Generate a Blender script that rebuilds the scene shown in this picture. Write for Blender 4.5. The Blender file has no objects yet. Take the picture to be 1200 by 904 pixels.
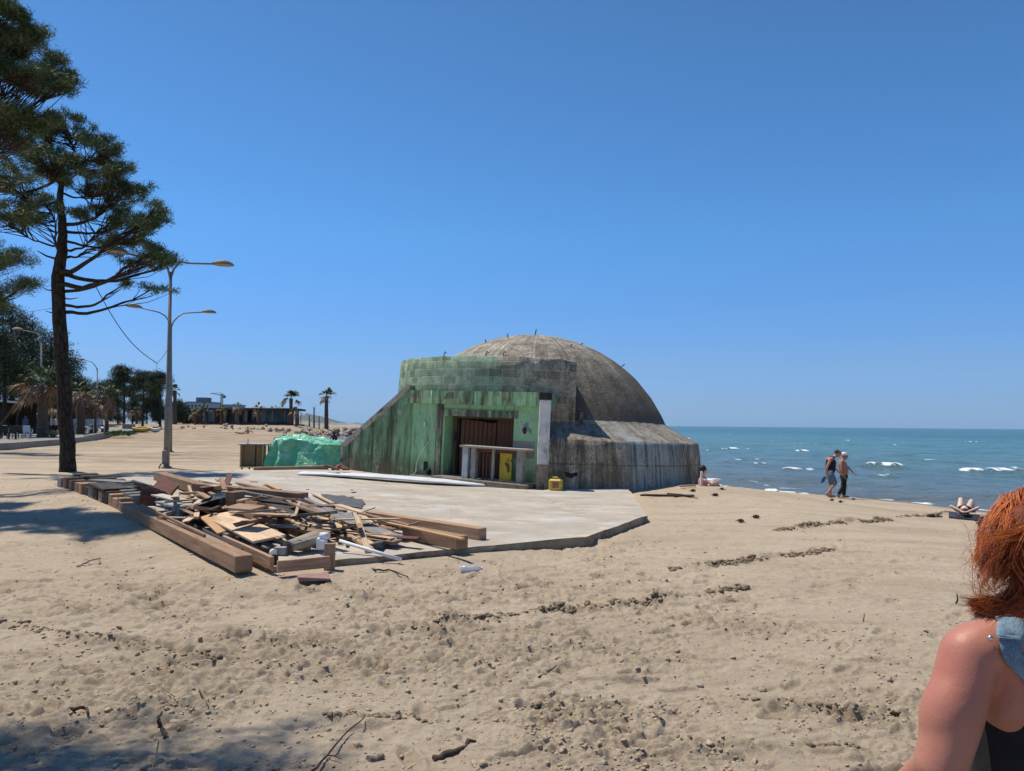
import bpy, bmesh, math, random
import numpy as np
from mathutils import Vector, Matrix, noise as mnoise

S = bpy.context.scene
COL = S.collection
R = math.radians

# ------------------------------------------------------------------ camera
HAZE = 3.0e-5
CAM_Z = 1.9
FPX = 850.0                       # focal length in pixels of a 1200 px wide picture
PITCH, ROLL = R(3.07), R(0.5)
cam_f = Vector((0, math.cos(PITCH), math.sin(PITCH)))
r0 = Vector((1, 0, 0)); u0 = r0.cross(cam_f)
cam_r = r0 * math.cos(ROLL) + u0 * math.sin(ROLL)
cam_u = u0 * math.cos(ROLL) - r0 * math.sin(ROLL)
cd = bpy.data.cameras.new('camera'); cam = bpy.data.objects.new('camera', cd); COL.objects.link(cam)
m3 = Matrix((cam_r, cam_u, -cam_f)).transposed()
cam.matrix_world = Matrix.Translation((0, 0, CAM_Z)) @ m3.to_4x4()
cd.sensor_width = 36.0; cd.lens = 36.0 * FPX / 1200.0
cd.clip_start = 0.05; cd.clip_end = 40000
S.camera = cam

# ------------------------------------------------------------------ light
SUN_EL = R(64); SUN_H = Vector((-0.86, 0.51)).normalized()
SUN = Vector((SUN_H.x * math.cos(SUN_EL), SUN_H.y * math.cos(SUN_EL), math.sin(SUN_EL)))
W = bpy.data.worlds.new("World"); S.world = W; W.use_nodes = True
wn = W.node_tree
bg = wn.nodes['Background']
sky = wn.nodes.new('ShaderNodeTexSky'); sky.sky_type = 'NISHITA'; sky.sun_disc = False
sky.sun_elevation = SUN_EL; sky.sun_rotation = math.atan2(SUN_H.x, SUN_H.y)
sky.altitude = 3000; sky.air_density = 2.0; sky.dust_density = 0.0; sky.ozone_density = 10.0
# the clear blue of a dry spring sky: less white near the horizon than the model gives
wtc = wn.nodes.new('ShaderNodeTexCoord'); wsx = wn.nodes.new('ShaderNodeSeparateXYZ'); wcr = wn.nodes.new('ShaderNodeValToRGB'); wmx = wn.nodes.new('ShaderNodeMix')
wn.links.new(wtc.outputs['Generated'], wsx.inputs[0]); wn.links.new(wsx.outputs['Z'], wcr.inputs['Fac'])
cre = wcr.color_ramp
while len(cre.elements) > 2: cre.elements.remove(cre.elements[1])
cre.elements[0].position = 0.0; cre.elements[0].color = (.205, .455, 1.06, 1)
cre.elements[1].position = 1.0; cre.elements[1].color = (.372, .512, .595, 1)
for p, c in ((.03, (.285, .475, .93)), (.08, (.375, .52, .83)), (.25, (.40, .645, .83)), (.5, (.40, .575, .67))):
    e = cre.elements.new(p); e.color = (*c, 1)
wmx.data_type = 'RGBA'; wmx.blend_type = 'MULTIPLY'; wmx.inputs[0].default_value = 1.0
wn.links.new(sky.outputs[0], wmx.inputs[6]); wn.links.new(wcr.outputs['Color'], wmx.inputs[7])
wn.links.new(wmx.outputs[2], bg.inputs[0]); bg.inputs[1].default_value = 0.139
sl = bpy.data.lights.new('sun', 'SUN'); sl.energy = 4.8; sl.angle = R(0.5); sl.color = (1.0, 0.935, 0.82)
so = bpy.data.objects.new('sun', sl); COL.objects.link(so)
so.rotation_euler = SUN.to_track_quat('Z', 'Y').to_euler(); so.location = (-30, 30, 60)
S.view_settings.view_transform = 'Standard'; S.view_settings.look = 'None'
S.view_settings.exposure = 0.12; S.view_settings.gamma = 1.0; S.view_settings.use_curve_mapping = False

# ------------------------------------------------------------------ numbers and noise
def ss(t):
    t = np.clip(t, 0, 1); return t * t * (3 - 2 * t)

SHORE_Y = np.array([-300., -40, -20, 0, 12, 21.4, 26.7, 28.9, 31.2, 52, 78, 92, 106, 126, 147, 165, 175, 220, 500, 2000])
SHORE_X = np.array([60., 28, 24, 20, 17.4, 15.7, 13.5, 11.3, 9.4, 0, -12, -19, -25.5, -34, -31.5, -28, -34, -60, -150, -700])
WATER = -0.72
def shore_d(x, y):
    return (np.interp(y, SHORE_Y, SHORE_X) - x) * 0.82
def rise(x, y):
    return 0.25 * ss((-x - 1) / 6) * ss((y - 9) / 11)
def G(x, y):
    x = np.asarray(x, float); y = np.asarray(y, float)
    d = shore_d(x, y)
    s = np.clip(d / 9.0, -1e9, 1)
    z = WATER + 0.72 * s
    z = np.maximum(z, -4)
    land = ss((d - 2) / 8)
    z = z + rise(x, y)
    z = z + 0.35 * ss((y - 45) / 85) * land + 0.68 * ss((y - 128) / 14) * land
    z = z + 0.26 * np.exp(-(((x - 6.2) / 2.6) ** 2 + ((y - 20.8) / 3.2) ** 2))
    return z
SAND_Z = None
def Gs(x, y):
    if SAND_Z is not None and 2.6 < y < 58 and abs(x) < 1.7 * y:
        return float(sand_height(np.array([x]), np.array([y]))[0])
    return float(G(x, y))
def slab_z(x, y):
    return 0.15 + rise(np.asarray(x, float), np.asarray(y, float))

_rt = np.random.default_rng(77); _ang = _rt.uniform(0, 2 * np.pi, 4096)
_GC = np.cos(_ang).astype(np.float32) * 1.4; _GS = np.sin(_ang).astype(np.float32) * 1.4
def pnoise(x, y, seed=0):
    x, y = np.broadcast_arrays(np.asarray(x, np.float32), np.asarray(y, np.float32))
    ix = np.floor(x); iy = np.floor(y); fx = x - ix; fy = y - iy
    ix = ix.astype(np.int32); iy = iy.astype(np.int32)
    u = fx * fx * fx * (fx * (fx * 6 - 15) + 10); v = fy * fy * fy * (fy * (fy * 6 - 15) + 10)
    hx0 = ix * 7919 + seed * 9973; hx1 = hx0 + 7919; hy0 = iy * 104729; hy1 = hy0 + 104729
    def g(hx, hy, dx, dy):
        h = hx ^ hy; h = (h ^ (h >> 11)) * 40503; h = (h ^ (h >> 9)) & 4095
        return _GC[h] * (fx - dx) + _GS[h] * (fy - dy)
    a = g(hx0, hy0, 0, 0); b = g(hx1, hy0, 1, 0); n0 = a + (b - a) * u
    a = g(hx0, hy1, 0, 1); b = g(hx1, hy1, 1, 1); n1 = a + (b - a) * u
    return n0 + (n1 - n0) * v
def fbm(x, y, seed=0, octaves=4):
    t = 0.0; a = 1.0; f = 1.0
    for o in range(octaves):
        t = t + a * pnoise(x * f, y * f, seed + o * 17); a *= 0.5; f *= 2.03
    return t

# ------------------------------------------------------------------ photograph pixel -> place
def ray(px, py):
    return cam_f * FPX + cam_r * (px - 600) - cam_u * (py - 452)
def at(px, py, Y):
    d = ray(px, py); t = Y / d.y
    return Vector((0, 0, CAM_Z)) + d * t
def onG(px, py, dz=0.0, fn=None, y0=1.5, y1=400):
    fn = fn or Gs
    d = ray(px, py); lo = y0
    def h(Y):
        t = Y / d.y
        return CAM_Z + d.z * t - (fn(d.x * t, Y) + dz)
    Y = y0
    while Y < y1:
        Yn = Y * 1.02
        if h(Yn) < 0:
            a, b = Y, Yn
            for _ in range(25):
                m = (a + b) / 2
                if h(m) < 0: b = m
                else: a = m
            return at(px, py, b)
        Y = Yn
    return at(px, py, y1)
def onS(px, py, dz=0.0):
    return onG(px, py, dz, lambda x, y: float(slab_z(x, y)))

# ------------------------------------------------------------------ objects
def tag(o, label=None, cat=None, group=None, kind=None):
    if label: o['label'] = label
    if cat: o['category'] = cat
    if group: o['group'] = group
    if kind: o['kind'] = kind
    return o
def empty(name, loc=(0, 0, 0), rz=0.0, label=None, cat=None, group=None):
    o = bpy.data.objects.new(name, None); COL.objects.link(o)
    o.location = loc; o.rotation_euler = (0, 0, rz); o.empty_display_size = 0.2
    return tag(o, label, cat, group)
def link_mesh(name, me, mat, parent=None, loc=None):
    o = bpy.data.objects.new(name, me); COL.objects.link(o)
    if mat is not None:
        for m in (mat if isinstance(mat, (list, tuple)) else [mat]): me.materials.append(m)
    if parent is not None: o.parent = parent
    if loc is not None: o.location = loc
    return o
def np_mesh(name, verts, faces, smooth=True):
    """verts (N,3), faces (M,k) arrays"""
    me = bpy.data.meshes.new(name)
    verts = np.asarray(verts, dtype=np.float32); faces = np.asarray(faces, dtype=np.int32)
    n, k = faces.shape
    me.vertices.add(len(verts)); me.vertices.foreach_set('co', verts.ravel())
    me.loops.add(n * k); me.loops.foreach_set('vertex_index', faces.ravel())
    me.polygons.add(n); me.polygons.foreach_set('loop_start', np.arange(0, n * k, k, dtype=np.int32))
    me.polygons.foreach_set('loop_total', np.full(n, k, dtype=np.int32))
    me.polygons.foreach_set('use_smooth', np.full(n, smooth, dtype=bool))
    me.update(calc_edges=True)
    return me
def set_attr(me, name, vals):
    a = me.attributes.new(name, 'FLOAT', 'POINT'); a.data.foreach_set('value', np.asarray(vals, dtype=np.float32).ravel())

class MB:
    """collects shapes and links them as ONE mesh object"""
    def __init__(s): s.v = []; s.f = []; s.uv = []; s.sm = []
    def add(s, vs, fs, uvs=None, smooth=False):
        b = len(s.v); s.v += [tuple(p) for p in vs]
        for i, f in enumerate(fs):
            s.f.append(tuple(b + k for k in f)); s.uv.append(uvs[i] if uvs else None); s.sm.append(smooth)
    def box(s, c, size, rot=None, jit=0.0, rng=None):
        x, y, z = (d / 2 for d in size)
        vs = [Vector(p) for p in ((-x,-y,-z),(x,-y,-z),(x,y,-z),(-x,y,-z),(-x,-y,z),(x,-y,z),(x,y,z),(-x,y,z))]
        if jit: vs = [p + Vector((rng.uniform(-jit, jit), rng.uniform(-jit, jit), rng.uniform(-jit, jit))) for p in vs]
        if rot is not None: vs = [rot @ p for p in vs]
        vs = [p + Vector(c) for p in vs]
        fs = [(0,3,2,1),(4,5,6,7),(0,1,5,4),(1,2,6,5),(2,3,7,6),(3,0,4,7)]
        dims = [(size[0], size[1]), (size[0], size[1]), (size[0], size[2]), (size[1], size[2]), (size[0], size[2]), (size[1], size[2])]
        s.add(vs, fs, [[(0,0),(a,0),(a,b),(0,b)] for a, b in dims])
    def bar(s, p0, p1, w, h, roll=0.0, up=(0, 0, 1), segs=1, jit=0.0, rng=None, taper=1.0):
        """rectangular timber from p0 to p1; u of the UV runs along the grain"""
        p0 = Vector(p0); p1 = Vector(p1); d = (p1 - p0); L = d.length; d.normalize()
        up = Vector(up); side = d.cross(up)
        if side.length < 1e-4: side = d.cross(Vector((1, 0, 0)))
        side.normalize(); upv = side.cross(d)
        if roll:
            q = Matrix.Rotation(roll, 3, d); side = q @ side; upv = q @ upv
        vs = []
        for i in range(segs + 1):
            c = p0.lerp(p1, i / segs); k = 1 + (taper - 1) * i / segs
            j = Vector((0, 0, 0))
            if jit and rng and 0 < i < segs: j = side * rng.uniform(-jit, jit) + upv * rng.uniform(-jit, jit)
            for a, b in ((-1,-1),(1,-1),(1,1),(-1,1)):
                e = Vector((0, 0, 0)); jg = max(jit * 2, min(w * .9, .07)) if jit else 0
                if jit and rng and i in (0, segs): e = d * rng.uniform(-jg, jg)
                vs.append(c + j + e + side * a * w / 2 * k + upv * b * h / 2 * k)
        fs = []; uvs = []
        for i in range(segs):
            a = i * 4; u_0 = L * i / segs; u_1 = L * (i + 1) / segs
            for k in range(4):
                k2 = (k + 1) % 4
                fs.append((a + k, a + k2, a + 4 + k2, a + 4 + k))
                uvs.append([(u_0, k * .3), (u_0, k * .3 + .25), (u_1, k * .3 + .25), (u_1, k * .3)])
        fs.append((3, 2, 1, 0)); uvs.append([(0,0),(0.02,0),(0.02,.25),(0,.25)])
        n = segs * 4; fs.append((n, n + 1, n + 2, n + 3)); uvs.append([(0,0),(0.02,0),(0.02,.25),(0,.25)])
        s.add(vs, fs, uvs)
    def tube(s, pts, rad, n=8, cap=True):
        pts = [Vector(p) for p in pts]; m = len(pts)
        if not hasattr(rad, '__len__'): rad = [rad] * m
        vs = []; prev = None
        for i, p in enumerate(pts):
            d = (pts[min(i + 1, m - 1)] - pts[max(i - 1, 0)]); d.normalize()
            a = d.cross(Vector((0, 0, 1)))
            if a.length < 0.02: a = d.cross(Vector((0, 1, 0)))
            a.normalize()
            if prev is not None:
                a = prev - d * prev.dot(d); a.normalize()
            prev = a; b = d.cross(a)
            for k in range(n):
                t = 2 * math.pi * k / n
                vs.append(p + (a * math.cos(t) + b * math.sin(t)) * rad[i])
        fs = [(i*n+k, i*n+(k+1)%n, (i+1)*n+(k+1)%n, (i+1)*n+k) for i in range(m-1) for k in range(n)]
        uvs = [[(i, k/n), (i, (k+1)/n), (i+1, (k+1)/n), (i+1, k/n)] for i in range(m-1) for k in range(n)]
        s.add(vs, fs, uvs, True)
        if cap:
            s.add([vs[k] for k in range(n)], [tuple(reversed(range(n)))], [[(0, 0)] * n])
            s.add([vs[(m-1)*n+k] for k in range(n)], [tuple(range(n))], [[(0, 0)] * n])
    def lathe(s, prof, c=(0, 0, 0), n=24, a0=0.0, a1=2*math.pi, squash=(1, 1), jitter=None, caps=False):
        full = abs(a1 - a0 - 2 * math.pi) < 1e-6
        cols = n if full else n + 1; m = len(prof); vs = []
        for k in range(cols):
            t = a0 + (a1 - a0) * k / n
            for i, (r, z) in enumerate(prof):
                dr = jitter(t, i) if jitter else 0
                vs.append((c[0] + math.cos(t) * (r + dr) * squash[0], c[1] + math.sin(t) * (r + dr) * squash[1], c[2] + z))
        fs = []
        for k in range(n):
            k2 = (k + 1) % cols
            for i in range(m - 1):
                fs.append((k*m+i, k2*m+i, k2*m+i+1, k*m+i+1))
        s.add(vs, fs, None, True)
        if caps and not full:
            s.add([vs[i] for i in range(m)], [tuple(range(m))])
            s.add([vs[n*m+i] for i in range(m)], [tuple(reversed(range(m)))])
    def prism(s, poly, off):
        """closed polygon (list of 3D points) extruded by the vector off"""
        n = len(poly); a = [Vector(p) for p in poly]; b = [p + Vector(off) for p in a]
        s.add(a + b, [tuple(reversed(range(n))), tuple(range(n, 2*n))] + [(i, (i+1)%n, n+(i+1)%n, n+i) for i in range(n)])
    def ell(s, c, r, nu=12, nv=8, rot=None, disp=None):
        vs = []
        for i in range(nv + 1):
            ph = math.pi * i / nv
            for k in range(nu):
                t = 2 * math.pi * k / nu
                p = Vector((math.sin(ph)*math.cos(t), math.sin(ph)*math.sin(t), -math.cos(ph)))
                q = 1 + (disp(p) if disp else 0)
                p = Vector((p.x*r[0]*q, p.y*r[1]*q, p.z*r[2]*q))
                if rot is not None: p = rot @ p
                vs.append(p + Vector(c))
        s.add(vs, [(i*nu+k, i*nu+(k+1)%nu, (i+1)*nu+(k+1)%nu, (i+1)*nu+k) for i in range(nv) for k in range(nu)], None, True)
    def build(s, name, mat, parent=None, loc=None, origin=None, bevel=0.0, recalc=True):
        me = bpy.data.meshes.new(name)
        o3 = Vector(origin) if origin is not None else Vector((0, 0, 0))
        bm = bmesh.new(); vl = [bm.verts.new(Vector(p) - o3) for p in s.v]
        uvl = bm.loops.layers.uv.new('UVMap')
        for f, uv, sm in zip(s.f, s.uv, s.sm):
            try: fa = bm.faces.new([vl[i] for i in f])
            except ValueError: continue
            fa.smooth = sm
            if uv:
                for lp, q in zip(fa.loops, uv): lp[uvl].uv = q
        if bevel:
            bmesh.ops.bevel(bm, geom=[e for e in bm.edges], offset=bevel, segments=1, affect='EDGES', clamp_overlap=True)
        bmesh.ops.remove_doubles(bm, verts=bm.verts, dist=1e-5)
        if recalc: bmesh.ops.recalc_face_normals(bm, faces=bm.faces)
        bm.to_mesh(me); bm.free()
        o = link_mesh(name, me, mat, parent)
        if origin is not None and parent is None: o.location = origin
        if loc is not None: o.location = loc
        return o

# ------------------------------------------------------------------ materials
class NT:
    def __init__(s, name, rough=0.8, spec=0.3):
        s.m = bpy.data.materials.new(name); s.m.use_nodes = True; s.t = s.m.node_tree
        s.b = s.t.nodes['Principled BSDF']; s.b.inputs['Roughness'].default_value = rough
        s.b.inputs['Specular IOR Level'].default_value = spec
    def n(s, typ, **kw):
        nd = s.t.nodes.new('ShaderNode' + typ)
        for k, v in kw.items():
            if k.startswith('i_'):
                key = k[2:]; key = int(key) if key.isdigit() else key.replace('_', ' ')
                if hasattr(v, 'is_linked') or isinstance(v, bpy.types.NodeSocket): s.t.links.new(v, nd.inputs[key])
                else: nd.inputs[key].default_value = v
            else: setattr(nd, k, v)
        return nd
    def l(s, a, b): s.t.links.new(a, b)
    def coord(s, kind='Object', scale=(1, 1, 1), loc=(0, 0, 0), rnd=False):
        tc = s.n('TexCoord'); out = tc.outputs[kind]
        if rnd:
            oi = s.n('ObjectInfo'); mul = s.n('Vector' + 'Math', operation='SCALE'); mul.inputs[0].default_value = (37, 61, 19)
            s.l(oi.outputs['Random'], mul.inputs['Scale'])
            ad = s.n('VectorMath', operation='ADD'); s.l(out, ad.inputs[0]); s.l(mul.outputs[0], ad.inputs[1]); out = ad.outputs[0]
        mp = s.n('Mapping'); mp.inputs['Scale'].default_value = scale; mp.inputs['Location'].default_value = loc
        s.l(out, mp.inputs['Vector']); return mp.outputs[0]
    def noise(s, vec, scale=5, detail=6, rough=0.6, dist=0.0):
        nd = s.n('TexNoise'); nd.inputs['Scale'].default_value = scale; nd.inputs['Detail'].default_value = detail
        nd.inputs['Roughness'].default_value = rough; nd.inputs['Distortion'].default_value = dist
        s.l(vec, nd.inputs['Vector']); return nd.outputs['Fac']
    def ramp(s, fac, stops, interp='LINEAR'):
        nd = s.n('ValToRGB'); cr = nd.color_ramp; cr.interpolation = interp
        while len(cr.elements) < len(stops): cr.elements.new(0.5)
        for e, (p, c) in zip(cr.elements, stops):
            e.position = p
            c = (c, c, c) if not hasattr(c, '__len__') else c
            e.color = (*c, 1)
        s.l(fac, nd.inputs['Fac']); return nd.outputs['Color']
    def math(s, op, a, b=0.0, clamp=False):
        nd = s.n('Math', operation=op); nd.use_clamp = clamp
        for i, v in enumerate((a, b)):
            if isinstance(v, bpy.types.NodeSocket): s.l(v, nd.inputs[i])
            else: nd.inputs[i].default_value = v
        return nd.outputs[0]
    def mix(s, fac, a, b, blend='MIX'):
        nd = s.n('Mix', data_type='RGBA', blend_type=blend)
        for key, v in ((0, fac), (6, a), (7, b)):
            if isinstance(v, bpy.types.NodeSocket): s.l(v, nd.inputs[key])
            else: nd.inputs[key].default_value = v if key == 0 else (*v, 1)
        return nd.outputs[2]
    def bump(s, h, strength=0.5, dist=0.02, prev=None):
        nd = s.n('Bump'); nd.inputs['Strength'].default_value = strength; nd.inputs['Distance'].default_value = dist
        s.l(h, nd.inputs['Height'])
        if prev is not None: s.l(prev, nd.inputs['Normal'])
        return nd.outputs[0]
    def base(s, c): s.l(c, s.b.inputs['Base Color'])
    def normal(s, n): s.l(n, s.b.inputs['Normal'])

def simple(name, c1, c2, scale=6, rough=0.8, bump=0.3, dist=0.01, coord='Object', stretch=(1, 1, 1), spec=0.3,
           over=(), metal=0.0, rnd=False, lo=0.3, hi=0.7, detail=6):
    t = NT(name, rough, spec); t.b.inputs['Metallic'].default_value = metal
    v = t.coord(coord, stretch, rnd=rnd)
    n1 = t.noise(v, scale, detail)
    col = t.ramp(n1, [(lo, c1), (hi, c2)])
    for (c, sc, st, a, b) in over:
        vv = t.coord(coord, st, loc=(sc * 1.3, 3.1, 7.7), rnd=rnd)
        mk = t.ramp(t.noise(vv, sc, 8, 0.65), [(a, 0.0), (b, 1.0)])
        col = t.mix(mk, col, c)
    if rnd:
        oi = t.n('ObjectInfo'); br = t.math('MULTIPLY_ADD', oi.outputs['Random'], 0.5); br.node.inputs[2].default_value = 0.75
        hs = t.n('HueSaturation'); t.l(br, hs.inputs['Value']); t.l(col, hs.inputs['Color']); col = hs.outputs[0]
    t.base(col)
    if bump: t.normal(t.bump(t.noise(v, scale * 2.5, 8), bump, dist))
    return t.m
# ================================================================== SLAB OUTLINE (needed by the sand too)
def hull(pts):
    pts = sorted(pts)
    def half(ps):
        o = []
        for p in ps:
            while len(o) > 1 and (o[-1][0]-o[-2][0])*(p[1]-o[-2][1]) - (o[-1][1]-o[-2][1])*(p[0]-o[-2][0]) <= 0: o.pop()
            o.append(p)
        return o
    a = half(pts); b = half(pts[::-1]); return a[:-1] + b[:-1]
slab_px = [(741, 578), (758, 604), (686, 629), (465, 643), (390, 655), (322, 663), (84, 568), (183, 554), (300, 551.5)]
slab_pts = []
for p in slab_px:
    q = onS(*p); slab_pts.append((q.x, q.y))
slab_poly = hull(slab_pts + [(3.6, 24.5), (-5.0, 26.5)])

def poly_dist(x, y, poly):
    """positive inside a convex counter-clockwise polygon, in metres"""
    d = np.full(np.shape(x), 1e9)
    for i in range(len(poly)):
        ax, ay = poly[i]; bx, by = poly[(i + 1) % len(poly)]
        L = math.hypot(bx - ax, by - ay)
        d = np.minimum(d, ((bx - ax) * (y - ay) - (by - ay) * (x - ax)) / L)
    return d

# ================================================================== SAND
def build_sand():
    rng = np.random.default_rng(5)
    az = np.concatenate([np.linspace(-180, -62, 30)[:-1], np.linspace(-62, 62, 1250), np.linspace(62, 180, 30)[1:]])
    inv = np.linspace(1 / 2.8, 1 / 60.0, 760)
    r = np.concatenate([[0.05, 0.5, 1.0, 1.5, 2.0, 2.4], 1 / inv, np.geomspace(61, 420, 170)])
    na, nr = len(az), len(r)
    A, RR = np.meshgrid(np.radians(az), r, indexing='ij')
    X = RR * np.sin(A); Y = RR * np.cos(A)
    Z = G(X, Y)
    dr = np.gradient(r)[None, :] * np.ones((na, 1))
    near = RR < 60
    d = shore_d(X, Y)
    inside = poly_dist(X, Y, slab_poly)
    damp = np.zeros_like(Z)
    def octave(wl, amp, seed, kind=0, sx=.62):
        att = np.clip(wl / (1.6 * dr) - 0.6, 0, 1)
        n = pnoise(X / wl * sx, Y / wl, seed)
        if kind == 1: n = 0.5 - np.abs(n) * 1.6
        if kind == 2: n = np.abs(n) * 1.7 - 0.35
        return n * amp * att
    dry = ss((d - 0.5) / 3)                       # the wet strip by the water is smooth
    smooth_right = ss((X - 1.0) / 3) * ss((Y - 6) / 3) * ss((16 - Y) / 3 + 1)   # raked, firmer sand on the right
    rough = dry * (1 - 0.55 * smooth_right)
    Z = Z + dry * octave(6.0, 0.050, 1) + dry * octave(2.2, 0.034, 2)
    patch = ss(0.5 + 1.3 * fbm(X / 2.3, Y / 2.3, 71, 3))                          # churned and calm areas
    Z = Z + rough * (0.35 + 0.65 * patch) * (octave(0.9, 0.020, 3) + octave(0.42, 0.020, 4) + octave(0.20, 0.024, 5))
    Z = Z + rough * (0.25 + 0.9 * patch) * (octave(0.115, 0.030, 6, 2) + octave(0.06, 0.022, 7, 2) + octave(0.031, 0.012, 8, 2))
    Z = Z + dry * octave(0.30, 0.008, 9, 1, 0.6)
    # clods kicked up in patches
    def clods(wl, amp, thr, seed, mask):
        att = np.clip(wl / (1.4 * dr) - 0.5, 0, 1)
        n = pnoise(X / wl * .6, Y / wl, seed); k = np.clip((n - thr) / 0.16, 0, 1)
        return k * k * (3 - 2 * k) * amp * att * mask
    cm = ss((fbm(X / 0.9, Y / 0.6, 33, 3) - 0.12) / 0.22) * rough * (0.3 + 0.7 * patch)
    c1 = clods(0.15, 0.024, 0.26, 41, cm) + clods(0.07, 0.015, 0.24, 42, cm) + clods(0.28, 0.022, 0.42, 43, cm) + clods(0.05, 0.012, 0.36, 44, rough * patch)
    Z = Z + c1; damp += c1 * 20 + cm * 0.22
    # dents: the scooped side of each clod patch
    sc = clods(0.19, -0.062, 0.24, 47, ss((fbm(X / 1.1, Y / 0.8, 35, 3) + 0.02) / 0.25) * rough * (.4 + .6*patch)) + clods(0.11, -0.030, 0.30, 49, rough * (.3 + .7*patch))
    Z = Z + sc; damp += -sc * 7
    # footprints in trails
    azr = np.radians(az)
    def stamp(cx, cy, ang, L, Wd, depth):
        rc = math.hypot(cx, cy); ac = math.atan2(cx, cy); ext = 0.34 * L / 0.28
        i0, i1 = np.searchsorted(azr, [ac - ext / rc, ac + ext / rc]); j0, j1 = np.searchsorted(r, [rc - ext, rc + ext])
        if i1 <= i0 or j1 <= j0: return
        x = X[i0:i1, j0:j1] - cx; y = Y[i0:i1, j0:j1] - cy
        u = x * math.cos(ang) + y * math.sin(ang); v = -x * math.sin(ang) + y * math.cos(ang)
        q = np.sqrt((u / (L / 2)) ** 2 + (v / (Wd / 2)) ** 2)
        Z[i0:i1, j0:j1] += -depth * ss((1.15 - q) / 0.5) + depth * 0.55 * np.exp(-((q - 1.35) / 0.28) ** 2)
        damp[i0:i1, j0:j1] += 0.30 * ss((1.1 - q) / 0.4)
    for _ in range(20):                            # people walking over the beach
        x0, y0 = rng.uniform(-9, 9), rng.uniform(3.2, 16); a = rng.uniform(0, 2 * np.pi); n = rng.integers(5, 14)
        for k in range(n):
            a += rng.normal(0, 0.09); x0 += math.cos(a) * 0.62; y0 += math.sin(a) * 0.62
            sd = 0.09 if k % 2 else -0.09
            px, py = x0 - math.sin(a) * sd, y0 + math.cos(a) * sd
            if py < 3.0: continue
            if px > 1.2 and 6.5 < py < 14 and rng.random() < 0.7: continue
            stamp(px, py, a + rng.normal(0, .1), rng.uniform(.24, .32), rng.uniform(.10, .14), rng.uniform(.012, .03))
    for _ in range(200):                           # odd scuffs
        px, py = rng.uniform(-8, 7), rng.uniform(3.2, 12)
        if px > 1.2 and py > 6.5 and rng.random() < 0.75: continue
        stamp(px, py, rng.normal(0, .5), rng.uniform(.18, .4), rng.uniform(.05, .11), rng.uniform(.012, .035))
    # ridges of clods left by machine tracks
    def track(p0, p1, width, amp, seed, dens=0.0):
        ax, ay = p0; bx, by = p1; L = math.hypot(bx-ax, by-ay); ux, uy = (bx-ax)/L, (by-ay)/L
        u = (X-ax)*ux + (Y-ay)*uy; v = -(X-ax)*uy + (Y-ay)*ux + 0.05*np.sin(u*1.7)
        m = ss((u+.2)/.4) * ss((L-u+.2)/.4)
        prof = np.exp(-(v/width)**2)
        n = np.clip((pnoise(u/0.11, v/0.09, seed) + 0.35 + dens) / 0.35, 0, 1) * np.clip(0.55 + pnoise(u/1.1, v*0, seed+5)*1.3, 0, 1)
        h = m * prof * n
        flat = m * np.exp(-((v + width * 5) / (width * 4)) ** 2)
        return h * amp, h, flat
    tr = [((510, 735), (660, 712), .075, .085, 201), ((640, 714), (876, 690), .07, .06, 202), ((788, 668), (1003, 641), .10, .07, 203),
          ((912, 622), (1042, 609), .13, .10, 204), ((0, 728), (170, 762), .12, .07, 205), ((150, 752), (275, 778), .13, .06, 206),
          ((520, 812), (690, 835), .07, .06, 207), ((380, 838), (500, 846), .07, .05, 208), ((870, 820), (1030, 838), .06, .05, 209),
          ((790, 868), (1010, 880), .06, .055, 210), ((1050, 606), (1110, 600), .1, .04, 211)]
    for a, b, w_, am, sd in tr:
        pa, pb = onG(*a), onG(*b); dz, h, fl = track((pa.x, pa.y), (pb.x, pb.y), w_, am, sd)
        Z = Z + dz; damp += h * 0.8
    # a shallow wheel groove running back to the timbers
    pa, pb = onG(90, 622), onG(212, 722); ux, uy = pb.x-pa.x, pb.y-pa.y; L = math.hypot(ux, uy); ux /= L; uy /= L
    u = (X-pa.x)*ux + (Y-pa.y)*uy; v = -(X-pa.x)*uy + (Y-pa.y)*ux
    gm = ss(u/.6)*ss((L-u)/.6)*np.exp(-(v/.13)**2); Z = Z - 0.045*gm; damp += 0.35*gm*(0.6+0.4*np.sin(u*30))
    # greenish damp sand towards the water and the strip the waves wet
    damp += 0.55 * ss((fbm(X / 5 + 3, Y / 1.6, 55, 4) + 0.05) / 0.6) * ss((X - 1.5) / 5) * ss((Y - 6) / 4)
    wet = ss((0.9 + 0.7 * fbm(X / 2, Y / 2, 91, 3) - d) / 0.6)
    far = ss((Y - 30) / 30)
    Z = np.where((Y > 60) & (d > 4), Z + 0.07 * fbm(X / 4, Y / 1.8, 15, 4), Z)
    damp += far * 1.0 * (fbm(X / 9, Y / 2.5, 58, 4) + 0.95) * (d > 2)
    furrow = ss((Y - 20) / 14) * np.clip(0.42 + 1.5*fbm(X / 6, Y / 1.3, 57, 4) + .5*fbm(X / 25, Y / 8, 59, 2), 0, 1) * ss((d - 2) / 4)
    # keep under the slab
    Z = np.where(inside > 0.06, np.minimum(Z, slab_z(X, Y) - 0.16), Z)
    near_slab = ss((0.30 - np.abs(inside)) / 0.3) * (inside <= 0.06)
    Z = Z - near_slab * 0.02
    front = ss((X + 3.6) / 1.6)                     # along the left edge the sand lies almost level with the floor
    bank = ss((inside + 1.3) / 1.2) * (1 - front) * ss((Y - 9.2) / 2.0)
    Z = np.where(inside <= 0.06, Z * (1 - bank) + (np.maximum(Z, slab_z(X, Y) - 0.13) + 0.0) * bank, Z)
    lift = ss((inside + 1.0) / 0.8) * (1 - ss((X + 0.5) / 2)) * (inside <= 0.06)
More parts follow.
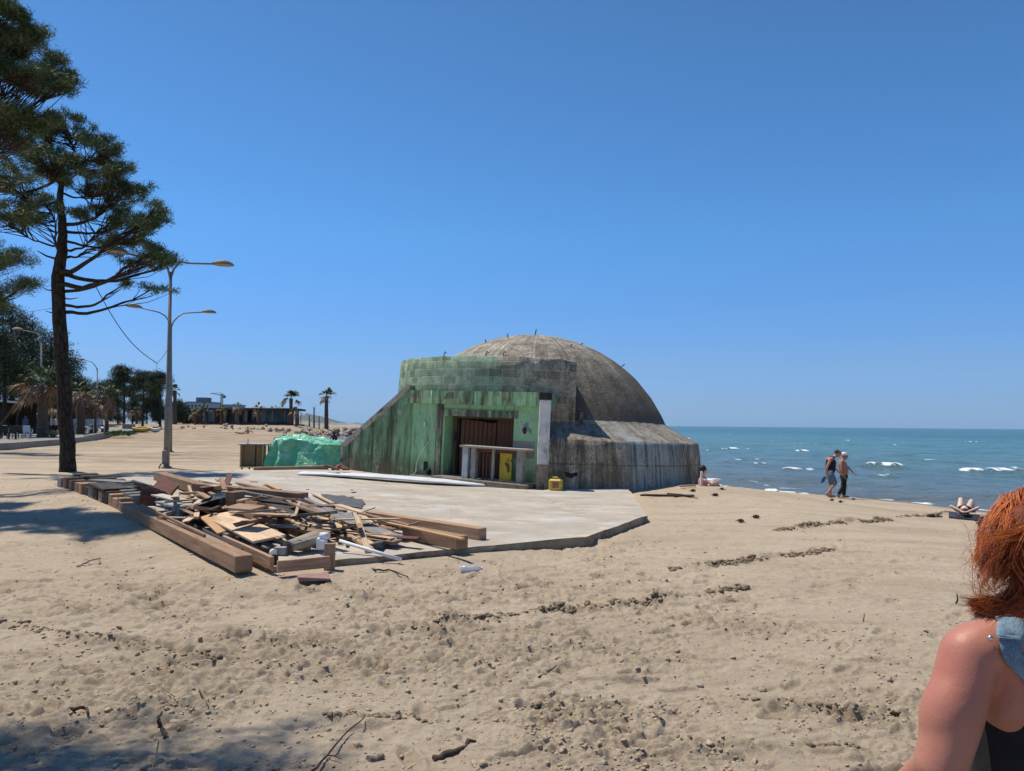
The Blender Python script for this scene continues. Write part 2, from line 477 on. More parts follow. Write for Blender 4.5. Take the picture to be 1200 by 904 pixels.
    Z = Z * (1 - lift) + np.maximum(Z, slab_z(X, Y) - 0.085) * lift
    Z = np.where((inside <= 0.06) & (inside > -0.5), np.minimum(Z, slab_z(X, Y) - 0.05 - 0.025 * front), Z)
    global SAND_AZ, SAND_R, SAND_Z, TRACKS
    SAND_AZ, SAND_R, SAND_Z = azr, r, Z; TRACKS = tr
    vid = np.arange(na * nr).reshape(na, nr)
    q = np.stack([vid[:-1, :-1], vid[1:, :-1], vid[1:, 1:], vid[:-1, 1:]], -1).reshape(-1, 4)[:, ::-1]
    me = np_mesh('sand', np.stack([X, Y, Z], -1).reshape(-1, 3), q)
    set_attr(me, 'damp', np.clip(damp, 0, 1.3)); set_attr(me, 'wet', wet); set_attr(me, 'furrow', furrow)
    t = NT('sand', 0.95, 0.15)
    v = t.coord('Object')
    at1 = t.n('Attribute', attribute_name='damp'); at2 = t.n('Attribute', attribute_name='wet')
    grain = t.noise(v, 260, 3, 0.7); mid = t.noise(v, 9, 8, 0.7); big = t.noise(v, 0.7, 4)
    c = t.ramp(mid, [(0.25, (0.42, 0.322, 0.228)), (0.5, (0.53, 0.425, 0.315)), (0.75, (0.61, 0.505, 0.39))])
    c = t.mix(t.ramp(big, [(0.35, 0.0), (0.7, 0.5)]), c, (0.47, 0.385, 0.265))
    c = t.mix(t.ramp(grain, [(0.3, 0.35), (0.62, 0.0)]), c, (0.20, 0.15, 0.10))
    dm = t.math('MULTIPLY', at1.outputs['Fac'], t.ramp(t.noise(v, 3.3, 6, .7), [(0.2, 0.35), (0.7, .75)]), True)
    c = t.mix(dm, c, (0.29, 0.218, 0.138))
    af = t.n('Attribute', attribute_name='furrow')
    c = t.mix(t.math('MULTIPLY', af.outputs['Fac'], .80), c, (0.25, 0.192, 0.130))
    # shade of small sand crumbs put into the colour as dark specks, two sizes
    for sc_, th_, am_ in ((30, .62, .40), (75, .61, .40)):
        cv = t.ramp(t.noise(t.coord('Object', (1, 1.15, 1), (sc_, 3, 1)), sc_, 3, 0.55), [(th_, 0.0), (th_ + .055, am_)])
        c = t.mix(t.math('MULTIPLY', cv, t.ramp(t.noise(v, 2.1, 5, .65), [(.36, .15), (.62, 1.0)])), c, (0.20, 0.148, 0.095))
    # raked furrows and damp streaks that show on the far beach
    fv = t.ramp(t.noise(t.coord('Object', (.22, 1.0, 1)), 1.15, 7, .68, .3), [(.44, 0.0), (.68, .42)])
    c = t.mix(fv, c, (0.30, 0.228, 0.155))
    fv2 = t.ramp(t.noise(t.coord('Object', (.5, 2.2, 1), (4, 9, 0)), 1.6, 6, .7), [(.56, 0.0), (.68, .38)])
    c = t.mix(fv2, c, (0.215, 0.16, 0.105))
    # dark crumbs of weed and bark
    cr = t.ramp(t.noise(v, 46, 2, 0.5), [(0.70, 0.0), (0.735, 0.8)])
    c = t.mix(cr, c, (0.07, 0.05, 0.035))
    c = t.mix(at2.outputs['Fac'], c, (0.17, 0.135, 0.09))
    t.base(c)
    ro = t.math('MULTIPLY_ADD', at2.outputs['Fac'], -0.6); ro.node.inputs[2].default_value = 0.95
    t.l(ro, t.b.inputs['Roughness'])
    b1 = t.bump(t.noise(v, 16, 9, 0.78), 0.8, 0.05)
    t.normal(t.bump(grain, 0.35, 0.006, b1))
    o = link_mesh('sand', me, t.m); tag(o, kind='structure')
    return o
build_sand()

def sand_height(x, y):
    a = np.arctan2(x, y); rr_ = np.hypot(x, y); i = np.clip(np.searchsorted(SAND_AZ, a) - 1, 0, len(SAND_AZ) - 2); j = np.clip(np.searchsorted(SAND_R, rr_) - 1, 0, len(SAND_R) - 2)
    u = (a - SAND_AZ[i]) / (SAND_AZ[i+1] - SAND_AZ[i]); v = (rr_ - SAND_R[j]) / (SAND_R[j+1] - SAND_R[j])
    return (SAND_Z[i, j]*(1-u)*(1-v) + SAND_Z[i+1, j]*u*(1-v) + SAND_Z[i, j+1]*(1-u)*v + SAND_Z[i+1, j+1]*u*v)
def build_clods():
    """crumbs and clods of damp sand kicked up on the surface: too many to count"""
    rng = np.random.default_rng(21)
    bm = bmesh.new(); bmesh.ops.create_icosphere(bm, subdivisions=2, radius=1.0); bv = np.array([v.co[:] for v in bm.verts]); bf = np.array([[v.index for v in f.verts] for f in bm.faces]); bm.free()
    N = 60000
    inv_ = rng.uniform(1/24., 1/3.4, N); rr_ = 1/inv_; aa = rng.uniform(R(-37), R(37), N); x = rr_*np.sin(aa); y = rr_*np.cos(aa)
    patch = ss(0.5 + 1.3 * fbm(x / 2.3, y / 2.3, 71, 3)); cm = ss((fbm(x / 0.9, y / 0.6, 33, 3) - 0.05) / 0.25); cm2 = ss((fbm(x / .5, y / .22, 36, 3) - 0.12) / 0.2)
    right = ss((x - 1.0) / 3) * ss((y - 6) / 3)
    p = (0.03 + 0.30*cm*(.3+.7*patch) + .34*cm2*(.3+.7*patch)) * (1 - .72*right)
    ok = (rng.random(N) < p) & (poly_dist(x, y, slab_poly) < -.10) & (shore_d(x, y) > 1.5)
    x, y = x[ok], y[ok]; s = np.exp(rng.normal(-5.0, .42, len(x))) * (1 + .03*np.hypot(x, y)); s = np.clip(s, .003, .024)
    # along the machine tracks
    X2, Y2, S2 = [], [], []
    for a, b, w_, am, sd in TRACKS:
        pa, pb = onG(*a), onG(*b); L = (pb - pa).length; n = int(L * (380 if sd in (201, 202, 203, 204) else 200)); t = rng.random(n)
        k = np.clip(.35 + 1.2*pnoise(t*L/.8, t*0, sd), 0, 1); t = t[rng.random(n) < k]
        X2.append(pa.x + (pb.x-pa.x)*t + rng.normal(0, w_*.42, len(t))); Y2.append(pa.y + (pb.y-pa.y)*t + rng.normal(0, w_*.42, len(t))); S2.append(np.minimum(np.clip(np.exp(rng.normal(-4.35, .55, len(t))), .005, .05), .010 + .0024*Y2[-1]))
    for nm_, (x, y, s), cols in (('sand_clods', (x, y, s), ((.29,.215,.142), (.45,.355,.255))), ('track_clods', (np.concatenate(X2), np.concatenate(Y2), np.concatenate(S2)), ((.15,.108,.068), (.26,.195,.13)))):
     n = len(x)
     z = sand_height(x, y)
     ds = np.stack([1 + 1.0*np.array([mnoise.noise(Vector(v*1.9) + Vector((k*9, 0, 0))) for v in bv]) for k in range(10)]); kk = rng.integers(0, 10, n)
     rot = rng.uniform(0, 6.28, n); V = bv[None]*ds[kk][:, :, None]*np.stack([rng.uniform(.8, 1.5, n), rng.uniform(.7, 1.1, n), rng.uniform(.5, .85, n)], 1)[:, None]
     c, s_ = np.cos(rot)[:, None], np.sin(rot)[:, None]; vx = V[..., 0]*c - V[..., 1]*s_; vy = V[..., 0]*s_ + V[..., 1]*c
     P_ = np.stack([x[:, None] + vx*s[:, None], y[:, None] + vy*s[:, None], (z + s*.12)[:, None] + V[..., 2]*s[:, None]], -1).reshape(-1, 3)
     Fc = (bf[None] + (np.arange(n)*len(bv))[:, None, None]).reshape(-1, 3)
     me = np_mesh(nm_, P_, Fc); m = simple(nm_, cols[0], cols[1], 30, .95, .5, .004)
     o = link_mesh(nm_, me, m); tag(o, kind='stuff')

build_clods()

# ================================================================== SEA
def build_sea():
    az = np.concatenate([np.linspace(-75, -27, 40)[:-1], np.linspace(-27, 48, 760), np.linspace(48, 150, 40)[1:]])
    inv = np.linspace(1 / 17.0, 1 / 900.0, 720)
    r = np.concatenate([[3, 6, 9, 12, 14.5], 1 / inv, np.geomspace(950, 11500, 40)])
    na, nr = len(az), len(r)
    A, RR = np.meshgrid(np.radians(az), r, indexing='ij'); X = RR * np.sin(A); Y = RR * np.cos(A)
    d = -shore_d(X, Y)                       # metres of water from the shore
    dr = np.gradient(r)[None, :]
    Z = np.zeros_like(X)
    wd = np.array([0.80, 0.60]); wd = wd / np.linalg.norm(wd)      # offshore direction
    rngw = np.random.default_rng(2)
    for k in range(26):
        wl = 1.1 * 1.22 ** k
        if wl > 26: break
        for j in range(2):
            a = rngw.normal(0, 0.55 if wl < 6 else 0.28); c, s = math.cos(a), math.sin(a)
            kx, ky = (wd[0]*c - wd[1]*s), (wd[0]*s + wd[1]*c)
            ph = rngw.uniform(0, 6.28)
            warp = 0.8 * pnoise(X / 14, Y / 14, 300 + k)
            th = 2*np.pi*((X*kx + Y*ky)/wl + warp * (1.0 if wl > 3 else .4)) + ph
            amp = 0.0085 * wl ** 0.62
            att = np.clip(wl / (2.2 * dr) - 0.6, 0, 1)
            Z += amp * att * (1 - np.abs(np.sin(th / 2))) * 1.3 * (0.6 + 0.8 * pnoise(X/9, Y/9, 400+k*3+j))
    Z = Z * ss(d / 5 + 0.15)
    foam = np.zeros_like(X)
    # breaking crests, each a ridge lying along the shore
    rngf = np.random.default_rng(8)
    def breaker(px0, px1, py, h, w_, fo=1.0):
        p0 = onG(px0, py, 0, lambda x, y: WATER); p1 = onG(px1, py + (px1-px0)*0.01, 0, lambda x, y: WATER)
        L = (p1-p0).length; ux, uy = (p1.x-p0.x)/L, (p1.y-p0.y)/L
        u = (X-p0.x)*ux + (Y-p0.y)*uy; v = -(X-p0.x)*uy + (Y-p0.y)*ux + 0.35*np.sin(u*.8)*min(1, L/6)
        m = ss(u/(L*.25))*ss((L-u)/(L*.25)); e = np.exp(-(v/w_)**2)
        fn = np.clip(0.42 + 1.15*fbm(X/.45, Y/.9, 61, 4), 0, 1)
        return m*e*h, fo*m*np.clip(np.exp(-((v+w_*.2)/(w_*.5))**2)*1.5*fn, 0, 1)
    for args in [(1008, 1062, 552, .30, .8), (1105, 1215, 556, .26, 1.0, .8), (910, 958, 557.5, .22, .8), (843, 868, 529, .2, .9), (930, 950, 531, .15, .8),
                 (1015, 1050, 562, .1, .6, .5), (985, 1012, 517, .15, 1.6, .7), (1120, 1160, 519, .12, 1.6, .6), (825, 834, 530, .15, .9), (840, 905, 543, .1, .8, .35),
                 (1003, 1010, 507, .2, 3, .9), (1150, 1156, 509, .2, 3, .9), (880, 900, 548, .1, .6, .4), (1080, 1100, 541, .1, .9, .5), (915, 990, 521, .1, 1.4, .35)]:
        h, fo = breaker(*args); Z += h; foam = np.maximum(foam, fo)
    # white caps scattered far out
    for _ in range(42):
        px, py = rngf.uniform(800, 1200), 504 + 34 * rngf.random() ** 1.7
        w = rngf.uniform(1.5, 6); h, fo = breaker(px, px + w, py, .10, 0.35 + (540 - py) * 0.03, rngf.uniform(.4, 1)); Z += h*.5; foam = np.maximum(foam, fo)
    # wash at the edge
    e1 = np.clip(1 - np.abs(d - 0.35 - 0.45*fbm(X/1.6, Y/1.6, 81, 3)) / 0.30, 0, 1) * (np.clip(0.6 + 1.0*fbm(X/.4, Y/.4, 83, 3), 0, 1))
    e2 = np.clip(1 - np.abs(d - 1.9 - 0.9*fbm(X/2.3, Y/2.3, 82, 3)) / 0.3, 0, 1) * np.clip(fbm(X/2.5, Y/2.5, 88, 2)*1.6, 0, 1) * 0.8
    Zs = np.clip(e1, 0, 1)
    foam = np.maximum(foam, np.maximum(Zs, e2))
    h, fo = breaker(893, 914, 576, .16, .3, 1); Z += h; foam = np.maximum(foam, fo)
    Z = Z + WATER - 0.06
    vid = np.arange(na * nr).reshape(na, nr)
    q = np.stack([vid[:-1, :-1], vid[1:, :-1], vid[1:, 1:], vid[:-1, 1:]], -1).reshape(-1, 4)[:, ::-1]
    me = np_mesh('sea', np.stack([X, Y, Z], -1).reshape(-1, 3), q)
    set_attr(me, 'foam', foam); set_attr(me, 'offshore', d)
    t = NT('sea_water', 0.16, 0.5); t.b.inputs['IOR'].default_value = 1.33
    v = t.coord('Object')
    fo = t.n('Attribute', attribute_name='foam'); of = t.n('Attribute', attribute_name='offshore')
    near = t.math('MULTIPLY', of.outputs['Fac'], 1 / 160.0, True)
    c = t.ramp(near, [(0.0, (0.125, 0.130, 0.105)), (0.05, (0.090, 0.140, 0.150)), (0.18, (0.066, 0.160, 0.168)), (0.5, (0.036, 0.155, 0.158)), (1.0, (0.004, 0.082, 0.098))])
    t.l(t.ramp(near, [(0.0, .55), (.3, .42), (1.0, .16)]), t.b.inputs['Specular IOR Level'])
    sed = t.ramp(t.noise(t.coord('Object', (0.03, 0.05, 1)), 1.0, 5, .6), [(0.4, 0.0), (0.65, 0.5)])
    c = t.mix(sed, c, (0.10, 0.175, 0.150))
    fm = t.ramp(t.math('MULTIPLY', fo.outputs['Fac'], t.ramp(t.noise(v, 4.0, 8, .8), [(0.3, 0.75), (0.6, 1.6)])), [(0.20, 0.0), (0.62, 1.0)])
    c = t.mix(fm, c, (0.80, 0.84, 0.85)); t.base(c)
    t.l(t.ramp(fm, [(0, 0.16), (1, 0.7)]), t.b.inputs['Roughness'])
    w1 = t.noise(t.coord('Object', (0.8, 1.05, 1)), 1.1, 8, 0.62, 0.4)
    w2 = t.noise(t.coord('Object', (0.16, 0.22, 1)), 1.0, 6, 0.6, 0.3)
    b = t.bump(w2, 1.0, 1.3); b = t.bump(w1, 1.0, 0.50, b)
    t.normal(b)
    o = link_mesh('sea', me, t.m); tag(o, kind='structure')
build_sea()

# ================================================================== CONCRETE SLAB
M_slab = simple('old_concrete_floor', (0.32, 0.275, 0.22), (0.42, 0.375, 0.315), 1.6, 0.9, 0.35, 0.01,
                over=[((0.49, 0.465, 0.425), 0.55, (1, 1.6, 1), 0.50, 0.68), ((0.30, 0.26, 0.205), 0.9, (0.5, 1.3, 1), 0.55, 0.75), ((0.42, 0.36, 0.27), 8, (1, 1, 1), 0.55, 0.72)])
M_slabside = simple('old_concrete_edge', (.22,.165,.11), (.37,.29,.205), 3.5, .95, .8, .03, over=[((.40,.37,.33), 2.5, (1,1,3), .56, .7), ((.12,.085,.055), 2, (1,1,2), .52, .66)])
def slab_wear():
    t = NT.__new__(NT); t.m = M_slab; t.t = M_slab.node_tree; t.b = t.t.nodes['Principled BSDF']
    old = t.b.inputs['Base Color'].links[0].from_socket; v = t.coord('Object')
    wob = t.n('VectorMath', operation='ADD'); nz = t.n('TexNoise'); nz.inputs['Scale'].default_value = 2.2; nz.inputs['Detail'].default_value = 6; t.l(v, nz.inputs['Vector'])
    sc = t.n('VectorMath', operation='SCALE'); sc.inputs['Scale'].default_value = .55; t.l(nz.outputs['Color'], sc.inputs[0]); t.l(v, wob.inputs[0]); t.l(sc.outputs[0], wob.inputs[1])
    vo = t.n('TexVoronoi', feature='DISTANCE_TO_EDGE'); vo.inputs['Scale'].default_value = .30; t.l(wob.outputs[0], vo.inputs['Vector'])
    ck = t.ramp(vo.outputs['Distance'], [(0.0, .75), (.006, 0.0)])
    c = t.mix(t.math('MULTIPLY', ck, t.ramp(t.noise(v, .8, 4), [(.42, 0.), (.6, 1.)])), old, (.13, .11, .085))
    sp = t.ramp(t.noise(v, 38, 3, .6), [(.63, 0.), (.69, .55)]); c = t.mix(sp, c, (.22, .19, .15))
    sd = t.ramp(t.noise(t.coord('Object', (.8, 1.4, 1), (7, 2, 0)), .9, 8, .75), [(.54, 0.), (.62, .85)]); c = t.mix(sd, c, (.53, .43, .32))
    t.base(c)
slab_wear()
def build_slab():
    bm = bmesh.new()
    xs = [p[0] for p in slab_poly]; ys = [p[1] for p in slab_poly]
    x0, x1, y0, y1 = min(xs)-.3, max(xs)+.3, min(ys)-.3, max(ys)+.3
    nx, ny = int((x1-x0)/.45), int((y1-y0)/.45)
    g = [[bm.verts.new((x0+(x1-x0)*i/nx, y0+(y1-y0)*j/ny, 0)) for j in range(ny+1)] for i in range(nx+1)]
    for i in range(nx):
        for j in range(ny): bm.faces.new((g[i][j], g[i+1][j], g[i+1][j+1], g[i][j+1]))
    for i in range(len(slab_poly)):
        a = Vector((*slab_poly[i], 0)); b = Vector((*slab_poly[(i+1) % len(slab_poly)], 0)); nrm = Vector((b.y-a.y, a.x-b.x, 0))
        bmesh.ops.bisect_plane(bm, geom=bm.verts[:]+bm.edges[:]+bm.faces[:], plane_co=a, plane_no=nrm, clear_outer=True)
    rng = random.Random(4)
    border = set(v for e in bm.edges if e.is_boundary for v in e.verts)
    for v in bm.verts:
        v.co.z = float(slab_z(v.co.x, v.co.y)) + (rng.uniform(-.012, .004) if v in border else rng.uniform(-.003, .003))
        if v in border: v.co.x += rng.uniform(-.02, .02); v.co.y += rng.uniform(-.02, .02)
    ext = bmesh.ops.extrude_face_region(bm, geom=bm.faces[:])
    for v in [e for e in ext['geom'] if isinstance(e, bmesh.types.BMVert)]: v.co.z -= 0.26
    bmesh.ops.recalc_face_normals(bm, faces=bm.faces)
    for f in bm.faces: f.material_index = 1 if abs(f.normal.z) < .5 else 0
    me = bpy.data.meshes.new('concrete_floor'); bm.to_mesh(me); bm.free()
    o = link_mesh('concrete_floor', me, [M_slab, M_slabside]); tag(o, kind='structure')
build_slab()
# ================================================================== BUNKER
BC = Vector((0.66, 25.7, 0.0))
bunker = empty('bunker', BC, 0, 'weathered domed concrete bunker with green painted entrance standing on the concrete floor by the sea', 'bunker')
bunker.rotation_euler = (0, R(2.1), 0)
P0 = Vector((0.19, -5.60, 0)); FU = Vector((-0.84, 0.5426, 0)); FN = Vector((-0.5426, -0.84, 0))
def F(s, d, z): return P0 + FU * s - FN * d + Vector((0, 0, z))      # along the facade from its right end, inwards, up

def concrete(name, light, mid, dark, kind='plain'):
    t = NT(name, 0.93, 0.2); v = t.coord('Object')
    tc = t.n('TexCoord'); sp = t.n('SeparateXYZ'); t.l(tc.outputs['Object'], sp.inputs[0])
    ang = t.math('ARCTAN2', sp.outputs['Y'], sp.outputs['X'])
    cb = t.n('CombineXYZ'); t.l(t.math('MULTIPLY', ang, 4.7), cb.inputs[0]); t.l(sp.outputs['Z'], cb.inputs[1])
    pv = cb.outputs[0]
    def polar(sx, sz, off=0):
        m = t.n('Mapping'); m.inputs['Scale'].default_value = (sx, sz, 1); m.inputs['Location'].default_value = (off, off*.7, 0)
        t.l(pv, m.inputs['Vector']); return m.outputs[0]
    c = t.ramp(t.noise(v, 1.7, 9, 0.68), [(0.30, dark), (0.5, mid), (0.68, light)])
    fine = t.noise(v, 14, 8, 0.75)
    bl = t.ramp(t.noise(t.coord('Object', (1, 1, .7), (5, 2, 8)), 2.1, 10, 0.8, .5), [(0.51, 0.0), (0.57, 0.62)])
    c = t.mix(bl, c, tuple(k * 0.40 for k in dark))
    bl2 = t.ramp(t.noise(t.coord('Object', (1, 1, .6), (1, 8, 3)), 3.0, 10, 0.8, .5), [(0.56, 0.0), (0.62, 0.6)])
    c = t.mix(bl2, c, tuple(min(1, k * 1.15) for k in light))
    c = t.mix(t.ramp(fine, [(0.36, 0.6), (0.53, 0.0)]), c, tuple(k * 0.42 for k in dark))
    c = t.mix(t.ramp(t.noise(v, 5.5, 5, 0.7, .6), [(0.55, 0.0), (0.66, 0.6)]), c, tuple(k * 0.55 for k in dark))
    c = t.mix(t.ramp(t.noise(v, 27, 4, 0.6), [(0.60, 0.0), (0.68, 0.7)]), c, tuple(k * 0.3 for k in dark))
    c = t.mix(t.ramp(t.noise(v, 34, 5, 0.7), [(0.58, 0.0), (0.68, 0.75)]), c, tuple(min(1, k * 1.35) for k in light))
    return t, v, polar, c, sp, ang, fine

# --- dome
def dome_material():
    t, v, polar, c, sp, ang, fine = concrete('dome_concrete', (0.68, 0.62, 0.52), (0.49, 0.435, 0.35), (0.25, 0.21, 0.16))
    z = sp.outputs['Z']
    # grime: patchy, heavier low down; darker towards the right
    gx = t.math('MULTIPLY', sp.outputs['X'], 0.16)
    hgt = t.math('MULTIPLY', t.math('SUBTRACT', 4.55, z), 0.42)
    gsum = t.math('ADD', t.math('ADD', hgt, gx), t.math('MULTIPLY', t.math('SUBTRACT', t.noise(polar(.9, .35), 1.3, 8, .7), 0.5), 2.4))
    gm = t.math('MULTIPLY', gsum, 1.0, True)
    c = t.mix(t.math('MULTIPLY', gm, 0.78), c, (0.085, 0.070, 0.052))
    # streaks running down the meridians
    st = t.ramp(t.noise(polar(2.6, .12), 2.2, 6, .65), [(0.46, 0.0), (0.64, 0.6)])
    c = t.mix(st, c, (0.12, 0.095, 0.068))
    st2 = t.ramp(t.noise(polar(3.4, .18, 9), 1.6, 6, .7), [(0.60, 0.0), (0.74, 0.65)])
    c = t.mix(st2, c, (0.36, 0.35, 0.325))
    # board joints: a darker line at each meridian
    sw = t.math('ABSOLUTE', t.math('SINE', t.math('MULTIPLY', ang, 15.0)))
    c = t.mix(t.ramp(sw, [(0.0, 0.40), (0.08, 0.0)]), c, (0.09, 0.075, 0.055))
    # rust and lichen freckles
    c = t.mix(t.ramp(t.noise(v, 7, 4, .6), [(0.68, 0.0), (0.76, 0.5)]), c, (0.20, 0.12, 0.07))
    c = t.mix(t.ramp(t.noise(v, 21, 3, .5), [(0.68, 0.0), (0.72, 0.9)]), c, (0.62, 0.60, 0.56))
    t.base(c)
    rib = t.ramp(sw, [(0.0, 0.0), (0.22, 1.0)])
    b = t.bump(rib, 0.35, 0.03); b = t.bump(fine, 0.8, 0.05, b); b = t.bump(t.noise(v, 3.2, 7, .72), .7, .12, b); t.normal(t.bump(t.noise(v, 24, 6, .75), .9, .03, b))
    return t.m
mb = MB(); RS = 5.07; prof = []
for i in range(30):
    z = 2.06 + (5.06 - 2.06) * (1 - (1 - i / 29) ** 2)
    prof.append((math.sqrt(max(RS**2 - (z + 0.01)**2, 1e-5)) if i < 29 else 0.02, z))
mb.lathe(prof, n=120, jitter=lambda t, i: 0.022 * mnoise.noise(Vector((math.cos(t)*5, math.sin(t)*5, i*.5))) - (0.012 if abs(math.sin(t*15)) < .1 else 0))
mb.build('dome', dome_material(), bunker)

# --- ring around its foot
def ring_material():
    t, v, polar, c, sp, ang, fine = concrete('ring_concrete', (0.72, 0.62, 0.47), (0.52, 0.43, 0.305), (0.26, 0.205, 0.14))
    z = sp.outputs['Z']
    st = t.ramp(t.noise(polar(2.4, .16), 2.0, 8, .75), [(0.44, 0.0), (0.58, 0.85)])
    c = t.mix(st, c, (0.095, 0.076, 0.052))
    low = t.math('MULTIPLY', t.math('SUBTRACT', 0.95, z), 2.2, True)
    c = t.mix(t.math('MULTIPLY', low, t.ramp(t.noise(polar(1.2, .8, 4), 1.6, 7, .7), [(0.42, 0.0), (0.6, 0.7)])), c, (0.17, 0.115, 0.06))
    # pale blue drips from old paint, on the sector facing the beach
    w1 = t.math('MULTIPLY', t.math('ABSOLUTE', t.math('ADD', ang, 0.90)), 3.6)
    band = t.math('MULTIPLY', t.math('SUBTRACT', 1.0, w1, True), 1.8, True)
    dr = t.ramp(t.noise(polar(6.5, .22, 3), 2.2, 7, .75), [(0.44, 0.0), (0.56, 1.0)])
    c = t.mix(t.math('MULTIPLY', t.math('MULTIPLY', band, dr), 1.0), c, (0.36, 0.46, 0.45))
    c = t.mix(t.ramp(t.noise(polar(1.1, .9, 7), 1.0, 6, .7), [(0.60, 0.0), (0.72, 0.5)]), c, (0.29, 0.275, 0.24))
    # cold joint half way up, and a broken patch near the entrance
    jn = t.math('ABSOLUTE', t.math('SUBTRACT', z, 0.86))
    c = t.mix(t.ramp(t.math('ADD', jn, t.math('MULTIPLY', t.noise(v, 3, 4), .05)), [(0.02, 0.55), (0.055, 0.0)]), c, (0.04, 0.034, 0.026))
    t.base(c)
    b = t.bump(fine, 0.9, 0.06); t.normal(t.bump(t.noise(v, 45, 7, .75), .6, .015, b))
    return t.m
def ring_jit(t, i):
    return 0.02 * mnoise.noise(Vector((math.cos(t)*9, math.sin(t)*9, i*1.7)))
M_ring = ring_material()
mb = MB()
mb.lathe([(5.90,-.7),(5.88,0),(5.84,.45),(5.80,.85),(5.76,1.2),(5.71,1.50),(5.66,1.54)], n=150, a0=R(-87), a1=R(193), jitter=ring_jit)
mb.build('ring_wall', M_ring, bunker)
def shoulder_material():
    t, v, polar, c, sp, ang, fine = concrete('shoulder_concrete', (0.46, 0.42, 0.35), (0.34, 0.30, 0.24), (0.18, 0.155, 0.12))
    c = t.mix(t.ramp(t.noise(polar(3.0, .5), 2.0, 7, .7), [(0.5, 0.0), (0.66, 0.7)]), c, (0.085, 0.074, 0.06))
    w1 = t.math('MULTIPLY', t.math('ABSOLUTE', t.math('ADD', ang, 1.06)), 9)
    c = t.mix(t.math('MULTIPLY', t.math('SUBTRACT', 1.0, w1, True), t.ramp(t.noise(polar(5, .6, 2), 2, 6), [(.42, 0.), (.58, .8)])), c, (0.34, 0.37, 0.38))
    t.base(c); t.normal(t.bump(fine, .8, .05)); return t.m
mb = MB()
mb.lathe([(5.66,1.54),(5.4,1.66),(5.0,1.86),(4.72,2.02),(4.62,2.09),(4.5,2.2)], n=150, a0=R(-87), a1=R(193), jitter=lambda t, i: ring_jit(t, i+9))
mb.build('ring_shoulder', shoulder_material(), bunker)
rr = random.Random(3)
mb = MB()                                             # dark broken hollow in the ring near the entrance
cen = (R(-80.5), .585); vs = []
for k in range(40):
    th = 2*math.pi*k/40; rad_ = 1 + .55*mnoise.noise(Vector((math.cos(th)*1.6, math.sin(th)*1.6, 7))) + .25*mnoise.noise(Vector((math.cos(th)*5, math.sin(th)*5, 2)))
    a = cen[0] + math.cos(th)*R(1.7)*rad_; z = cen[1] + math.sin(th)*.075*rad_ + .02*math.cos(th*2); vs.append((math.cos(a)*(5.835 + .012), math.sin(a)*(5.835 + .012), z))
mb.add(vs, [tuple(range(40))])
mb.build('broken_hollow', simple('hollow_dark', (.018,.015,.012), (.04,.033,.026), 12, .95), bunker)

# --- block wall above the entrance
def block_material():
    t, v, polar, c, sp, ang, fine = concrete('block_wall_paint', (0.60, 0.54, 0.42), (0.45, 0.39, 0.30), (0.26, 0.22, 0.16))
    g = t.ramp(t.noise(v, 2.6, 8, .7), [(0.28, (0.115, 0.155, 0.105)), (0.46, (0.22, 0.325, 0.225)), (0.68, (0.33, 0.45, 0.325))])
    lim = t.math('ADD', t.math('MULTIPLY', t.math('ADD', ang, 1.66), -4.5), t.math('MULTIPLY', t.math('SUBTRACT', t.noise(v, 1.2, 6, .7), .5), 2.2), True)
    wear = t.ramp(t.noise(v, 4.2, 9, .75), [(0.30, 0.25), (0.48, 1.0)])
    c = t.mix(t.math('MULTIPLY', lim, wear), c, g)
    br = t.n('TexBrick'); br.offset = 0.5
    br.inputs['Scale'].default_value = 1.0; br.inputs['Brick Width'].default_value = 0.43; br.inputs['Row Height'].default_value = 0.235
    br.inputs['Mortar Size'].default_value = 0.014; br.inputs['Mortar Smooth'].default_value = 0.6; br.inputs['Bias'].default_value = 0.0
    br.inputs['Color1'].default_value = (.60, .60, .60, 1); br.inputs['Color2'].default_value = (1.25, 1.25, 1.25, 1); br.inputs['Mortar'].default_value = (1, 1, 1, 1)
    wob = t.n('VectorMath', operation='ADD'); nz = t.n('TexNoise'); nz.inputs['Scale'].default_value = 3.0; t.l(v, nz.inputs['Vector'])
    sc = t.n('VectorMath', operation='SCALE'); sc.inputs['Scale'].default_value = 0.035; t.l(nz.outputs['Color'], sc.inputs[0])
    t.l(polar(1, 1, .05), wob.inputs[0]); t.l(sc.outputs[0], wob.inputs[1]); t.l(wob.outputs[0], br.inputs['Vector'])
    c = t.mix(1.0, c, br.outputs['Color'], 'MULTIPLY')
    mo = t.math('MULTIPLY', br.outputs['Fac'], t.ramp(t.noise(v, 2.1, 6, .7), [(0.42, 0.0), (0.64, 0.75)]))
    c = t.mix(mo, c, (0.55, 0.52, 0.40))
    st = t.ramp(t.noise(polar(3.0, .22, 5), 1.8, 8, .72), [(0.53, 0.0), (0.68, 0.75)])
    c = t.mix(st, c, (0.085, 0.072, 0.052))
    c = t.mix(t.ramp(t.noise(polar(6, .35, 15), 1.5, 8, .7), [(0.64, 0.0), (0.72, 0.6)]), c, (0.16, 0.085, 0.05))
    t.base(c)
    inv = t.math('SUBTRACT', 1.0, br.outputs['Fac'])
    b = t.bump(inv, .5, .02); b = t.bump(fine, .7, .04, b); t.normal(t.bump(t.noise(v, 50, 6), .5, .012, b))
    return t.m
mb = MB()
def wall_top(t, i):
    return 0
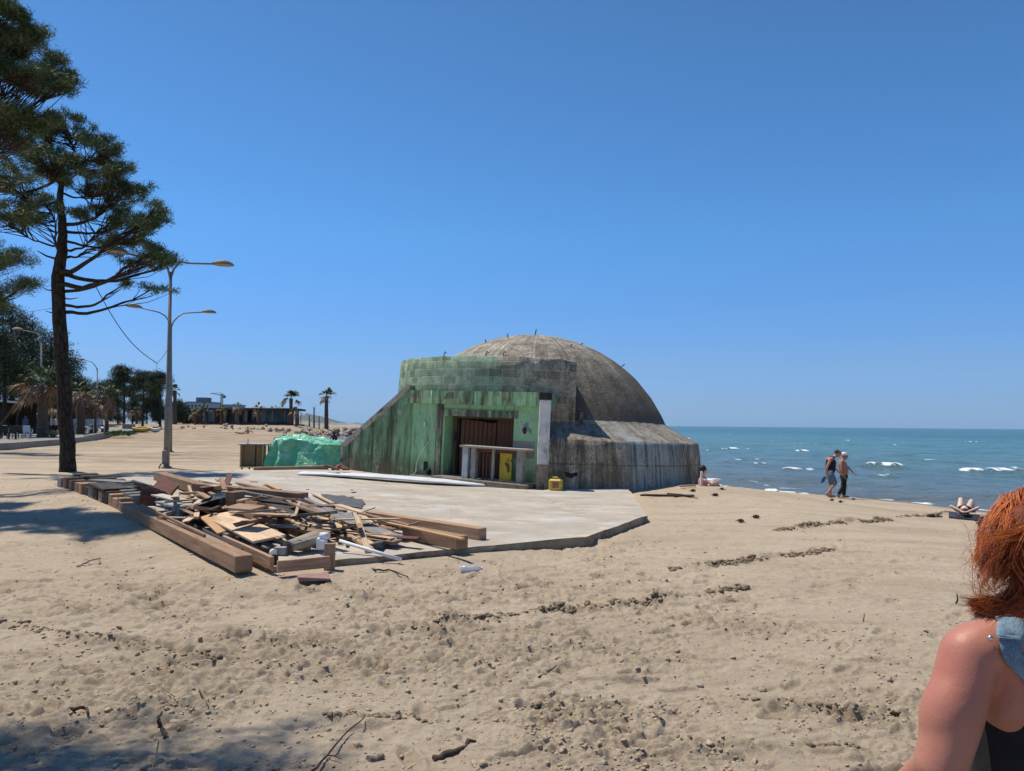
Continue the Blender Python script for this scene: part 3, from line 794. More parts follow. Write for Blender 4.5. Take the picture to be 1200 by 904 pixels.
def block_wall():
    n = 150; a0, a1 = R(-205), R(-76.6); vs = []; prof_o = [(4.76, 2.40), (4.74, 2.9), (4.72, 3.4), (4.70, 3.84)]
    m = len(prof_o) + 3
    for k in range(n + 1):
        t = a0 + (a1 - a0) * k / n
        top = 3.85 + 0.025 * mnoise.noise(Vector((t * 14, 0, 3))) - (0.045 if mnoise.noise(Vector((t*7, 5, 1))) > .28 else 0)
        zb = 1.92 if t > R(-92.5) else 2.40
        pr = [(4.76, zb)] + prof_o[1:-1] + [(4.70, top - .015), (4.67, top), (3.2, top + .03), (3.2, zb)]
        for (r_, z) in pr:
            j = .010 * mnoise.noise(Vector((t*20, z*4, 0))); vs.append((math.cos(t)*(r_+j), math.sin(t)*(r_+j), z))
    m = len(prof_o) + 3
    fs = [(k*m+i, (k+1)*m+i, (k+1)*m+(i+1) % m, k*m+(i+1) % m) for k in range(n) for i in range(m)]
    mb.add(vs, fs, None, True)
    mb.add([vs[i] for i in range(m)], [tuple(range(m))]); mb.add([vs[n*m+i] for i in range(m)], [tuple(reversed(range(m)))])
block_wall()
mb.build('block_wall', block_material(), bunker)

# --- entrance: green painted walls
def green_material(name, fade=0.0, dirt=0.5, bright=1.0):
    t = NT(name, 0.85, 0.25); v = t.coord('Object'); z = t.n('SeparateXYZ'); tc = t.n('TexCoord'); t.l(tc.outputs['Object'], z.inputs[0])
    b = bright
    c = t.ramp(t.noise(v, 1.9, 8, .65), [(0.3, (0.25*b, 0.45*b, 0.235*b)), (0.55, (0.32*b, 0.56*b, 0.295*b)), (0.75, (0.42*b, 0.62*b, 0.37*b))])
    pe = t.ramp(t.noise(t.coord('Object', (1, 1, .8), (3, 1, 2)), 1.5, 9, .72), [(0.60 - fade, 0.0), (0.64 - fade, 0.9)])
    c = t.mix(pe, c, (0.52, 0.48, 0.32))
    pe2 = t.ramp(t.noise(t.coord('Object', (1, 1, .7), (9, 4, 5)), 3.1, 9, .75), [(0.60 - fade * .6, 0.0), (0.66 - fade * .6, 0.85)])
    c = t.mix(pe2, c, (0.19, 0.17, 0.12))
    st = t.ramp(t.noise(t.coord('Object', (2.6, 2.6, .28), (1, 7, 3)), 1.7, 9, .75), [(0.62 - dirt * .25, 0.0), (0.74 - dirt * .2, 0.9)])
    c = t.mix(st, c, (0.062, 0.055, 0.04))
    low = t.math('MULTIPLY', t.math('SUBTRACT', 0.85, z.outputs['Z']), 1.6, True)
    lm = t.math('MULTIPLY', low, t.ramp(t.noise(v, 2.6, 7, .7), [(0.36, 0.0), (0.55, 0.9)]))
    c = t.mix(lm, c, (0.11, 0.09, 0.062))
    t.base(c)
    h = t.mix(0.6, t.noise(v, 9, 9, .75), t.noise(v, 40, 6, .7))
    bb = t.bump(pe, -.4, .01); t.normal(t.bump(h, .5, .025, bb))
    return t.m
M_gfac = green_material('green_wall_paint', 0.0, 0.25)
M_gwing = green_material('green_wing_paint', 0.05, 0.72, 0.66)
M_glint = green_material('green_lintel_paint', 0.06, 0.75, 0.95)
M_gstain = green_material('stained_beam_paint', 0.12, 0.95, 0.8)
def fbox(mb, s0, s1, d0, d1, z0, z1):
    q = [F(s0,d0,z0),F(s1,d0,z0),F(s1,d1,z0),F(s0,d1,z0),F(s0,d0,z1),F(s1,d0,z1),F(s1,d1,z1),F(s0,d1,z1)]
    mb.add(q, [(0,1,2,3),(4,7,6,5),(0,4,5,1),(1,5,6,2),(2,6,7,3),(3,7,4,0)])
DS0, DS1 = 1.02, 3.50                                   # door recess along the facade
mb = MB(); fbox(mb, DS1, 4.80, 0, .30, -.5, 2.40); fbox(mb, DS0, DS1, 0, .30, 2.06, 2.40); fbox(mb, .16, DS0, 0, .30, -.5, 2.40)
fbox(mb, DS1, DS1 + .2, .30, .75, -.3, 2.40); fbox(mb, DS0 - .2, DS0, .30, .75, -.3, 2.40); fbox(mb, DS0, DS1, .30, .80, 2.09, 2.40)
mb.build('front_wall', M_gfac, bunker)
mb = MB(); fbox(mb, DS0 - .12, DS1 + .10, -.05, .0, 2.05, 2.25); mb.build('stained_beam', M_gstain, bunker)
mb = MB(); fbox(mb, .14, 4.93, -.14, .9, 2.40, 2.80); mb.build('lintel', M_glint, bunker)
mb = MB(); fbox(mb, 3.58, 3.80, -.045, -.002, -.4, 2.39); mb.build('pilaster', green_material('pilaster_paint', .2, 1.0, .75), bunker)
# wing wall sloping down to the left
mb = MB()
outl = [(4.80, -.5), (7.70, -.5), (7.70, .93), (7.55, 1.02), (5.02, 2.84), (4.93, 2.90), (4.80, 2.40)]
a = [F(s, -.03, z) for s, z in outl]; mb.prism(a, FN * -.34); mb.build('wing_wall', M_gwing, bunker)
M_cap = simple('wing_cap_concrete', (.33,.30,.24), (.48,.44,.36), 5, .9, .5, .02, over=[((.09,.08,.065), 3, (1,1,1), .5, .65)])
mb = MB()
capo = [(7.72, -.5), (7.80, -.5), (7.80, .98), (7.62, 1.10), (5.02, 2.97), (4.94, 2.97), (4.97, 2.79), (7.52, .95), (7.68, .86)]
mb.prism([F(s, -.05, z) for s, z in capo], FN * -.38); mb.build('wing_coping', M_cap, bunker)
# right pillar: the end of the right wing
M_pil = simple('pillar_plaster', (.50,.49,.45), (.74,.73,.68), 4, .9, .6, .03, over=[((.10,.085,.07), 2.2, (3,3,.8), .56, .68), ((.26,.20,.14), 1.4, (1,1,1), .58, .70)])
M_pil2 = simple('pillar_bare_concrete', (.19,.145,.095), (.38,.31,.225), 5, .92, .8, .04, over=[((.05,.042,.032), 4, (2,2,.6), .5, .66)])
mb = MB(); mb.box(P0 + Vector((-.02, -.05, 1.70)), (.31, .36, 1.78)); mb.build('pillar_upper', M_pil, bunker, bevel=.015)
mb = MB(); mb.box(P0 + Vector((-.02, -.05, .20)), (.34, .40, 1.24)); mb.build('pillar_foot', M_pil2, bunker, bevel=.02)
mb = MB(); mb.box(P0 + Vector((-.02, -.02, 2.70)), (.36, .46, .22)); mb.build('pillar_cap', simple('pillar_cap_black', (.02,.02,.02), (.06,.055,.05), 6, .9), bunker, bevel=.02)
mb = MB(); mb.prism([P0 + Vector((-.13, .14, -.4)), P0 + Vector((.14, .14, -.4)), P0 + Vector((.14, .14, 2.6)), P0 + Vector((-.13, .14, 2.6))], (0.02, 1.2, 0)); mb.build('side_wall', M_pil2, bunker)
# bare grey plaster patch on the right panel, wall hole
mb = MB(); fbox(mb, .30, DS0 - .02, -.012, -.001, .95, 1.42); mb.build('bare_plaster', simple('bare_plaster_grey', (.20,.19,.17), (.33,.32,.29), 5, .9, .6, .02), bunker)
mb = MB(); fbox(mb, .42, .80, -.008, -.001, 1.62, 1.98); mb.build('peeling_patch', simple('peeling_paint', (.13,.27,.18), (.44,.46,.40), 5, .9, .5, lo=.42, hi=.55), bunker)
mb = MB(); mb.ell(F(.62, -.005, 1.72), (.085, .03, .10), 12, 8); mb.build('wall_hole', simple('hole_rust', (.02,.012,.01), (.09,.04,.025), 9), bunker)
mb = MB(); mb.box(F(4.25, -.04, 1.75), (.07, .05, .16)); mb.tube([F(4.25, -.05, 1.8), F(4.25, -.1, 1.86)], .02); mb.build('wall_lamp_stub', simple('stub_white', (.5,.5,.48), (.7,.7,.68), 8), bunker)
mb = MB(); fbox(mb, 4.08, 4.24, -.012, -.001, .34, .62); mb.ell(F(4.0, -.05, .32), (.09,.06,.1), 8, 6); mb.build('cable_hole', simple('hole_dark', (.012,.011,.01), (.03,.03,.028), 9), bunker)
# floor of the recess, a low dirty step
M_step = simple('step_rubble', (.13,.11,.085), (.26,.23,.185), 6, .95, .9, .05)
mb = MB(); fbox(mb, .12, 3.46, -.62, .80, -.3, .27); fbox(mb, 3.47, 4.6, -.28, -.05, -.3, .20)
mb.build('entrance_step', M_step, bunker, bevel=.03)
# dark wall behind the doors
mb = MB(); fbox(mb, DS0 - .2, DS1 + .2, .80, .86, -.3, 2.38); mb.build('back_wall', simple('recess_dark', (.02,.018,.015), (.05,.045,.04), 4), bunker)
# doors: brown boards
def wood_mat(name, c1, c2, grain=26, rough=.8, bump=.4, streak=(.05,.04,.03), amt=.5, rnd=True, knots=True):
    t = NT(name, rough, .25); tc = t.n('TexCoord'); mp = t.n('Mapping'); mp.inputs['Scale'].default_value = (1.6, grain, 1)
    out = tc.outputs['UV']
    if rnd:
        oi = t.n('ObjectInfo'); cbn = t.n('CombineXYZ'); t.l(t.math('MULTIPLY', oi.outputs['Random'], 31.0), cbn.inputs[0]); t.l(t.math('MULTIPLY', oi.outputs['Random'], 7.3), cbn.inputs[1])
        ad = t.n('VectorMath', operation='ADD'); t.l(out, ad.inputs[0]); t.l(cbn.outputs[0], ad.inputs[1]); out = ad.outputs[0]
    t.l(out, mp.inputs['Vector']); v = mp.outputs[0]
    n1 = t.noise(v, 1.0, 9, .65, .6); c = t.ramp(n1, [(0.30, c1), (0.68, c2)])
    n2 = t.noise(t.coord('UV', (.7, 4, 1), (3, 2, 0)), 2.2, 6, .7)
    c = t.mix(t.ramp(n2, [(0.52, 0.0), (0.70, amt)]), c, streak)
    if rnd:
        br = t.math('MULTIPLY_ADD', oi.outputs['Random'], .55); br.node.inputs[2].default_value = .72
        hs = t.n('HueSaturation'); t.l(br, hs.inputs['Value']); t.l(c, hs.inputs['Color']); c = hs.outputs[0]
    t.base(c); t.normal(t.bump(n1, bump, .008)); return t.m
M_door = wood_mat('door_brown_wood', (.075,.034,.020), (.165,.080,.050), 30, .75, .5, (.035,.02,.014), .6, False)
def door_leaf(s0, s1, d0, d1, ztop, nb, slump=0.0):
    mb = MB(); w = 1.0 / nb
    for k in range(nb):
        a = k / nb + .006; b = (k + 1) / nb - .006; m = (a + b) / 2
        sm = s0 + (s1 - s0) * m; dm = d0 + (d1 - d0) * m
        zt = ztop - slump * m + rr.uniform(-.012, .012)
        mb.bar(F(sm, dm, .30), F(sm, dm, zt), abs(s1 - s0) / nb - .012, .035, 0, up=tuple(FN))
    return mb
mb = door_leaf(3.22, 2.02, .45, .62, 1.98, 8, .10)
mb.bar(F(3.2, .50, .6), F(2.05, .67, .6), .12, .03, 0); mb.bar(F(3.2, .50, 1.6), F(2.05, .67, 1.6), .12, .03, 0)
lf = mb.build('door_leaf', M_door, bunker)
mb = door_leaf(1.98, 1.10, .60, .52, 2.03, 6, 0)
lf2 = mb.build('door_leaf', M_door, bunker)
mb = MB(); mb.bar(F(3.38, .42, .25), F(3.38, .42, 2.06), .12, .12, up=tuple(FN)); mb.bar(F(3.44, .42, 2.03), F(1.05, .42, 2.03), .07, .07)
mb.build('door_frame', wood_mat('frame_wood', (.05,.035,.022), (.13,.10,.07), 20, .8, .5, rnd=False), bunker)
mb = MB(); mb.box(F(3.34, .35, 1.42), (.08, .06, .3)); mb.build('door_hinge', simple('hinge_black', (.01,.01,.01), (.03,.025,.02), 9), bunker)
# reinforcement hooks left in the concrete
M_rebar = simple('rusty_bar', (.045,.03,.022), (.11,.06,.04), 14, .9)
for (ang, r_, hgt) in [(-94, .6, .22), (-128, 1.6, .17), (-150, 2.0, .12), (-40, 1.95, .10), (-14, 3.05, .14), (-62, 2.3, .12)]:
    z = math.sqrt(RS**2 - r_**2) - .04; a = R(ang); mb = MB()
    p = Vector((math.cos(a)*r_, math.sin(a)*r_, z)); nrm = (p - Vector((0,0,0))).normalized()
    mb.tube([p, p + nrm*hgt*.6, p + nrm*hgt + Vector((.03, 0, .0))], .018, 6); mb.build('rebar_hook', M_rebar, bunker)
for ang in (-104, -111, -131):
    a = R(ang); p = Vector((math.cos(a)*4.45, math.sin(a)*4.45, 3.84)); mb = MB()
    mb.tube([p, p + Vector((.01, 0, .12)), p + Vector((.03, .02, .19)), p + Vector((.07, .02, .14))], .016, 6); mb.build('rebar_hook', M_rebar, bunker)
mb = MB(); a = R(-74.3)                                   # jagged stump where the block wall breaks off
mb.tube([Vector((math.cos(a)*4.72, math.sin(a)*4.72, 2.0)), Vector((math.cos(a)*4.74, math.sin(a)*4.74, 2.35))], [.09, .02], 6)
mb.build('broken_stump', M_pil2, bunker)
mb = MB(); mb.tube([F(7.2, .0, 1.25) + Vector((.15*math.cos(t), 0, .13*math.sin(t) + .12)) for t in np.linspace(-.6, 3.7, 12)], .016, 6); mb.build('rebar_loop', M_rebar, bunker)
# thin white cable trailing down the wall
mb = MB(); mb.tube([F(3.95, -.16, 2.80), F(3.93, -.18, 2.3), F(3.88, -.10, 1.7), F(3.98, -.08, 1.3), F(4.3, -.08, .9), F(4.45, -.10, .55), F(4.42, -.14, .30), F(4.38, -.3, .22)], .012, 6)
mb.build('hanging_cable', simple('cable_white', (.45,.46,.42), (.6,.6,.55), 5), bunker)

def bw(p):                                                # bunker space -> world
    return BC + Matrix.Rotation(R(2.1), 3, 'Y') @ p
# ------------------------------------------------------------------ makeshift bar counter in front of the door
cnt = empty('bar_counter', bw(F(1.6, -.35, .27)), 0, 'rough makeshift counter with plank top on short posts before the brown door', 'counter')
cO = Vector(cnt.location)
def cpart(mb, name, mat): return mb.build(name, mat, cnt, None, cO, .004)
mb = MB(); mb.bar(bw(F(2.48, -.36, 1.19)), bw(F(.22, -.36, 1.19)), .42, .055); cpart(mb, 'counter_top', wood_mat('counter_grey_wood', (.24,.21,.17), (.42,.38,.32), 22, .85, .5, (.10,.08,.06), .5, False))
M_post = simple('post_bluish_paint', (.30,.34,.36), (.50,.53,.53), 5, .9, .5, over=[((.17,.12,.08), 3, (1,1,.5), .55, .68)])
M_postc = simple('post_concrete', (.22,.20,.165), (.38,.355,.31), 5, .9, .6, over=[((.10,.085,.06), 3, (1,1,.5), .55, .68)])
for s, w_, m_ in ((2.36, .20, M_post), (2.08, .17, M_postc), (1.42, .08, M_postc), (.50, .20, M_postc)):
    mb = MB(); mb.bar(bw(F(s, -.36, .22)), bw(F(s, -.36, 1.16)), w_, w_*.8, up=tuple(FN)); cpart(mb, 'post', m_)
mb = MB(); mb.bar(bw(F(2.3, -.30, 1.10)), bw(F(.5, -.30, 1.10)), .05, .09); cpart(mb, 'rail', M_door)
M_yel = simple('yellow_board', (.42,.30,.02), (.56,.41,.04), 3, .6, .2, over=[((.06,.05,.03), 2.2, (1,1,1.2), .56, .62)])
mb = MB(); mb.bar(bw(F(1.06, -.26, .30)), bw(F(1.06, -.26, 1.13)), .40, .03, up=tuple(FN)); cpart(mb, 'yellow_panel', M_yel)
for s in (1.8, 1.68, 1.55):
    mb = MB(); mb.bar(bw(F(s, -.28, .25)), bw(F(s + .02, -.28, 1.0)), .05, .04, up=tuple(FN)); cpart(mb, 'slat', M_door)
# ================================================================== SCRAP TIMBER AND DEBRIS ON THE FLOOR
W_tan = wood_mat('sawn_tan_timber', (.22,.125,.072), (.39,.255,.160), 14, .85, .4, (.14,.085,.05), .55)
W_pale = wood_mat('pale_planed_timber', (.36,.24,.145), (.58,.43,.29), 16, .85, .35, (.30,.18,.10), .4)
W_orange = wood_mat('orange_timber', (.40,.22,.10), (.56,.35,.19), 14, .8, .3, (.25,.13,.06), .4)
W_grey = wood_mat('weathered_grey_timber', (.12,.115,.11), (.26,.25,.24), 22, .9, .5, (.06,.055,.05), .5)
W_dark = wood_mat('dark_timber', (.035,.028,.022), (.085,.068,.055), 18, .85, .5, (.02,.016,.013), .5)
W_red = wood_mat('reddish_timber', (.085,.032,.022), (.17,.070,.047), 20, .75, .4, (.05,.022,.016), .5)
W_bleach = wood_mat('bleached_timber', (.40,.34,.27), (.62,.56,.48), 22, .9, .4, (.26,.19,.13), .45)
M_black = simple('black_sheet', (.010,.010,.011), (.030,.030,.032), 5, .45, .5, .03, spec=.5)
M_felt = simple('roofing_felt', (.055,.058,.062), (.115,.12,.125), 9, .9, .6, .02)
M_white = simple('white_plastic', (.62,.63,.63), (.78,.79,.79), 5, .45, .1)
M_gblock = simple('grey_block', (.24,.245,.24), (.36,.365,.36), 9, .9, .5)
M_mat = simple('rolled_vinyl', (.24,.20,.15), (.40,.35,.27), 3, .7, .4, stretch=(1,1,3))
rd = random.Random(12)

def P(p):
    return onS(p[0], p[1], p[2] if len(p) > 2 else 0)
def stick(name, label, cat, p0, p1, w, h, mat, group=None, roll=0.0, segs=1, jit=0.0, taper=1.0, bevel=.004, world=False):
    a = Vector(p0) if world else P(p0); b = Vector(p1) if world else P(p1)
    mb = MB(); mb.bar(a, b, w, h, roll, (0, 0, 1), segs, jit, rd, taper)
    o = mb.build(name, mat, None, None, (a + b) / 2 - Vector((0, 0, h / 2)), bevel)
    return tag(o, label, cat, group)

# the two long edge timbers
stick('timber_beam', 'long tan beam along the near left edge of the debris heap, its dark end overhanging the sand', 'beam', (146, 594, -.02), (286, 661, .05), .21, .20, W_tan, 'large sawn timbers around the debris heap', bevel=.008)
stick('timber_beam', 'long pale beam with grey weathered top at the far left edge of the concrete floor', 'beam', (186, 558, .10), (233, 572, .16), .24, .22, W_tan, 'large sawn timbers around the debris heap', bevel=.008)
stick('timber_beam', 'long slim light topped beam lying highest across the back of the debris heap', 'beam', (231, 570, .30), (356, 582, .36), .24, .13, W_tan, 'large sawn timbers around the debris heap', bevel=.006)
stick('timber_beam', 'long square beam at the right of the heap reaching farthest over the bare floor', 'beam', (432, 605, .11), (566, 626, .09), .17, .18, W_tan, 'large sawn timbers around the debris heap', bevel=.008)
stick('timber_beam', 'short thick beam overhanging the floor edge in front of the longer square beam', 'beam', (478, 624, .10), (542, 636, .09), .22, .18, W_tan, 'large sawn timbers around the debris heap', bevel=.008)
stick('edge_board', 'upright edging board on the near left corner of the floor beside the long tan beam', 'board', (262, 634, .08), (319, 660, .06), .05, .15, W_tan, bevel=.004)
stick('edge_board', 'upright edging board along the front corner of the floor under the white pipe fitting', 'board', (325, 664, .04), (386, 658, .04), .05, .13, W_tan, bevel=.004)
q = P((319, 661, 0)); stick('corner_post', 'short dark square post at the near corner between the two edging boards', 'post', q + Vector((.03,0,-.2)), q + Vector((.03,0,.12)), .07, .07, W_dark, world=True)
q = P((386, 660, 0)); stick('upright_stump', 'upright tan stump standing beside the white pipe fitting at the floor edge', 'post', q + Vector((0,0,-.10)), q + Vector((0,.02,.24)), .12, .09, W_tan, world=True)
q = P((334, 664, -.1)); mb = MB()
for k in range(7): mb.bar(q + Vector((-.10,-.06 + k*.012,-.06+k*.022)), q + Vector((.14,-.05+k*.01,-.05+k*.016)), .05, .025)
tag(mb.build('splintered_stump', W_orange, None, None, q), 'splintered orange wood end poking out at the front corner', 'stump')

# the row of short blocks that continues the long beam to the back
for i in range(13):
    u = i / 12.0
    px, py = 77 + (150 - 77) * u ** .92, 566 + (592 - 566) * u ** 1.10
    q = P((px, py, 0)); d = (P((150, 592)) - P((77, 566))).normalized(); sd = Vector((d.y, -d.x, 0))
    h = rd.uniform(.20, .27); w = rd.uniform(.26, .36)
    c = q + Vector((0, 0, h / 2 - .10)); mb = MB()
    rot = Matrix.Rotation(math.atan2(d.y, d.x) + rd.uniform(-.06, .06), 3, 'Z')
    mb.box(c, (w, rd.uniform(.28, .36), h), rot)
    tag(mb.build('timber_block', rd.choice([W_grey, W_tan, W_tan, W_dark]), None, None, c - Vector((0,0,h/2)), .012),
        'short weathered timber block in the row that continues the long tan beam towards the pine', 'block', 'short blocks edging the floor on the left')
for i in range(7):
    u = i / 6.0; q = P((100 + 62 * u, 562 + 15 * u, 0)); h = .15; mb = MB()
    c = q + Vector((0, 0, h / 2)); rot = Matrix.Rotation(R(-52) + rd.uniform(-.08, .08), 3, 'Z')
    mb.box(c, (.42, .55, h), rot)
    tag(mb.build('timber_block', W_dark, None, None, c - Vector((0,0,h/2)), .012), 'dark shaded timber block in the inner row behind the edging blocks', 'block', 'inner row of dark blocks')
for i, (px, py) in enumerate([(146, 575), (152, 578), (158, 581), (163, 584)]):
    q = P((px, py, .12)); mb = MB(); mb.box(q - Vector((0, 0, .03)), (.22, .34, .20), Matrix.Rotation(R(-40), 3, 'Z'))
    tag(mb.build('timber_block', W_grey, None, None, q - Vector((0,0,.13)), .012), 'grey upright timber block in the short row behind the reddish board', 'block', 'grey upright blocks behind the reddish board')
stick('dark_board', 'dark flat board lying across the inner blocks near the pine trunk', 'board', (118, 567, .19), (137, 574, .19), .5, .05, W_dark)
stick('grey_board', 'flat grey board lying beyond the dark board near the pine trunk', 'board', (110, 563, .16), (152, 566, .16), .35, .05, W_grey)
stick('grey_board', 'pale grey board lying flat in front of the corrugated dark sheet', 'board', (128, 579, .05), (158, 588, .05), .4, .04, W_bleach)
# corrugated dark sheet leaning
q0, q1 = P((160, 566, .34)), P((196, 580, .08)); sd = (P((203, 574, .22)) - P((190, 570, .25))); mb = MB(); n = 40; vs = []
for i in range(n + 1):
    u = i / n; c = q0.lerp(q1, u)
    for k in (0, 1): vs.append(c + sd * (1.4 * k - .5) + Vector((0, 0, .045 * math.sin(u * 34))))
mb.add(vs, [(2*i, 2*i+1, 2*i+3, 2*i+2) for i in range(n)], [[(i/n, 0), (i/n, 1), ((i+1)/n, 1), ((i+1)/n, 0)] for i in range(n)], True)
o = mb.build('corrugated_sheet', M_felt, None, None, q0.lerp(q1, .5)); sm_ = o.modifiers.new('thick', 'SOLIDIFY'); sm_.thickness = .015
tag(o, 'dark grey corrugated sheet leaning over timber at the far left of the heap', 'sheet')
stick('curved_board', 'dark reddish brown board tilted behind the corrugated sheet', 'board', (184, 566, .20), (204, 576, .20), .28, .04, W_red, roll=.9)
q = P((172, 593, 0)); mb = MB(); mb.box(q + Vector((0, .05, .17)), (.29, .045, .34), Matrix.Rotation(.25, 3, 'Z') @ Matrix.Rotation(-.12, 3, 'X'))
tag(mb.build('upright_board', W_red, None, None, q, .004), 'small reddish brown board standing upright near the left end of the long beam', 'board')

# black plastic sheet heaped over boxes
def cloth(name, label, cat, pts_grid, mat, thick=.006, seed=1, amp=.04, group=None, sub=8):
    """grid of world points (rows of points) turned into one crumpled sheet"""
    rows, cols = len(pts_grid), len(pts_grid[0]); vs = []; nu, nv = (rows-1)*sub, (cols-1)*sub
    for i in range(nu + 1):
        a = i / sub; i0 = min(int(a), rows - 2); fa = a - i0
        for j in range(nv + 1):
            b = j / sub; j0 = min(int(b), cols - 2); fb = b - j0
            fa2 = fa*fa*(3-2*fa); fb2 = fb*fb*(3-2*fb)
            p = pts_grid[i0][j0].lerp(pts_grid[i0][j0+1], fb2).lerp(pts_grid[i0+1][j0].lerp(pts_grid[i0+1][j0+1], fb2), fa2)
            n = mnoise.noise_vector(p * 5 + Vector((seed, 0, 0))) * amp + mnoise.noise_vector(p * 13 + Vector((0, seed, 0))) * amp * .4
            vs.append(p + n)
    fs = [(i*(nv+1)+j, (i+1)*(nv+1)+j, (i+1)*(nv+1)+j+1, i*(nv+1)+j+1) for i in range(nu) for j in range(nv)]
    mb = MB(); mb.add(vs, fs, None, True); c = sum(vs, Vector()) / len(vs); c.z = min(v.z for v in vs)
    o = mb.build(name, mat, None, None, c); m = o.modifiers.new('thick', 'SOLIDIFY'); m.thickness = thick
    return tag(o, label, cat, group)
cloth('plastic_sheet', 'black plastic sheet draped in a dark fold over the middle of the heap', 'sheet',
      [[P((208, 606, .02)), P((226, 606, .05)), P((250, 607, .04)), P((256, 604, .10))],
       [P((216, 598, .20)), P((232, 592, .34)), P((246, 588, .40)), P((258, 586, .42))],
       [P((232, 590, .34)), P((242, 584, .44)), P((256, 578, .46)), P((272, 577, .44))]], M_black, .008, 3, .035)
cloth('plastic_sheet', 'black sheet bunched low in front of the cut blocks', 'sheet',
      [[P((212, 614, .02)), P((226, 616, .02)), P((240, 615, .03))], [P((214, 608, .14)), P((226, 606, .19)), P((238, 607, .13))], [P((218, 604, .1)), P((228, 602, .15)), P((240, 602, .1))]], M_black, .008, 9, .03)
# chunky cut blocks
def block(label, px, py, dz, size, rz, mat, rx=0.0, name='cut_block', cat='block', group=None, ry=0.0):
    q = P((px, py, dz)); mb = MB(); rot = Matrix.Rotation(rz, 3, 'Z') @ Matrix.Rotation(rx, 3, 'X') @ Matrix.Rotation(ry, 3, 'Y')
    mb.box(q + Vector((0, 0, size[2] / 2)), size, rot)
    return tag(mb.build(name, mat, None, None, q, .006), label, cat, group)
block('broad tan block lying just right of the black plastic sheet', 263, 603, .10, (.30, .34, .26), -.5, W_tan)
block('tan block with a dark notch standing highest in the middle of the heap', 275, 604, .14, (.20, .24, .40), -.45, W_tan)
block('tall thin tan block right of the notched block', 285, 611, .10, (.12, .20, .36), -.4, W_tan, .1)
block('tan block tipped forward with its dark end facing the camera', 298, 616, .08, (.24, .30, .36), -.35, W_tan, -.35)
block('flat tan cover board lying over the cut blocks', 287, 596, .50, (.55, .28, .03), -.5, W_tan, .12, 'flat_board', 'board')
block('small orange block behind the black plastic sheet', 247, 582, .22, (.26, .30, .20), -.7, W_orange, .1)
block('reddish block behind the black plastic sheet beside the orange one', 242, 583, .24, (.18, .2, .2), -.7, W_red, .1)
block('pale block at the foot of the black plastic sheet', 210, 612, 0, (.12, .14, .20), -.3, W_bleach)
block('small grey concrete block near the front edge of the floor', 329, 650, .01, (.155, .10, .10), -.1, M_gblock, 0, 'concrete_block', 'block')
# broad planks in front
stick('broad_plank', 'broad orange plank tilted in the front of the heap', 'plank', (242, 605, .22), (263, 624, .12), .20, .035, W_orange, roll=.25)
o = stick('broad_plank', 'broad pale plank with a splintered near end in the front of the heap', 'plank', (256, 603, .22), (316, 632, .18), .44, .035, W_pale, roll=.12)
for k in range(6):
    stick('splintered_plank', 'thin pale slat of the splintered bundle at the end of the broad pale plank', 'plank', (283 + k*6, 613 + k*2.2, .17), (306 + k*5.0, 634.5 - k*1.4 + .6*k, .13 + .015*k), .045, .018, W_pale, 'splintered slats beside the broad plank', segs=3, jit=.008)
stick('dark_plank', 'short dark grey plank end beside the broad orange plank', 'plank', (258, 620, .08), (276, 627, .10), .26, .045, W_grey)
stick('rail', 'long grey weathered rail lying inside the long near beam', 'rail', (188, 605, .10), (262, 640, .12), .13, .05, W_grey)
stick('rail', 'long dark rail lying inside the weathered grey rail', 'rail', (204, 605, .05), (284, 646, .07), .07, .06, W_dark)
stick('rail', 'thin brown rail leaning on the inner side of the long near beam', 'rail', (166, 592, .20), (240, 628, .18), .03, .04, W_tan)
stick('broad_plank', 'bleached plank lying between the upright reddish board and the black sheet', 'plank', (190, 588, .16), (222, 600, .13), .26, .03, W_bleach)
stick('broad_plank', 'bleached plank behind the upright reddish board', 'plank', (184, 580, .20), (222, 589, .20), .24, .03, W_bleach)
stick('broad_plank', 'small pale plank leaning on the black sheet', 'plank', (214, 600, .12), (236, 586, .30), .13, .025, W_pale)
# right side bundle
stick('long_plank', 'long dark grey plank running from the heap down to its right end', 'plank', (352, 586, .30), (470, 634, .10), .20, .035, W_grey, roll=.3)
stick('round_pole', 'long light round pole lying in the right of the heap', 'pole', (358, 597, .24), (437, 645, .03), .07, .07, W_pale, bevel=.02)
stick('round_pole', 'thicker light pole beside the long round pole, farther right', 'pole', (366, 600, .24), (441, 641, .05), .085, .06, W_pale, bevel=.02)
stick('long_plank', 'broad dark plank with reddish end beneath the grey planks', 'plank', (303, 584, .22), (354, 604, .24), .30, .07, W_dark, roll=.1)
stick('long_plank', 'pale topped plank standing on edge behind the beige vinyl roll', 'plank', (304, 603, .14), (368, 628, .10), .06, .22, W_tan, roll=.12)
stick('thin_rod', 'thin dark rod lying level across the front of the heap', 'rod', (304, 615, .22), (424, 624, .20), .022, .022, W_dark)
stick('long_plank', 'pale plank reaching right along the square beam', 'plank', (396, 592, .14), (486, 620, .07), .13, .03, W_pale)
stick('long_plank', 'orange batten lying on top of the short thick beam', 'batten', (455, 613, .20), (543, 632, .205), .06, .025, W_orange)
stick('long_plank', 'tan batten beside the orange batten', 'batten', (420, 601, .17), (480, 616, .17), .07, .03, W_tan)
stick('thin_rod', 'thin stick crossing the pale plank at the right of the heap', 'stick', (418, 603, .12), (440, 595, .24), .025, .018, W_tan)
stick('thin_rod', 'crooked tan stick with a dark knob at the right of the heap', 'stick', (457, 622, .12), (492, 612, .22), .03, .03, W_tan, segs=3, jit=.01)
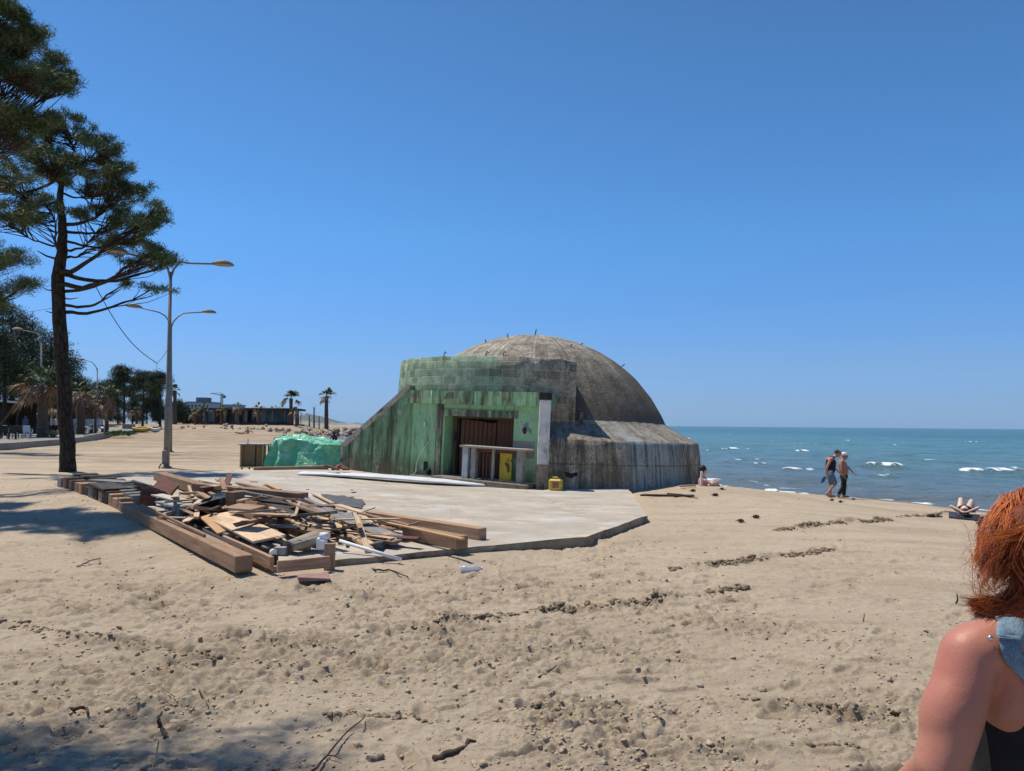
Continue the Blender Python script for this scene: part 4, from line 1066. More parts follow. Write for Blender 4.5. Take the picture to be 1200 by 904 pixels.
# roll, pipes, fitting
q0, q1 = P((338, 640, .12)), P((372, 630, .17)); mb = MB(); n = 60; vs = []
for i in range(n + 1):
    th = i / n * 4.2 * math.pi; rr_ = .055 + .075 * i / n
    for k, c in enumerate((q0, q0.lerp(q1, .5), q1)):
        a = (q1 - q0).normalized(); s_ = a.cross(Vector((0,0,1))).normalized(); u_ = s_.cross(a)
        vs.append(c + (s_ * math.cos(th) * 1.25 + u_ * math.sin(th) * .8) * rr_ * (.8 + .2 * k))
mb.add(vs, [(3*i+k, 3*i+k+1, 3*i+3+k+1, 3*i+3+k) for i in range(n) for k in (0, 1)], None, True)
o = mb.build('vinyl_roll', M_mat, None, None, q0.lerp(q1, .5) - Vector((0,0,.1))); m = o.modifiers.new('thick', 'SOLIDIFY'); m.thickness = .006
tag(o, 'rolled beige floor vinyl with an open dark end at the front of the heap', 'roll')
cloth('vinyl_flap', 'grey beige vinyl piece hanging under the vinyl roll', 'sheet', [[P((330, 642, .02)), P((350, 646, .02)), P((366, 646, .02))], [P((326, 634, .16)), P((346, 634, .18)), P((362, 632, .2))]], M_mat, .006, 5, .02)
p0, p1 = P((398, 634, .16)), onG(470, 656, .06); mb = MB(); mb.tube([p0, p0.lerp(p1, .5), p1], .024, 10)
tag(mb.build('white_pipe', M_white, None, None, p0.lerp(p1, .5)), 'long white plastic pipe sticking out over the sand at the front of the heap', 'pipe')
p0, p1 = P((296, 637, .10)), P((321, 648, .05)); mb = MB(); mb.tube([p0, p0.lerp(p1, .93)], .042, 10); e = mb.build('black_pipe', simple('pipe_black', (.012,.012,.013), (.03,.03,.03), 5, .5), None, None, p0.lerp(p1, .5))
mb = MB(); mb.tube([p0.lerp(p1, .93), p1], .045, 10); mb.build('pipe_collar', M_white, e, None, p0.lerp(p1, .5)); tag(e, 'short black pipe with a white collar beside the small concrete block', 'pipe')
q = P((377, 645, .04)); ft = empty('pipe_fitting', q, 0, 'white plastic pipe fitting with a round cap standing on the front edge of the floor', 'pipe fitting')
mb = MB(); mb.box(Vector((0, 0, .09)), (.13, .10, .16)); mb.build('housing', M_white, ft, bevel=.015)
mb = MB(); mb.tube([(.02, -.04, .09), (.02, -.10, .09)], .055, 16); mb.tube([(.02, -.10, .09), (.02, -.115, .09)], .035, 16); mb.build('round_cap', M_white, ft)
mb = MB(); mb.tube([(-.02, 0, .19), (.10, -.02, .20)], .045, 12); mb.build('elbow_pipe', M_white, ft)
mb = MB(); mb.tube([(.04 + .02*math.cos(t), -.09, -.06 + .035*math.sin(t)) for t in np.linspace(0, 6.28, 14)], .006, 6); mb.build('pull_ring', M_white, ft)
cloth('felt_scrap', 'curled dark grey roofing felt at the near end of the light poles', 'sheet', [[P((432, 647, .0)), P((446, 645, .01)), P((456, 641, .0))], [P((428, 640, .05)), P((444, 636, .14)), P((454, 634, .08))], [P((430, 634, .02)), P((446, 630, .07)), P((456, 630, .02))]], M_felt, .006, 7, .015)
cloth('felt_scrap', 'ragged dark roofing felt lying flat behind the pale plank on the floor', 'sheet', [[P((392, 590, .01)), P((410, 594, .02)), P((424, 596, .01))], [P((380, 583, .04)), P((404, 586, .06)), P((428, 590, .02))], [P((376, 579, .01)), P((400, 581, .02)), P((424, 585, .01))]], M_felt, .006, 11, .03)
cloth('felt_scrap', 'dark felt strip folded under the end of the slim light topped beam', 'sheet', [[P((345, 596, .12)), P((358, 598, .08))], [P((340, 586, .26)), P((358, 586, .24))], [P((344, 582, .2)), P((364, 583, .18))]], M_felt, .006, 21, .03)
# loose planks of the heap: many pieces one cannot tell apart, by colour
kinds = [('loose_plank', W_tan, 'tan loose plank among the criss-crossing timbers of the debris heap', 'tan loose planks of the heap', 26),
         ('loose_plank', W_pale, 'pale loose plank among the criss-crossing timbers of the debris heap', 'pale loose planks of the heap', 30),
         ('loose_plank', W_grey, 'grey loose plank among the criss-crossing timbers of the debris heap', 'grey loose planks of the heap', 18),
         ('loose_plank', W_dark, 'dark loose plank among the criss-crossing timbers of the debris heap', 'dark loose planks of the heap', 18),
         ('loose_plank', W_red, 'reddish loose plank among the criss-crossing timbers of the debris heap', 'reddish loose planks of the heap', 7)]
for nm, mt, lb, gr, cnt_ in kinds:
    for k in range(cnt_):
        while True:
            u, v = rd.random(), rd.random()
            px = 205 + 245 * u; py = 583 + 57 * v
            top = 578 + .18 * (px - 205) if px < 420 else 618; bot = 612 + .26 * (px - 205) if px < 340 else 648
            if top < py < bot: break
        c = P((px, py, 0)); ang = rd.gauss(-1.02, .30) if rd.random() < .75 else rd.uniform(-3, 0)
        L = rd.uniform(.6, 2.1); w = rd.uniform(.035, .13); h = rd.uniform(.02, .05); mid = 1 - abs(u - .45) * 1.5
        zc = rd.uniform(.04, .14 + .34 * max(mid, 0)); pit = rd.gauss(0, .075)
        d = Vector((math.cos(ang), math.sin(ang), 0)) * (L / 2); dz = min(abs(pit) * L / 2, zc - .02) * (1 if pit > 0 else -1)
        stick(nm, lb, 'plank', c + d + Vector((0, 0, zc + dz)), c - d + Vector((0, 0, zc - dz)), w, h, mt, gr, roll=rd.gauss(0, .12), segs=2, jit=.006, world=True, bevel=.002)
# pale battens lying behind the slim beam at the edge of the bare floor
for i, (a, b, w_, m_, l_) in enumerate([((236, 563, .04), (282, 571, .04), .16, W_bleach, 'bleached flat batten lying behind the slim light topped beam, left of the others'),
                                        ((254, 562, .04), (296, 576, .05), .10, W_pale, 'pale slanting batten lying behind the slim light topped beam'),
                                        ((278, 566, .04), (330, 578, .05), .12, W_tan, 'tan batten sticking out behind the middle of the slim light topped beam'),
                                        ((312, 567, .05), (328, 574, .06), .09, W_orange, 'short orange batten behind the end of the slim light topped beam'),
                                        ((366, 578, .05), (390, 590, .05), .07, W_pale, 'pale batten lying right of the slim beam end')]):
    stick('batten', l_, 'batten', a, b, w_, .03, m_)
for i in range(10):
    u = rd.random(); c = P((196 + 260 * u, 556 + 20 * u + rd.uniform(0, 10), .01)); a = rd.uniform(0, 6.28); L = rd.uniform(.06, .22)
    d = Vector((math.cos(a), math.sin(a), 0)) * L
    stick('wood_chip', 'small wood chip lying on the concrete floor behind the heap', 'wood chip', c - d/2, c + d/2, .04, .015, rd.choice([W_tan, W_dark]), 'wood chips on the floor', world=True, bevel=0)

# ------------------------------------------------------------------ things lying about
M_tile = simple('pink_tile', (.24,.135,.115), (.34,.21,.185), 8, .85, .4)
q = onG(368, 680, .0); mb = MB(); mb.box(q + Vector((0, 0, .035)), (.36, .30, .04), Matrix.Rotation(.35, 3, 'Z') @ Matrix.Rotation(.06, 3, 'Y'), .015, rd)
tag(mb.build('paving_tile', M_tile, None, None, q, .006), 'broken pinkish paving tile lying in the sand before the heap', 'tile')
bt = NT('clear_plastic', .12, .5); bt.b.inputs['Base Color'].default_value = (.80, .84, .92, 1); bt.b.inputs['Transmission Weight'].default_value = .7; bt.normal(bt.bump(bt.noise(bt.coord(), 30, 4), .6, .01))
q = onG(551, 667, .045); ax = Vector((.98, .18, .03)).normalized(); mb = MB()
mb.tube([q - ax*.13, q - ax*.125, q - ax*.06, q - ax*.03, q + ax*.03, q + ax*.08, q + ax*.115, q + ax*.14], [.03, .05, .052, .045, .052, .05, .028, .02], 14)
bo = mb.build('plastic_bottle', bt.m, None, None, q); tag(bo, 'crushed clear plastic bottle lying on the sand below the two right hand beams', 'bottle')
mb = MB(); mb.tube([q + ax*.14, q + ax*.16], .022, 12); mb.build('bottle_cap', M_white, bo, None, q)
# yellow canister by the ring
q = at(651.5, 574, 19.5); q.z = float(slab_z(q.x, q.y)); cn = empty('canister', q, R(-20), 'dirty yellow plastic canister with a red label standing at the foot of the pillar', 'canister')
M_can = simple('canister_yellow', (.45,.34,.03), (.60,.47,.07), 6, .5, .2, over=[((.20,.13,.03), 5, (1,1,1), .58, .68)])
mb = MB(); mb.box((0, 0, .15), (.36, .22, .30)); mb.build('can_body', M_can, cn, bevel=.035)
mb = MB(); mb.box((.02, -.112, .15), (.17, .006, .16)); mb.build('label_patch', simple('label_red', (.28,.07,.05), (.42,.16,.10), 9, .7), cn)
mb = MB(); mb.tube([(-.10, 0, .30), (-.08, 0, .345), (.05, 0, .345), (.07, 0, .30)], .02, 8); mb.build('handle', M_can, cn)
mb = MB(); mb.tube([(.13, 0, .29), (.13, 0, .335)], .03, 12); mb.build('screw_cap', M_black, cn)
for i, (px, l_) in enumerate([(694, 'pale plank scrap lying flat at the foot of the ring wall'), (806, 'brown plank scrap lying at the seaward foot of the ring wall')]):
    q = onG(px, 572 if i == 0 else 570, .05); stick('plank_scrap', l_, 'plank', q - Vector((.22, 0, 0)), q + Vector((.22, .05, 0.02)), .12, .04, W_bleach if i == 0 else W_tan, world=True)
# dark gap beside the slab corner: a dark strip added in its place
q0, q1 = onG(752, 580, .02), onG(812, 581, .03)
stick('dark_gap_strip', 'dark strip added for the dark gap in the sand beside the slab corner', 'board', q0, q1, .28, .03, W_dark, world=True)
q0, q1 = onG(782, 578.5, .05), onG(818, 584, .03); mb = MB(); mb.tube([q0, q0.lerp(q1, .5) + Vector((0,0,.03)), q1], [.02, .016, .008], 6)
tag(mb.build('dry_branch', W_dark, None, None, q0.lerp(q1, .5)), 'thin dark dry branch lying in the sand before the ring wall', 'branch')
# the long pale panel on the floor before the entrance
M_panel = simple('pale_panel', (.50,.52,.54), (.66,.68,.70), 2.5, .55, .2, .01, over=[((.38,.37,.35), 1.5, (.4,3,1), .56, .72)], spec=.4)
p0 = onS(352, 556.5, .0); p1 = onS(588, 570.0, .0); d = (p1 - p0).normalized(); sd = Vector((-d.y, d.x, 0)); mb = MB(); n = 40; vs = []
for i in range(n + 1):
    u = i / n; c = p0.lerp(p1, u); c.z = float(slab_z(c.x, c.y)) + .035 + .075 * math.sin(u * math.pi) ** 1.2
    w_ = .50 + .25 * math.sin(u * 2.6)
    for k, (o_, h_) in enumerate(((-w_*.5, -.02), (-w_*.45, .03), (0, .045), (w_*.45, .05), (w_*.5, .02))): vs.append(c + sd * o_ + Vector((0, 0, h_)))
mb.add(vs, [(5*i+k, 5*i+k+1, 5*i+6+k, 5*i+5+k) for i in range(n) for k in range(4)], None, True)
o = mb.build('roofing_panel', M_panel, None, None, p0.lerp(p1, .5)); m = o.modifiers.new('thick', 'SOLIDIFY'); m.thickness = .02; m.offset = -1
tag(o, 'long pale grey panel lying slightly bowed on the concrete floor before the entrance', 'panel')

# ------------------------------------------------------------------ cabinet, tarpaulin and timber behind the floor
q = onG(299, 551.5); cb = empty('wooden_cabinet', q, R(8), 'open backed tan wooden cabinet with a grey metal top beside the green tarpaulin', 'cabinet')
M_ply = simple('cabinet_plywood', (.46,.32,.16), (.60,.44,.24), 3, .7, .2, stretch=(4,4,.6)); M_plyd = simple('cabinet_plywood_inner', (.40,.27,.12), (.52,.37,.19), 3, .7, .2)
M_met = simple('dull_metal', (.30,.31,.32), (.42,.43,.44), 6, .4, .1, metal=.6); M_dk = simple('dark_metal', (.02,.02,.022), (.045,.045,.048), 9, .6)
mb = MB(); mb.box((-.10, .35, .48), (.72, .04, .76)); mb.build('back_panel', M_plyd, cb, bevel=.004)
mb = MB(); mb.box((-.47, .15, .48), (.04, .46, .76)); mb.build('side_panel', M_ply, cb, bevel=.004)
mb = MB(); mb.box((.25, .15, .48), (.04, .46, .76)); mb.build('side_panel', M_ply, cb, bevel=.004)
mb = MB(); mb.box((-.11, .15, .12), (.68, .44, .04)); mb.build('bottom_shelf', M_ply, cb)
mb = MB(); mb.box((-.02, .14, .885), (1.02, .56, .045)); mb.build('metal_top', M_met, cb, bevel=.006)
for x, y in ((.02, -.10), (.44, -.10), (.44, .36)):
    mb = MB(); mb.bar((x, y, 0), (x, y, .86), .045, .045); mb.build('leg', M_dk, cb)
for x in (-.44, -.2, .1):
    mb = MB(); mb.tube([(x-.02, .05, .05), (x+.02, .05, .05)], .045, 10); mb.build('castor', M_dk, cb)
mb = MB(); mb.tube([(-.30, .2, .9), (-.30, .2, 1.06)], .012, 6); mb.build('pin', M_dk, cb)
# tarpaulin
tp = NT('green_tarpaulin', .30, .5); v = tp.coord()
c = tp.ramp(tp.noise(v, 1.3, 5), [(.3, (.085, .42, .22)), (.7, (.17, .57, .34))])
c = tp.mix(tp.ramp(tp.noise(v, 2.2, 6, .7), [(.56, 0.), (.72, .6)]), c, (.46, .74, .62)); tp.base(c)
tp.normal(tp.bump(tp.noise(v, 22, 5, .6, .5), .6, .03, tp.bump(tp.noise(v, 5, 5, .6, .8), .9, .10)))
tp.b.inputs['Coat Weight'].default_value = .35; tp.b.inputs['Coat Roughness'].default_value = .22
q = onG(362, 549.5); mb = MB(); nu, nv = 130, 46; vs = []
Lx = 1.52; zb = q.z
for i in range(nu):
    th = 2*math.pi*i/nu; cx, sy = math.cos(th), math.sin(th)
    for j in range(nv + 1):
        s = j / nv                                # 0 centre of the top, 1 the hem
        sx = math.copysign(abs(cx) ** .65, cx); sq = math.copysign(abs(sy) ** .65, sy)
        k = min(1.0, s / .62)
        x = sx * Lx * k * (.80 if s < .62 else .80 + .16 * ((s - .62) / .38) ** 1.3); y = sq * .95 * k * (.80 if s < .62 else .80 + .25 * ((s - .62) / .38) ** 1.5)
        top = 1.16 - .10 * (x + .5) ** 2 * (1 if x > -.5 else 1.6) - .16 * (y / .8) ** 2
        top = max(top, .62) if x > .6 else top
        z = top if s < .62 else top * (1 - ((s - .62) / .38) ** 1.0)
        fold = .15 * math.sin(th * 9 + 2 * math.sin(th * 3)) * max(0, (s - .55) / .45)
        n = mnoise.noise_vector(Vector((x * 2.2, y * 2.2, z * 2.2))) * .10 + mnoise.noise_vector(Vector((x * 6, y * 6, z * 6 + 4))) * .05
        vs.append(Vector((x + sx * fold + n.x, y + sq * fold + n.y, max(z + n.z * (1 if s < .95 else .2), .015))))
fs = [(i*(nv+1)+j, i*(nv+1)+j+1, ((i+1) % nu)*(nv+1)+j+1, ((i+1) % nu)*(nv+1)+j) for i in range(nu) for j in range(nv)]
mb.add([p + q for p in vs], fs, None, True)
tag(mb.build('tarpaulin', tp.m, None, None, q), 'shiny light green tarpaulin draped over a bulky load behind the concrete floor', 'tarpaulin')
qa = onG(327, 548.8); mb = MB(); vs = []
for i in range(13):
    for j in range(9):
        u, w_ = i/12, j/8; h = .75*math.sin(math.pi*min(1, u*.62+.0))*(1-abs(w_*2-1)**1.5)
        n = mnoise.noise_vector(Vector((u*4, w_*4, 2)))*.05
        vs.append(qa + Vector((-.42 + .8*u, -.55 + 1.1*w_, max(h, 0))) + Vector((n.x, n.y, abs(n.z))))
mb.add(vs, [(i*9+j, (i+1)*9+j, (i+1)*9+j+1, i*9+j+1) for i in range(12) for j in range(8)], None, True)
tp2 = simple('dark_green_tarpaulin', (.05,.28,.13), (.10,.40,.21), 3, .4, .8, .05, spec=.5)
tag(mb.build('tarpaulin_corner', tp2, None, None, qa), 'darker green tarpaulin piece bunched at the left end of the shiny tarpaulin', 'tarpaulin')
qa = onG(403, 546); mb = MB(); mb.ell(qa + Vector((0, .3, .42)), (.75, .6, .42), 24, 14, None, lambda p: .18*mnoise.noise(p*2.3) + .06*mnoise.noise(p*7))
tag(mb.build('tarpaulin_bundle', tp.m, None, None, qa), 'low bundle wrapped in light green tarpaulin next to the sloping wing wall', 'tarpaulin')
a, b = onG(297, 552.5, .12), onG(384, 550.5, .16)
stick('timber_beam', 'long brown beam lying in front of the green tarpaulin', 'beam', a, b, .22, .26, W_tan, world=True, bevel=.008)
q = onG(395, 551.5, 0); mb = MB()
for k in range(3): mb.bar(q + Vector((-.38, -.25, .05 + k*.13)), q + Vector((.42, -.25, .05 + k*.13)), .03, .11, up=(0,0,1))
for x in (-.36, .02, .40): mb.bar(q + Vector((x, -.22, 0)), q + Vector((x, -.22, .42)), .06, .04, up=(0, 1, 0))
mb.bar(q + Vector((-.38, .25, .38)), q + Vector((.42, .25, .38)), .03, .1); mb.box(q + Vector((.02, 0, .40)), (.80, .5, .03))
tag(mb.build('wooden_crate', W_orange, None, None, q, .003), 'low orange wooden crate with slatted side between the tarpaulin and the wing wall', 'crate')
for i in range(4):
    q = onG(389 + i*5, 548, .42); a = rd.uniform(0, 3); d = Vector((math.cos(a)*.3, math.sin(a)*.2, .05))
    stick('offcut', 'reddish offcut lying on top of the orange crate', 'offcut', q - d, q + d, .10, .05, W_red, 'offcuts on the orange crate', world=True)
# ================================================================== PINES
def bark_mat(name, c1, c2):
    t = NT(name, .95, .1); v = t.coord('Object', (1, 1, .28)); n = t.noise(v, 7, 8, .7)
    vo = t.n('TexVoronoi', feature='DISTANCE_TO_EDGE'); vo.inputs['Scale'].default_value = 9; t.l(v, vo.inputs['Vector'])
    c = t.ramp(n, [(.3, c1), (.7, c2)]); c = t.mix(t.ramp(vo.outputs['Distance'], [(0, .8), (.12, 0.)]), c, tuple(k*.35 for k in c1))
    t.base(c); t.normal(t.bump(vo.outputs['Distance'], .9, .06, t.bump(n, .6, .03))); return t.m
M_bark = bark_mat('pine_bark', (.035,.027,.022), (.085,.066,.052))
def leaf_mat(name, stops, trans=.15, rough=.6):
    t = NT(name, rough, .25); a = t.n('Attribute', attribute_name='tint')
    t.base(t.ramp(a.outputs['Fac'], stops)); t.b.inputs['Transmission Weight'].default_value = 0
    return t.m
M_needle = leaf_mat('pine_needles', [(0, (.038,.060,.022)), (.35, (.072,.110,.040)), (.7, (.110,.152,.060)), (.9, (.15,.175,.075)), (1, (.19,.155,.08))])
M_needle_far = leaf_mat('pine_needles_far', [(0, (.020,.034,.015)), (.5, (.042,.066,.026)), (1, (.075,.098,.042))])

def needle_mesh(name, tips, per, ln, wd, rng, blob, up=.35):
    """tips (N,3): every tip carries a brush of fine blades spread over a small clump"""
    tips = np.asarray(tips, float); N = len(tips) * per
    c = np.repeat(tips, per, axis=0); tint = np.repeat(np.clip(rng.normal(.45, .22, len(tips)), 0, 1), per)
    d = rng.normal(size=(N, 3)); d[:, 2] += up; d /= np.linalg.norm(d, axis=1, keepdims=True)
    off = rng.normal(size=(N, 3)) * blob * np.array([1, 1, .62]); base = c + off
    L = ln * rng.uniform(.6, 1.25, (N, 1)); s = rng.normal(size=(N, 3)); s -= d * (s * d).sum(1, keepdims=True); s /= np.linalg.norm(s, axis=1, keepdims=True)
    w = wd * rng.uniform(.7, 1.3, (N, 1))
    v = np.stack([base - s*w, base + s*w, base + d*L], 1).reshape(-1, 3)
    me = np_mesh(name, v, np.arange(N*3).reshape(N, 3), False)
    set_attr(me, 'tint', np.repeat(np.clip(tint + rng.normal(0, .12, N), 0, 1), 3)); return me

def pine(label, base, trunk, clusters, seed, ntip=1.0, per=60, ln=.22, wd=.011, blob=.16, group=None, mat=None, twigs=True, limb_r=.085, stubs=(), sides=10, sub_r=0.0):
    """trunk: list of (x,y,z,r) in world space; clusters: (centre, (rx,ry,rz), tips)"""
    rng = np.random.default_rng(seed); base = Vector(base)
    root = empty('pine_tree', base, 0, label, 'tree', group)
    mb = MB(); tp_ = [Vector(t[:3]) - base for t in trunk]; tr_ = [t[3] for t in trunk]
    fine = []; fr = []
    for i in range(len(tp_) - 1):
        for k in range(5):
            u = k / 5; fine.append(tp_[i].lerp(tp_[i+1], u) + Vector((rng.normal(0, .012), rng.normal(0, .012), 0))); fr.append((tr_[i]*(1-u)+tr_[i+1]*u) * (1 + rng.normal(0, .02)))
    fine.append(tp_[-1]); fr.append(tr_[-1]); fr[0] *= 1.35; fr[1] *= 1.1
    mb.tube(fine, fr, sides)
    tips = []
    for (c, rad, nt) in clusters:
        c = Vector(c) - base; nt = max(3, int(nt * ntip)); att_ = rng.uniform(.02, .42)
        hd = min(range(len(fine)), key=lambda i: abs(fine[i].z - (c.z - att_ * (Vector((c.x, c.y)) - Vector((fine[i].x, fine[i].y))).length)))
        a = fine[hd]; d = c - a; mid = a.lerp(c, .5) + Vector((rng.normal(0, .12), rng.normal(0, .12), -.10 * d.length + rng.normal(0, .08)))
        L = [a, a.lerp(mid, .5) + Vector((0, 0, -.03*d.length)), mid, mid.lerp(c, .55) + Vector((rng.normal(0, .08), rng.normal(0, .08), .03)), c]
        Lf = []
        for i in range(4):
            for k in range(3): Lf.append(L[i].lerp(L[i+1], k/3) + Vector(rng.normal(0, .02, 3)))
        Lf.append(c); r0_ = min(fr[hd]*.75, limb_r * (d.length/4.5 + .22))
        mb.tube(Lf, [max(.018, r0_ * (1 - i/len(Lf)) ** .8) for i in range(len(Lf))], 6, False)
        subs = []
        for k in range(max(3, nt // 6)):
            q = rng.normal(size=3); q /= np.linalg.norm(q); q *= rng.random() ** .40; subs.append(c + Vector((q[0]*rad[0], q[1]*rad[1], q[2]*rad[2] + .10*rad[2])))
        for k in range(nt):
            if sub_r: p = subs[k % len(subs)] + Vector((rng.normal(0, sub_r), rng.normal(0, sub_r), rng.normal(.3*sub_r, sub_r*.45)))
            else:
                q = rng.normal(size=3); q /= np.linalg.norm(q); q *= rng.random() ** .45
                p = c + Vector((q[0]*rad[0], q[1]*rad[1], q[2]*rad[2] + .10*rad[2]))
            tips.append(p[:])
            if twigs:
                s = Lf[int(len(Lf) * rng.uniform(.45, .99))]; m = s.lerp(p, .55) + Vector((rng.normal(0, .05), rng.normal(0, .05), -.06 * (p - s).length))
                mb.tube([s, m, p], [.020, .012, .006], 3, False)
    for (z_, dx, dy, dz, r_) in stubs:
        a = min(fine, key=lambda p: abs(p.z + base.z - z_)); b = a + Vector((dx, dy, dz)); mb.tube([a, a.lerp(b, .6) + Vector((0, 0, -.05)), b], [r_, r_*.7, r_*.3], 6, False)
    mb.build('trunk', M_bark, root)
    link_mesh('crown', needle_mesh('crown', tips, per, ln, wd, rng, blob), mat or M_needle, root)
    return root

def cl(px, py, rx, ry, n, Y, dy=0.0):
    """crown clump seen at a place of the photograph, at its own depth"""
    Yc = Y + dy; c = at(px, py, Yc); k = Yc / FPX
    return (c, (rx*k, (rx*.8)*k, ry*k), n)
# --- the tall pine in the middle of the left side
b = onG(80, 553); Y1 = b.y
tr1 = [(*(b - Vector((0, 0, .3))), .25)] + [(*at(px, py, Y1 + dy), r_) for px, py, r_, dy in ((79, 520, .225, 0), (76, 470, .215, 0), (72.5, 420, .205, 0), (69, 365, .20, .05), (67.5, 325, .19, .05), (72, 300, .165, 0), (74, 270, .13, -.1), (70, 235, .10, -.15), (74, 190, .06, -.1))]
c1 = [cl(85,160,42,22,60,Y1,.3), cl(125,182,32,22,52,Y1,-.8), cl(152,222,30,22,50,Y1,-1.2), cl(176,258,22,22,40,Y1,-1.5), cl(186,292,18,14,26,Y1,-1.8), cl(150,282,32,14,34,Y1,.8),
      cl(108,232,42,22,60,Y1,1.2), cl(62,205,44,26,66,Y1,-.8), cl(20,225,38,26,60,Y1,.4), cl(34,178,40,24,56,Y1,1.2), cl(128,262,36,14,36,Y1,-.5), cl(168,312,26,8,16,Y1,.4),
      cl(60,250,44,16,40,Y1,-2.2), cl(10,265,40,14,34,Y1,-1.0), cl(100,200,36,24,52,Y1,2.2), cl(150,255,24,18,30,Y1,1.8), cl(196,310,12,10,12,Y1,-1.0), cl(-25,215,36,26,46,Y1,1.0), cl(110,290,30,10,16,Y1,2.0), cl(55,150,26,14,24,Y1,0)]
c1 += [cl(185,338,22,6,7,Y1,.2), cl(150,330,18,6,5,Y1,-.6)]
pine('tall pine with a bare leaning trunk and wide crown behind the timber row', b, tr1, c1, 11, 1.0, 84, .165, .0105, .085, sub_r=.17, limb_r=.075,
     stubs=[(6.2,-.55,0,.12,.03), (5.6,-.5,.1,.02,.028), (4.6,-.35,-.1,.05,.024), (4.4,.3,-.1,-.02,.02), (6.0,.6,.1,.02,.03), (4.2,-.3,.1,-.12,.03), (7.2,-.9,.2,.35,.045)])
# --- nearer pine, its crown reaching into the top left corner
bx = Vector((-16.2, 16.6, 0)); bx.z = Gs(bx.x, bx.y); Y2 = 14.0
tr2 = [(bx.x, bx.y, bx.z - .3, .30), (-16.1, 16.6, 3, .26), (-15.8, 16.5, 7, .22), (-15.4, 16.4, 10, .15), (-15, 16.3, 12.6, .08)]
c2 = [cl(2,10,24,28,44,15,0), cl(36,48,20,16,30,15,.4), cl(62,78,15,12,24,15,0), cl(68,100,14,12,20,15,-.4), cl(18,100,34,26,66,15,.6), cl(30,140,32,18,44,15,-.5), cl(-5,165,34,22,50,15,.4), cl(5,55,26,22,40,15,.9),
      cl(-60,120,50,40,90,15.5,.5), cl(-70,40,50,40,80,15.5,.5), cl(-110,-40,60,45,80,16,0), cl(-40,-60,50,40,70,15.5,0), cl(-150,60,50,45,70,16.5,0), cl(-120,150,50,30,60,16.5,.5), cl(-90,100,40,40,60,17.5,.0), cl(-200,0,50,40,60,16,0)]
pine('pine in the top left corner whose crown comes in from outside the picture', bx, tr2, c2, 12, .95, 120, .155, .0078, .08, limb_r=.06, sub_r=.13)
# --- pine whose lower boughs show at the left edge below the others
b3 = Vector((-31, 38, 0)); b3.z = Gs(b3.x, b3.y)
tr3 = [(b3.x, b3.y, b3.z-.3, .28), (-30.9, 38, 4, .24), (-30.7, 38, 8, .18), (-30.6, 38, 12, .08)]
c3 = [cl(8,305,26,22,70,36,0), cl(30,335,13,14,26,36,.5), cl(-10,345,30,16,60,36,.8), cl(-40,300,36,26,70,38,.5), cl(-60,250,40,26,60,38,0), cl(-100,300,40,30,60,38,0), cl(-60,345,30,20,40,38,0)]
pine('pine at the left edge with dense dark boughs above the cafe', b3, tr3, c3, 13, 1.2, 56, .24, .013, .16, sub_r=.28)
# --- a pine standing left of the camera, outside the picture, that shades the near sand
b4 = Vector((-9.2, 5.6, 0))
rg = random.Random(5)
c4 = [(Vector((-6.0 + rg.uniform(-1.5, 1.35), 5.55 + rg.uniform(-1.5, .75), 7.6 + rg.uniform(-.7, 1.0))), (.7, .7, .4), 20) for _ in range(13)]
pine('pine to the left of the camera shading the near sand', b4, [(*b4[:2], -.3, .26), (-9.1, 5.6, 3, .22), (-8.8, 5.5, 6, .18), (-8.3, 5.5, 8.6, .08)], c4, 14, 1.0, 50, .17, .008, .13)
b5 = Vector((-17.5, 16.5, 0)); c5 = [(Vector((-15.6 + rg.uniform(-2.4, 2.3), 17.0 + rg.uniform(-2.4, 2.6), 8.6 + rg.uniform(-.8, 1.2))), (.8, .8, .4), 12) for _ in range(13)]
pine('pine left of the picture edge shading the sand beside the timber row', b5, [(*b5[:2], -.3, .26), (-17.2, 16.6, 4, .22), (-16.6, 16.8, 7, .18), (-16, 17, 9.5, .08)], c5, 15, 1.0, 44, .18, .009, .15)

def far_pine(label, px, pbase, ptop, wpx, Y, seed, group=None, lean=0, crown=.45, dens=1.0):
    z0 = Gs(*(at(px, pbase, Y)[:2])); b = at(px, pbase, Y); b.z = z0; top = at(px + lean, ptop, Y); k = Y / FPX; H = top.z - b.z
    tr = [(b.x, b.y, b.z - .2, .02*H), (b.x + (top.x-b.x)*.3, Y, b.z + H*.4, .016*H), (b.x + (top.x-b.x)*.7, Y, b.z + H*.75, .011*H), (top.x, Y, top.z - .05*H, .005*H)]
    rng = random.Random(seed); cs = []
    hpx = pbase - ptop
    for i in range(11):
        u = i / 10; a = rng.uniform(0, 6.28); rad = wpx * .36 * (1 - .45*u) * rng.uniform(.5, 1.2)
        cz = b.z + H * (1 - crown + crown * u * .86)
        cs.append((Vector((b.x + (top.x-b.x)*(1-crown+crown*u) + math.cos(a)*rad*k, Y + math.sin(a)*rad*k, cz)), (wpx*.24*k, wpx*.24*k, H*crown*.17), int(15*dens)))
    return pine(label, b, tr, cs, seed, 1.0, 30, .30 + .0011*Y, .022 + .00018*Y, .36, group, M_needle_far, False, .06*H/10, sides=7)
lbl = 'dense dark pine in the wood behind the cafe at the left edge'
for i, (px, pb, pt, w_, Y, crn) in enumerate([(-60,505,330,90,72,.7), (-18,505,345,85,70,.7), (14,505,352,70,74,.7), (38,504,368,60,78,.7), (60,503,388,52,84,.7), (80,502,412,34,88,.75), (-40,505,350,80,90,.75), (25,503,380,70,96,.8), (54,502,405,55,100,.8), (5,508,385,50,62,.55)]):
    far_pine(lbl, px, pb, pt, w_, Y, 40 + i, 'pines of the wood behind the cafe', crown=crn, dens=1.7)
lbl2 = 'dark pine of the low wood between the dry palms and the street lamp'
